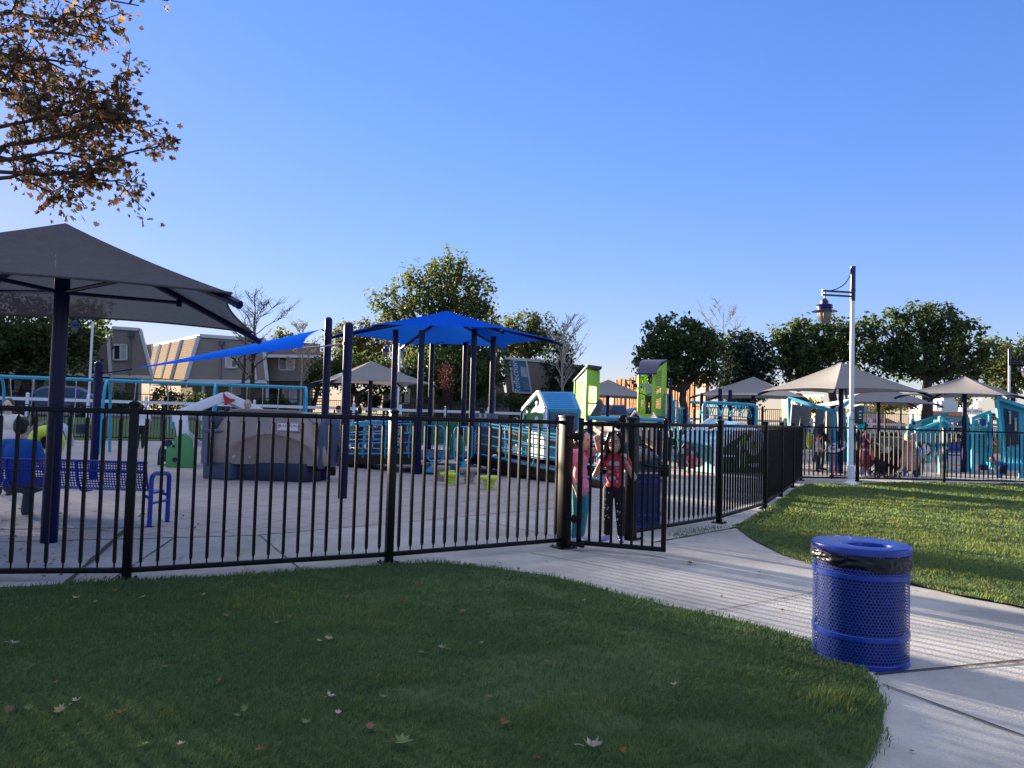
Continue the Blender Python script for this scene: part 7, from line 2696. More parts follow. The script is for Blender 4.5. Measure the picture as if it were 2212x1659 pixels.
FMESH = []
for i in range(10):
    o = fallen_mesh(200 + i).build('fallen_leaf', FL[i % 5], None)
    FMESH.append(o.data)
    bpy.data.objects.remove(o)
rf_ = random.Random(99)


def put_fallen(x, y, z, sz, label, group, k=None):
    o = bpy.data.objects.new('fallen_leaf', FMESH[rf_.randrange(10) if k is None else k])
    COL.objects.link(o)
    o.location = (x, y, z)
    o.scale = (sz, sz, sz)
    o.rotation_euler = (rf_.gauss(0, 0.25), rf_.gauss(0, 0.25), rf_.uniform(0, 6.28))
    tag(o, label, 'leaf', group)


GL_ = 'fallen leaves on the dark near lawn'
for px, py in [(75, 1338), (253, 1367), (310, 1610), (130, 1535), (165, 1515), (120, 1475), (385, 1515), (530, 1530), (310, 1290), (405, 1330), (490, 1330), (600, 1345), (710, 1378), (712, 1505), (640, 1330), (355, 1440), (510, 1545), (470, 1470), (850, 1600), (690, 1385), (1060, 1505), (955, 1400), (800, 1570), (825, 1505), (1185, 1430),
               (1458, 1480), (1345, 1620), (1160, 1640), (500, 1258), (560, 1262), (250, 1275), (165, 1292), (205, 1300), (390, 1608), (60, 1530), (260, 1540), (905, 1262), (870, 1300), (1000, 1320), (1040, 1390), (910, 1410), (750, 1290), (30, 1390), (20, 1530), (730, 1540), (1090, 1560), (560, 1620), (660, 1560), (880, 1255), (440, 1285), (1262, 1297)]:
    p = gr(px, py, 0.05)
    put_fallen(p.x, p.y, 0.05, rf_.uniform(0.034, 0.066), 'dry curled leaf fallen on the dark near lawn', GL_)
p = gr(1280, 1617, 0.05)
put_fallen(p.x, p.y, 0.055, 0.10, 'largest pale leaf on the near lawn, at the bottom centre', GL_, 2)
p = gr(868, 1606, 0.05)
put_fallen(p.x, p.y, 0.055, 0.10, 'green fresh leaf on the near lawn among the brown ones', GL_, 3)
GC_ = 'fallen leaves on the concrete inside the fence'
rl = random.Random(12)
cnt = 0
while cnt < 95:
    px, py = rl.uniform(0, 640) ** 1.0, rl.uniform(1085, 1252)
    if rl.random() < px / 900:
        continue
    p = gr(px, py)
    put_fallen(p.x, p.y, 0.012, rl.uniform(0.03, 0.055), 'small brown leaf scattered on the concrete inside the near fence', GC_, rl.choice((0, 1, 1, 4, 6, 9)))
    cnt += 1
p = gr(1490, 1219)
put_fallen(p.x, p.y, 0.01, 0.085, 'curled tan leaf lying alone on the path before the gate', 'fallen leaves on the path', 4)
for px, py in ((1640, 1238), (1560, 1290), (1690, 1320), (1968, 1627), (1180, 1215), (1120, 1230), (1080, 1218), (1620, 1340)):
    p = gr(px, py)
    put_fallen(p.x, p.y, 0.01, rf_.uniform(0.025, 0.04), 'tiny dark leaf scrap on the open path', 'fallen leaves on the path', rf_.choice((1, 4, 6)))
# ------------------------------------------------------------------ people
SKIN = mat('skin_warm', (0.58, 0.36, 0.25), 0.55, var=0.05, vs=12)
SKIN_L = mat('skin_light', (0.66, 0.44, 0.33), 0.55, var=0.05, vs=12)
SKIN_D = mat('skin_deep', (0.17, 0.09, 0.06), 0.55)
HAIR_B = mat('black_hair', (0.008, 0.006, 0.006), 0.4, bump=0.3, bs=120)
HAIR_BR = mat('brown_hair', (0.05, 0.028, 0.018), 0.5)
HAIR_BL = mat('blond_hair', (0.55, 0.42, 0.25), 0.5)
EYE = mat('eye_dark', (0.01, 0.008, 0.008), 0.2)
EYEW = mat('eye_white', (0.6, 0.6, 0.6), 0.3)
LIP = mat('lip', (0.35, 0.12, 0.10), 0.5)


def cl(nm, c, rough=0.85, var=0.08, **k):
    return mat('cloth_' + nm, c, rough, var=var, vs=10, bump=0.2, bs=70, **k)


def axis_rot(d):
    return V(d).to_track_quat('Z', 'Y').to_matrix()


def hand_prims(w, d, curl, H, thumb_side, palm_n):
    """palm, four fingers of different length and a thumb; d = hand direction, curl 0 open .. 1 fist"""
    s_ = H / 1.7
    d = V(d).normalized()
    n = V(palm_n)
    n = (n - d * n.dot(d)).normalized()
    sd_ = d.cross(n).normalized() * thumb_side
    w = V(w)
    pr = [('c', w, w + d * 0.05 * s_, 0.024 * s_, 0.030 * s_), ('c', w + d * 0.05 * s_ + sd_ * 0.018 * s_, w + d * 0.08 * s_ + sd_ * 0.022 * s_, 0.017 * s_, 0.015 * s_),
          ('c', w + d * 0.05 * s_ - sd_ * 0.018 * s_, w + d * 0.078 * s_ - sd_ * 0.024 * s_, 0.017 * s_, 0.014 * s_)]
    for i, (o_, ln) in enumerate(((0.030, 0.062), (0.010, 0.072), (-0.010, 0.066), (-0.029, 0.05))):
        b = w + d * 0.082 * s_ + sd_ * o_ * s_
        a1, a2 = 0.5 * curl * PI * 0.9 + 0.15, 1.1 * curl * PI * 0.75 + 0.4
        k1 = b + (d * math.cos(a1) + n * math.sin(a1)) * ln * 0.55 * s_
        k2 = k1 + (d * math.cos(a1 + a2 * 0.7) + n * math.sin(a1 + a2 * 0.7)) * ln * 0.35 * s_
        k3 = k2 + (d * math.cos(a1 + a2 * 1.3) + n * math.sin(a1 + a2 * 1.3)) * ln * 0.28 * s_
        r_ = 0.0095 * s_
        pr += [('c', b, k1, r_ * 1.05, r_), ('c', k1, k2, r_, r_ * 0.92), ('c', k2, k3, r_ * 0.92, r_ * 0.8)]
    t0 = w + d * 0.025 * s_ + sd_ * 0.026 * s_
    t1 = t0 + (d * 0.6 + sd_ * 0.7 + n * (0.2 + 0.4 * curl)).normalized() * 0.038 * s_
    t2 = t1 + (d * 0.8 - sd_ * 0.3 * curl + n * (0.1 + 0.8 * curl)).normalized() * 0.032 * s_
    pr += [('c', t0, t1, 0.0125 * s_, 0.011 * s_), ('c', t1, t2, 0.0105 * s_, 0.009 * s_)]
    return pr


def person(label, loc, rz, H, skin, hair, top, bottom, shoes, pose=None, hairstyle='short', child=False, sleeve=0.55, legs='trousers', top_len=0.0, vox=0.013, curl=0.35, stout=1.0, face=True, hair_mat=None, handdir=None, group='people in the play yard', headturn=0.0, hs=None):
    """faces -Y at rz=0; side a = -X (its right), b = +X"""
    r = thing('person', label, 'person', loc, rz, group)
    hs = hs or (1.22 if child else 1.0)
    j = {'pelvis': (0, 0, .52), 'chest': (0, 0.0, .72), 'neck': (0, 0.005, .83), 'head': (0, -0.012, 0.935 - 0.008 * (hs - 1) * 10)}
    for s_, q in (('a', -1), ('b', 1)):
        j.update({'sh' + s_: (q * .108, 0, .80), 'el' + s_: (q * .145, 0.01, .635), 'wr' + s_: (q * .155, -0.03, .49), 'hip' + s_: (q * .052, 0, .50), 'kn' + s_: (q * .055, -0.01, .275), 'an' + s_: (q * .055, 0.012, .045)})
    for k, v in (pose or {}).items():
        j[k] = v
    J = {k: V(v) * H for k, v in j.items()}
    hw = H * hs
    hd = J['head']
    pel, ch, nk = J['pelvis'], J['chest'], J['neck']
    RT = axis_rot(ch - pel)
    RC = axis_rot(nk - ch)
    w_ = stout

    def trunk(k=1.0):
        return [('e', ch + (nk - ch) * 0.25, (.098 * H * k * w_, .062 * H * k * w_, .105 * H), RC), ('e', pel.lerp(ch, 0.5), (.082 * H * k * w_, .058 * H * k * w_, .105 * H), RT), ('e', pel, (.088 * H * k * w_, .066 * H * k * w_, .075 * H), RT),
                ('c', J['sha'], J['shb'], .042 * H * k, .042 * H * k)]
    HT = Matrix.Rotation(headturn, 3, 'Z')
    body = trunk(0.94)
    body += [('c', nk - V((0, 0, .02 * H)), hd - V((0, 0, .03 * H)), .030 * H, .029 * H), ('e', hd, (.047 * hw, .056 * hw, .068 * hw)), ('e', hd + HT @ V((0, -.018 * hw, -.030 * hw)), (.036 * hw, .036 * hw, .040 * hw)),
             ('e', hd + HT @ V((0, -.058 * hw, -.010 * hw)), (.008 * hw, .012 * hw, .014 * hw)), ('e', hd + HT @ V((-.047 * hw, .004 * hw, -.004 * hw)), (.006 * hw, .010 * hw, .016 * hw)), ('e', hd + HT @ V((.047 * hw, .004 * hw, -.004 * hw)), (.006 * hw, .010 * hw, .016 * hw))]
    for s_ in 'ab':
        body += [('c', J['sh' + s_], J['el' + s_], .036 * H * w_, .026 * H), ('c', J['el' + s_], J['wr' + s_], .026 * H, .017 * H), ('c', J['hip' + s_], J['kn' + s_], .052 * H * w_, .035 * H), ('c', J['kn' + s_], J['an' + s_], .034 * H, .021 * H)]
        fore = (J['wr' + s_] - J['el' + s_]).normalized()
        q = -1 if s_ == 'a' else 1
        hdn, pn = (handdir or {}).get(s_, (fore, V((-q, -0.3, 0))))
        body += hand_prims(J['wr' + s_], hdn, curl, H * (1.22 if child else 1.0), 1 if s_ == 'b' else -1, pn)
        toe = J.get('toe' + s_, J['an' + s_] + V((q * .01 * H, -.085 * H, -.028 * H)))
        body += [('c', J['an' + s_] - V((0, 0, .012 * H)), toe, .022 * H, .020 * H)]
    blob('body', body, skin, r, vox, 2)
    # clothes
    if top:
        pr = trunk(1.09)
        if top_len:
            lo = pel - V((0, 0, top_len * H))
            pr += [('c', pel, lo, .094 * H * w_, (.10 + top_len * .22) * H * w_)]
        for s_ in 'ab':
            a, b = J['sh' + s_], J['el' + s_]
            if sleeve > 0:
                pr += [('c', a, a.lerp(b, min(1, sleeve)), .045 * H, .042 * H)]
            if sleeve > 1:
                pr += [('c', b, b.lerp(J['wr' + s_], sleeve - 1), .036 * H, .028 * H)]
        so = blob('shirt' if not top_len > 0.1 else 'coat', pr, top, r, vox, 2)
    else:
        so = None
    if bottom:
        pr = [('e', pel - V((0, 0, .005 * H)), (.095 * H * w_, .073 * H * w_, .07 * H), RT)]
        for s_ in 'ab':
            pr += [('c', J['hip' + s_], J['kn' + s_], .060 * H * w_, .044 * H)]
            if legs == 'trousers':
                pr += [('c', J['kn' + s_], J['an' + s_] + V((0, 0, .02 * H)), .043 * H, .036 * H)]
        blob('trousers' if legs == 'trousers' else 'shorts', pr, bottom, r, vox, 2)
    if shoes:
        for s_ in 'ab':
            q = -1 if s_ == 'a' else 1
            toe = J.get('toe' + s_, J['an' + s_] + V((q * .01 * H, -.09 * H, -.026 * H)))
            an = J['an' + s_] - V((0, 0, .018 * H))
            blob('shoe', [('c', an + V((0, .012 * H, 0)), toe, .027 * H, .024 * H), ('c', an, an + V((0, 0, .02 * H)), .025 * H, .024 * H)], shoes, r, vox * 0.8, 2)
    # hair
    hm = hair_mat or hair
    hp = [('e', hd + V((0, .012 * hw, .016 * hw)), (.053 * hw, .056 * hw, .062 * hw)), ('e', hd + V((0, .02 * hw, -.005 * hw)), (.051 * hw, .046 * hw, .055 * hw))]
    if hairstyle == 'long':
        hp += [('c', hd + V((-.04 * hw, .02 * hw, 0)), hd + V((-.055 * hw, .02 * hw, -.13 * hw)), .026 * hw, .026 * hw), ('c', hd + V((.04 * hw, .02 * hw, 0)), hd + V((.055 * hw, .02 * hw, -.13 * hw)), .026 * hw, .026 * hw), ('c', hd + V((0, .04 * hw, 0)), hd + V((0, .05 * hw, -.13 * hw)), .045 * hw, .05 * hw)]
    elif hairstyle == 'bun':
        hp += [('e', hd + V((0, .03 * hw, .075 * hw)), (.028 * hw,) * 3)]
    elif hairstyle == 'tail':
        hp += [('c', hd + V((0, .05 * hw, .02 * hw)), hd + V((0.01, .085 * hw, -.10 * hw)), .026 * hw, .014 * hw)]
    elif hairstyle == 'scarf':
        hp = [('e', hd + V((0, .006 * hw, .006 * hw)), (.058 * hw, .062 * hw, .076 * hw)), ('c', hd - V((0, 0, .05 * hw)), nk - V((0, 0, .01 * H)), .05 * hw, .075 * H), ('c', nk, ch + V((0.03 * H, -.05 * H, 0)), .06 * H, .04 * H), ('c', nk, ch + V((-.05 * H, .045 * H, 0.03 * H)), .06 * H, .05 * H)]
    elif hairstyle == 'cap':
        hp = [('e', hd + V((0, .004 * hw, .022 * hw)), (.054 * hw, .060 * hw, .056 * hw)), ('c', hd + HT @ V((-.02 * hw, -.055 * hw, .028 * hw)), hd + HT @ V((.02 * hw, -.075 * hw, .024 * hw)), .018 * hw, .014 * hw)]
    blob({'scarf': 'headscarf', 'cap': 'cap'}.get(hairstyle, 'hair'), [(p[0], *[hd + HT @ (V(x) - hd) if isinstance(x, Vector) else x for x in p[1:]]) for p in hp], hm, r, vox * 0.9, 1)
    if face:
        for q in (-1, 1):
            MB().ell(hd + HT @ V((q * .019 * hw, -.0535 * hw, .004 * hw)), (.008 * hw, .004 * hw, .005 * hw)).build('eye', EYE, r)
        MB().ell(hd + HT @ V((0, -.0545 * hw, -.036 * hw)), (.014 * hw, .004 * hw, .004 * hw)).build('mouth', LIP, r)
    return r, J, so


def spot(px, py):
    """feet on the ground at a pixel"""
    return gr(px, py)


def inv_to(root, p):
    return rootmat(root).inverted() @ V(p)


# --- girl in red, standing on the gate's bottom rail and holding two pickets
GH = 1.27
gz0 = 0.115
gt = 0.375
gpos = GA + gl(gt, gz0, 0.125)
gang = math.atan2(gdir.y, gdir.x)


def GLoc(t, z, off):
    """gate coordinates -> girl's local, divided by height"""
    p = GA + gl(t, z, off)
    q = Matrix.Rotation(-gang, 3, 'Z') @ (p - gpos)
    return tuple(q / GH)


red_top = cl('red_tee', (0.55, 0.035, 0.06))
girl_pose = {
    'pelvis': (0, 0.03, .50), 'chest': (0.0, 0.028, .70), 'neck': (0.0, 0.025, .805), 'head': (0.005, 0.0, .915),
    'sha': (-.088, .03, .775), 'shb': (.088, .03, .775),
    'ela': (-.185, .03, .60), 'elb': (.185, .03, .595),
    'wra': GLoc(0.255 - 0.012, 1.07, 0.050), 'wrb': GLoc(0.505 + 0.012, 1.075, 0.050),
    'hipa': (-.05, .03, .48), 'hipb': (.05, .03, .48), 'kna': (-.055, .015, .275), 'knb': (.062, .02, .275), 'ana': (-.06, .03, .055), 'anb': (.075, .03, .055),
    'toea': (-.085, -.055, .025), 'toeb': (.10, -.055, .025)}
gpants = cl('black_leggings', (0.010, 0.010, 0.014))
hd_a = (V((0.02, -0.18, 1)), V((0.6, -0.8, -0.1)))
hd_b = (V((-0.02, -0.18, 1)), V((-0.6, -0.8, -0.1)))
girl, GJ, gshirt = person('girl in a red printed t-shirt standing on the gate and gripping its bars', gpos, gang, GH, SKIN, HAIR_B, red_top, gpants, None, girl_pose, 'none', True, 0.5, stout=0.9, vox=0.0055, curl=0.85, handdir={'a': hd_a, 'b': hd_b}, face=False, group=None, hs=1.42)
hw = GH * 1.42
hdv = GJ['head']
for o in list(girl.children):
    if o.name.startswith('hair'):
        bpy.data.objects.remove(o)
hp = [('e', hdv + V((0, .016 * hw, .020 * hw)), (.055 * hw, .054 * hw, .062 * hw)), ('e', hdv + V((0, .03 * hw, -.03 * hw)), (.056 * hw, .042 * hw, .07 * hw))]
for q in (-1, 1):
    hp += [('c', hdv + V((q * .030 * hw, -.022 * hw, .055 * hw)), hdv + V((q * .056 * hw, -.012 * hw, -.01 * hw)), .018 * hw, .016 * hw), ('c', hdv + V((q * .056 * hw, -.006 * hw, -.01 * hw)), hdv + V((q * .066 * hw, .0 * hw, -.10 * hw)), .018 * hw, .024 * hw),
           ('c', hdv + V((q * .045 * hw, .03 * hw, -.02 * hw)), hdv + V((q * .055 * hw, .035 * hw, -.105 * hw)), .035 * hw, .034 * hw)]
blob('hair', hp, HAIR_B, girl, 0.006, 2)
for q in (-1, 1):
    ey = hdv + V((q * .020 * hw, -.0525 * hw, .003 * hw))
    e_ = MB().ell(ey, (.0085 * hw, .004 * hw, .0048 * hw)).build('eye', EYEW, girl)
    MB().ell(ey + V((0, -.003 * hw, 0)), (.0045 * hw, .002 * hw, .0045 * hw)).build('iris', EYE, e_)
    MB().capsule(hdv + V((q * .010 * hw, -.0550 * hw, .0135 * hw)), hdv + V((q * .030 * hw, -.0490 * hw, .0145 * hw)), .0022 * hw, .0018 * hw, 6).build('eyebrow', HAIR_B, girl)
MB().ell(hdv + V((0, -.0545 * hw, -.0345 * hw)), (.0150 * hw, .004 * hw, .0042 * hw)).build('mouth', LIP, girl)
# prints on shirt and leggings, laid onto the cloth
def project(root, ob, mats_shapes, yfar=-0.6):
    bv = BVHTree.FromPolygons([v.co for v in ob.data.vertices], [tuple(p.vertices) for p in ob.data.polygons])
    out = []
    for nm, m, pts2 in mats_shapes:
        ring = []
        for x, z in pts2:
            hit = bv.ray_cast(V((x, yfar, z)), V((0, 1, 0)))
            if hit[0] is None:
                ring = None
                break
            ring.append(hit[0] + V((0, -0.0035, 0)))
        if ring and len(ring) > 2:
            c = V((0, 0, 0))
            for p in ring:
                c += p
            c /= len(ring)
            cx, cz = c.x, c.z
            h = bv.ray_cast(V((cx, yfar, cz)), V((0, 1, 0)))
            c = (h[0] if h[0] is not None else c) + V((0, -0.0045, 0))
            mb = MB()
            n = mb.add(ring + [c])
            k = len(ring)
            for i in range(k):
                mb.face((n + i, n + (i + 1) % k, n + k))
            o = mb.build(nm, m, ob)
            out.append(o)
    return out


def disc(cx, cz, r_, k=14, sq=1.0):
    return [(cx + r_ * math.cos(2 * PI * i / k), cz + r_ * sq * math.sin(2 * PI * i / k)) for i in range(k)]


M_pr = cl('silver_print', (0.55, 0.5, 0.52))
M_pk = cl('pink_print', (0.7, 0.25, 0.3))
zt = 0.80 * GH
shp = []
for cx in (-0.028, 0.042):
    shp += [('shirt_print', M_pr, disc(cx, zt - 0.10, 0.030)), ]
shp += [('shirt_print', M_pk, disc(-0.072, zt - 0.115, 0.018)), ('shirt_print', M_pr, [(-0.075, zt - 0.185), (-0.055, zt - 0.178), (-0.038, zt - 0.192), (-0.018, zt - 0.178), (-0.006, zt - 0.190), (-0.015, zt - 0.218), (-0.036, zt - 0.208), (-0.06, zt - 0.218)]),
        ('shirt_print', M_pr, disc(-0.035, zt - 0.275, 0.026)), ('shirt_print', M_pr, disc(0.012, zt - 0.27, 0.022)), ('shirt_print', M_pr, [(0.045, zt - 0.29), (0.06, zt - 0.305), (0.05, zt - 0.33), (0.03, zt - 0.315)]), ('shirt_print', M_pk, disc(0.055, zt - 0.235, 0.014, 10, 1.9))]
for i in range(4):
    shp.append(('shirt_print', M_pr, [(0.028, zt - 0.150 - i * 0.014), (0.068 - 0.006 * (i % 2), zt - 0.148 - i * 0.014), (0.068 - 0.006 * (i % 2), zt - 0.143 - i * 0.014), (0.028, zt - 0.145 - i * 0.014)]))
project(girl, gshirt, shp)
gp_ob = [o for o in girl.children if o.name.startswith('trousers')][0]
rp = random.Random(8)
shp = []
for i in range(22):
    q = rp.choice((-1, 1))
    z = rp.uniform(0.12, 0.45) * GH
    x = q * rp.uniform(.035, .075) * GH
    shp.append(('leggings_print', M_pr, disc(x, z, rp.uniform(0.006, 0.011), 6, rp.uniform(0.6, 1.5))))
project(girl, gp_ob, shp)
M_sock = cl('white_sock', (0.7, 0.68, 0.75))
M_lil = mat('lilac_shoe', (0.45, 0.38, 0.72), 0.45)
for s_ in 'ab':
    an = GJ['an' + s_]
    blob('sock', [('c', an + V((0, 0, 0.0)), an + V((0, -0.004, 0.115)), .036, .043)], M_sock, girl, 0.006, 1)
    toe = GJ['toe' + s_]
    blob('shoe', [('c', an + V((0, 0.012, -0.036)), toe + V((0, -0.01, 0)), .036, .034), ('c', an + V((0, 0.005, -0.02)), an + V((0, 0.0, 0.0)), .037, .036)], M_lil, girl, 0.006, 2)
M_band = mat('coral_wristband', (0.75, 0.16, 0.10), 0.4)
wv = GJ['wrb'].lerp(GJ['elb'], 0.22)
MB().lathe([(0.029, -0.010), (0.029, 0.010)], wv, 18, rot=axis_rot(GJ['wrb'] - GJ['elb']), uvr=1).build('wristband', M_band, girl)

# --- girl in pink behind the hinge post, reaching through to hold a bar
PH = 1.38
ppos = gr(1250, 1170)
pang = R(52)


def PLoc(p):
    q = Matrix.Rotation(-pang, 3, 'Z') @ (V(p) - ppos)
    return tuple(q / PH)


wr_t = GA + gl(0.255, 1.375, 0.035)
wr_p = V((wr_t.x - 0.085, wr_t.y + 0.03, wr_t.z - 0.045))
shl = Matrix.Rotation(pang, 3, 'Z')
pk_pose = {'head': (0, -0.02, .925), 'elb': PLoc(ppos + V((0.20, -0.28, 1.18))), 'wrb': PLoc(wr_p), 'ela': (-.15, .02, .63), 'wra': (-.15, -0.06, .48)}
rotm = Matrix.Rotation(-pang, 3, 'Z')
hd_b2 = (rotm @ V((0.8, -0.25, 0.35)), rotm @ V((0.35, -0.9, -0.1)))
pk, PJ, _ = person('girl in a pink t-shirt and teal leggings reaching for the gate from the hinge post', ppos, pang, PH, SKIN, HAIR_B, cl('pink_tee', (0.72, 0.24, 0.40)), cl('teal_leggings', (0.03, 0.25, 0.30)), cl('white_shoe', (0.65, 0.65, 0.72)), pk_pose, 'tail', True, 0.45, vox=0.007, curl=0.85, handdir={'b': hd_b2}, group=None, top_len=0.02, hs=1.34, stout=0.92)
wv = PJ['wrb'].lerp(PJ['elb'], 0.2)
MB().lathe([(0.028, -0.008), (0.028, 0.008)], wv, 18, rot=axis_rot(PJ['wrb'] - PJ['elb']), uvr=1).build('wristband', M_band, pk)

# --- people in the yard
SIT = {'pelvis': (0, 0, .30), 'chest': (0, .0, .50), 'neck': (0, -.01, .61), 'head': (0, -.03, .715), 'sha': (-.11, 0, .58), 'shb': (.11, 0, .58), 'ela': (-.15, -.04, .43), 'elb': (.15, -.04, .43), 'wra': (-.10, -.16, .36), 'wrb': (.10, -.16, .36),
       'hipa': (-.06, -.02, .28), 'hipb': (.06, -.02, .28), 'kna': (-.085, -.25, .29), 'knb': (.085, -.25, .29), 'ana': (-.09, -.26, .045), 'anb': (.09, -.22, .045)}
mb_ = V((xat(20, 10.15, 0.9), 10.2, 0))
sitm = dict(SIT)
sitm['head'] = (0.01, -.02, .715)
person('man in a blue t-shirt sitting on the bench with his back to the fence', (mb_.x, mb_.y + 0.18, -0.06), R(176), 1.80, SKIN, HAIR_B, cl('royal_tee', (0.012, 0.12, 0.45)), cl('grey_jeans', (0.05, 0.065, 0.08)), cl('dark_shoe', (0.03, 0.04, 0.05)), sitm, 'short', vox=0.012, stout=1.15, face=False)
person('woman in a white top and jeans with sunglasses, left behind the bench', (xat(17, 13.0, 1.2), 13.0, 0), R(12), 1.60, SKIN_L, HAIR_BR, cl('white_top', (0.7, 0.68, 0.66)), cl('blue_jeans', (0.03, 0.06, 0.17)), cl('dark_shoe', (0.03, 0.04, 0.05)), {'wra': (-.12, -.12, .52)}, 'tail', sleeve=1.6, stout=1.1)
person('boy in a white t-shirt and black trousers standing by the turquoise swing leg', spot(302, 969), R(-150), 1.60, SKIN, HAIR_B, cl('white_tee', (0.75, 0.75, 0.78)), cl('black_trousers', (0.012, 0.012, 0.014)), cl('black_shoe', (0.02, 0.02, 0.02)), {'ela': (-.19, .0, .66), 'wra': (-.2, -.1, .60), 'elb': (.18, .0, .65), 'wrb': (.14, -.1, .64)}, 'short', sleeve=0.7)
person('blond person with glasses seated inside the taupe play boat', (xat(535, 17.2, 1.6), 17.2, 0.30), R(10), 1.62, SKIN_L, HAIR_BL, cl('grey_tee', (0.2, 0.2, 0.22)), cl('grey_jeans', (0.05, 0.065, 0.08)), None, {k: (v[0], v[1], v[2] + 0.11) for k, v in SIT.items()}, 'short')
person('man in a floral shirt and denim shorts behind the left ramp', spot(727, 987), R(150), 1.74, SKIN_L, HAIR_BR, cl('floral_shirt', (0.42, 0.40, 0.38), 0.85, 0.0, col2=(0.16, 0.17, 0.16)), cl('denim_shorts', (0.12, 0.16, 0.24)), cl('dark_shoe', (0.03, 0.04, 0.05)), {'ana': (-.07, .05, .05), 'anb': (.05, -.03, .045)}, 'cap', legs='shorts', hair_mat=cl('navy_cap', (0.012, 0.016, 0.05)), stout=1.1)
person('woman in a black tank top with hair in a bun behind the left ramp', spot(773, 991), R(200), 1.70, SKIN, HAIR_B, cl('black_tank', (0.012, 0.012, 0.014)), cl('black_trousers', (0.012, 0.012, 0.014)), cl('white_shoe', (0.65, 0.65, 0.72)), {'wra': (-.08, -.13, .60), 'ela': (-.16, .02, .64), 'wrb': (.1, -.14, .58)}, 'bun', sleeve=0.0)
person('small child in red near the blue picnic table', spot(811, 975), R(20), 1.15, SKIN, HAIR_B, cl('red_tee2', (0.5, 0.03, 0.04)), cl('white_shorts', (0.6, 0.6, 0.62)), None, None, 'short', True)
person('man in a red shirt standing behind the navy racing panel', (xat(1042, 24.6, 1.6), 24.6, 0), R(170), 1.78, SKIN_D, HAIR_B, cl('red_tee2', (0.5, 0.03, 0.04)), cl('blue_jeans', (0.03, 0.06, 0.17)), cl('dark_shoe', (0.03, 0.04, 0.05)), None, 'short')
person('person in jeans leaning forward behind the right ramp railing', spot(1090, 996), R(60), 1.68, SKIN, HAIR_BR, cl('dark_grey_tee', (0.035, 0.04, 0.04)), cl('blue_jeans', (0.03, 0.06, 0.17)), cl('dark_shoe', (0.03, 0.04, 0.05)),
       {'chest': (0, -.10, .69), 'neck': (0, -.18, .77), 'head': (0, -.24, .84), 'sha': (-.108, -.14, .755), 'shb': (.108, -.14, .755), 'ela': (-.14, -.20, .60), 'elb': (.14, -.20, .60), 'wra': (-.12, -.32, .56), 'wrb': (.12, -.32, .56), 'ana': (-.06, .10, .045), 'anb': (.06, -.12, .045), 'kna': (-.055, .04, .27), 'knb': (.055, -.10, .28)}, 'tail', sleeve=1.0)
person('woman in a pink top and black trousers bending beyond the pink girl', (xat(1274, 19.5, 0.8), 19.5, 0), R(-60), 1.62, SKIN, HAIR_B, cl('hot_pink_top', (0.6, 0.05, 0.18)), cl('black_trousers', (0.012, 0.012, 0.014)), cl('dark_shoe', (0.03, 0.04, 0.05)),
       {'chest': (0, -.13, .64), 'neck': (0, -.23, .69), 'head': (0, -.32, .70), 'sha': (-.108, -.19, .68), 'shb': (.108, -.19, .68), 'ela': (-.13, -.24, .52), 'elb': (.13, -.24, .52), 'wra': (-.1, -.30, .38), 'wrb': (.1, -.30, .38)}, 'tail', sleeve=1.2, stout=1.1)
person('boy in a white t-shirt standing high inside the second lime tower', (xat(1402, 30.6, 2.5), 30.6, 1.74), R(10), 1.48, SKIN_D, HAIR_B, cl('white_tee', (0.75, 0.75, 0.78)), cl('olive_trousers', (0.10, 0.09, 0.06)), cl('black_shoe', (0.02, 0.02, 0.02)), {'ela': (-.24, -.02, .76), 'wra': (-.36, -.10, .72), 'elb': (.19, -.02, .68), 'wrb': (.08, -.12, .70)}, 'short', sleeve=0.7)
person('child in dark clothes climbing the ladder right of the gate', spot(1471, 985), R(170), 1.22, SKIN_D, HAIR_B, cl('black_tank', (0.012, 0.012, 0.014)), cl('white_shorts', (0.6, 0.6, 0.62)), cl('black_shoe', (0.02, 0.02, 0.02)), {'wra': (-.12, -.14, .80), 'wrb': (.12, -.14, .85), 'ela': (-.17, -.05, .68), 'elb': (.17, -.05, .72)}, 'short', True, legs='shorts')
person('child in brown shorts walking just right of the gate latch', spot(1446, 985), R(80), 1.20, SKIN_D, HAIR_B, cl('white_tee', (0.75, 0.75, 0.78)), cl('brown_shorts', (0.14, 0.05, 0.025)), cl('grey_shoe', (0.15, 0.15, 0.16)), {'ana': (-.05, .12, .08), 'kna': (-.05, .02, .28), 'anb': (.05, -.10, .045), 'knb': (.05, -.06, .27)}, 'short', True, legs='shorts')
person('toddler in pink sitting against the navy toy car panel', (xat(1494, 22.8, 0.5), 22.8, -0.05), R(-10), 0.95, SKIN, HAIR_BR, cl('coral_top', (0.65, 0.12, 0.16)), cl('coral_top', (0.65, 0.12, 0.16)), None, SIT, 'short', True)
person('boy in a red cap playing at the tilted white drum', spot(1766, 1019), R(75), 1.24, SKIN_L, HAIR_B, cl('cream_tee', (0.6, 0.5, 0.45)), cl('dark_green_trousers', (0.02, 0.035, 0.025)), cl('dark_shoe', (0.03, 0.04, 0.05)), {'ela': (-.15, -.05, .62), 'wra': (-.12, -.20, .56), 'elb': (.15, -.05, .62), 'wrb': (.12, -.22, .57)}, 'cap', True, hair_mat=cl('red_cap', (0.45, 0.04, 0.06)))
person('woman with long black hair standing behind the boy in the red cap', (xat(1776, 27.0, 1.3), 27.0, 0), R(80), 1.60, SKIN, HAIR_B, cl('black_tank', (0.012, 0.012, 0.014)), cl('grey_trousers', (0.08, 0.09, 0.11)), cl('dark_shoe', (0.03, 0.04, 0.05)), {'ela': (-.14, -.08, .63), 'wra': (-.1, -.22, .60)}, 'long', sleeve=1.3)
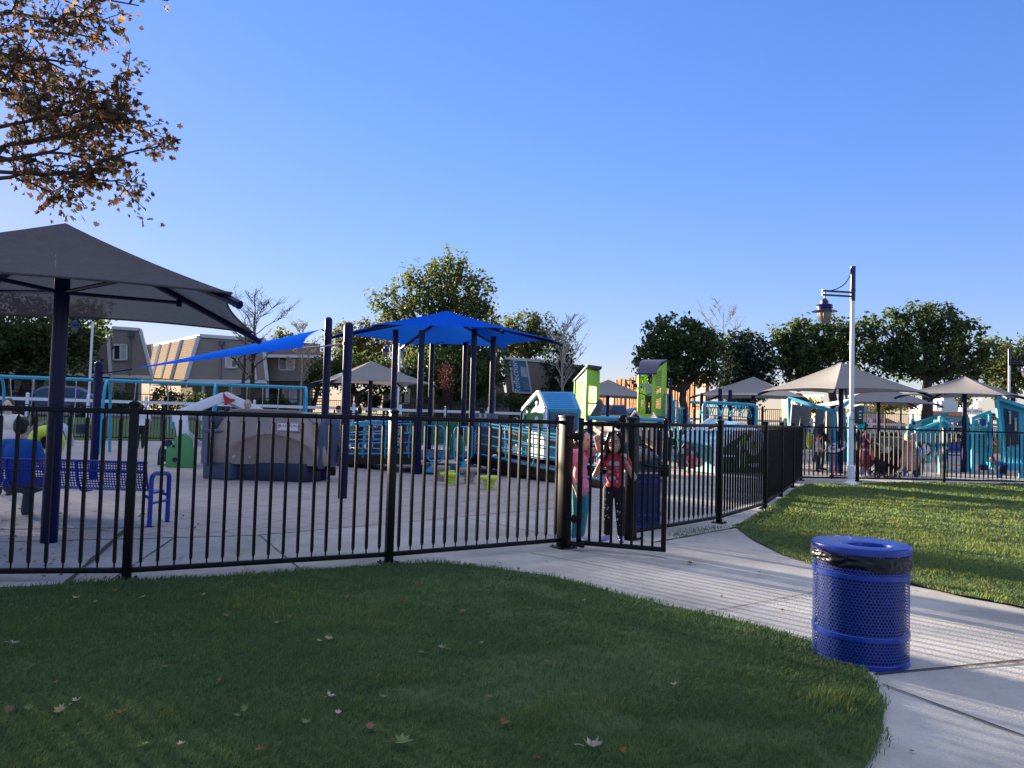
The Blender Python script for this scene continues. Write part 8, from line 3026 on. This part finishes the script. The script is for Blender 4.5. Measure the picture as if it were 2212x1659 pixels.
person('woman in a long maroon tunic pushing the stroller', spot(1869, 1030), R(70), 1.63, SKIN, HAIR_B, cl('maroon_tunic', (0.13, 0.025, 0.05), 0.85, 0.3), cl('patterned_trousers', (0.22, 0.16, 0.22), 0.85, 0.5), cl('white_shoe', (0.65, 0.65, 0.72)), {'ela': (-.14, -.10, .66), 'wra': (-.1, -.22, .62), 'elb': (.14, -.10, .66), 'wrb': (.1, -.24, .62), 'ana': (-.05, .06, .045), 'anb': (.05, -.06, .045)}, 'bun', sleeve=0.9, top_len=0.20, stout=1.15)
person('woman in a dusty pink coat and teal headscarf walking along the far fence', spot(1965, 1036), R(100), 1.66, SKIN_L, HAIR_B, cl('dusty_pink_coat', (0.42, 0.24, 0.22)), cl('blue_jeans', (0.03, 0.06, 0.17)), cl('white_shoe', (0.65, 0.65, 0.72)), {'ana': (-.05, .17, .06), 'kna': (-.05, .06, .275), 'anb': (.05, -.17, .045), 'knb': (.05, -.10, .28), 'ela': (-.14, .05, .64), 'wra': (-.13, .0, .50)}, 'scarf', sleeve=1.9, top_len=0.20, hair_mat=cl('teal_scarf', (0.06, 0.22, 0.25)), stout=1.2)
person('child in a light blue shirt beside the woman in the pink coat', spot(1988, 1031), R(100), 1.12, SKIN, HAIR_BR, cl('light_blue_tee', (0.2, 0.4, 0.65), 0.85, 0.3), cl('grey_trousers', (0.08, 0.09, 0.11)), cl('white_shoe', (0.65, 0.65, 0.72)), None, 'short', True)
person('woman with long dark hair and a black top bending at the teal wall', spot(2126, 1016), R(110), 1.66, SKIN, HAIR_BR, cl('black_tank', (0.012, 0.012, 0.014)), cl('blue_jeans', (0.03, 0.06, 0.17)), cl('dark_shoe', (0.03, 0.04, 0.05)),
       {'chest': (0, -.05, .71), 'neck': (0, -.09, .81), 'head': (0, -.12, .90), 'sha': (-.108, -.07, .78), 'shb': (.108, -.07, .78), 'ela': (-.14, -.12, .63), 'wra': (-.11, -.26, .60), 'elb': (.14, -.12, .63), 'wrb': (.11, -.27, .61)}, 'long', stout=1.2, sleeve=0.5)
person('child in a blue shirt crawling on the low turquoise platform', (xat(2160, 24.6, 0.5), 24.6, 0.05), R(-80), 1.15, SKIN, HAIR_BR, cl('royal_tee', (0.012, 0.12, 0.45)), cl('navy_shorts', (0.012, 0.016, 0.05)), None,
       {'pelvis': (0, .12, .36), 'chest': (0, -.06, .40), 'neck': (0, -.17, .44), 'head': (0, -.26, .50), 'sha': (-.10, -.13, .42), 'shb': (.10, -.13, .42), 'ela': (-.13, -.17, .30), 'elb': (.13, -.17, .30), 'wra': (-.12, -.22, .19), 'wrb': (.12, -.22, .19), 'hipa': (-.05, .13, .34), 'hipb': (.05, .13, .34), 'kna': (-.06, .10, .13), 'knb': (.06, .10, .13), 'ana': (-.06, .32, .12), 'anb': (.06, .32, .12), 'toea': (-.06, .40, .09), 'toeb': (.06, .40, .09)}, 'short', True, legs='shorts')

# --- stroller
stc = gr(1912, 1032)
stl = thing('stroller', 'black double stroller loaded with bags behind the far fence', 'stroller', stc, R(0))
blk = cl('stroller_fabric', (0.012, 0.012, 0.015))
for x in (-0.36, -0.08, 0.12, 0.40):
    for y in (-0.22, 0.22):
        w0 = MB().lathe([(0.07, -0.02), (0.095, -0.02), (0.105, 0.0), (0.095, 0.02), (0.07, 0.02)], (x, y, 0.105), 18, rot=Matrix.Rotation(R(90), 3, 'X'), closed=True).build('wheel', M_rubblack, stl)
        sp = MB()
        for k in range(5):
            a = 2 * PI * k / 5
            sp.beam((x, y, 0.105), (x + 0.075 * math.cos(a), y, 0.105 + 0.075 * math.sin(a)), 0.012, 0.012, up=(0, 1, 0))
        sp.build('spokes', M_greyp, w0)
fr = MB()
for y in (-0.22, 0.22):
    fr.tube([(-0.36, y, 0.11), (0.15, y, 0.55), (0.40, y, 0.75)], 0.014, 8).tube([(0.40, y, 0.11), (-0.05, y, 0.55), (-0.38, y, 1.02)], 0.014, 8)
fr.tube([(-0.38, -0.22, 1.02), (-0.42, -0.12, 1.05), (-0.42, 0.12, 1.05), (-0.38, 0.22, 1.02)], 0.018, 8)
fr.build('frame', M_black, stl)
blob('seat', [('c', (-0.18, 0, 0.42), (0.34, 0, 0.36), 0.15, 0.13), ('c', (-0.18, 0, 0.42), (-0.28, 0, 0.75), 0.13, 0.10), ('c', (-0.2, 0, 0.24), (0.25, 0, 0.24), 0.12, 0.10), ('e', (0.3, 0, 0.5), (0.13, 0.16, 0.16))], blk, stl, 0.02, 2)
blob('hood', [('e', (0.28, 0, 0.78), (0.22, 0.2, 0.18)), ('e', (0.36, 0, 0.62), (0.16, 0.2, 0.2)), ('e', (-0.02, 0, 0.66), (0.14, 0.18, 0.14))], blk, stl, 0.02, 2)
bgb = thing('bag', 'small orange bag hanging on the stroller handle', 'bag', (stc.x - 0.42, stc.y - 0.08, 0.55))
blob('pouch', [('e', (0, 0, 0.12), (0.10, 0.06, 0.14)), ('e', (0, 0, 0.22), (0.06, 0.04, 0.08))], cl('orange_bag', (0.6, 0.1, 0.04)), bgb, 0.015, 2)
tyb = thing('bag', 'bright patterned bag lying on top of the stroller', 'bag', (stc.x + 0.02, stc.y - 0.1, 0.76))
blob('pouch', [('e', (0, 0, 0.08), (0.10, 0.08, 0.10)), ('e', (0.08, 0, 0.12), (0.06, 0.05, 0.06))], cl('patterned_bag', (0.5, 0.3, 0.45), 0.8, 0.0, col2=(0.2, 0.6, 0.4)), tyb, 0.015, 2)
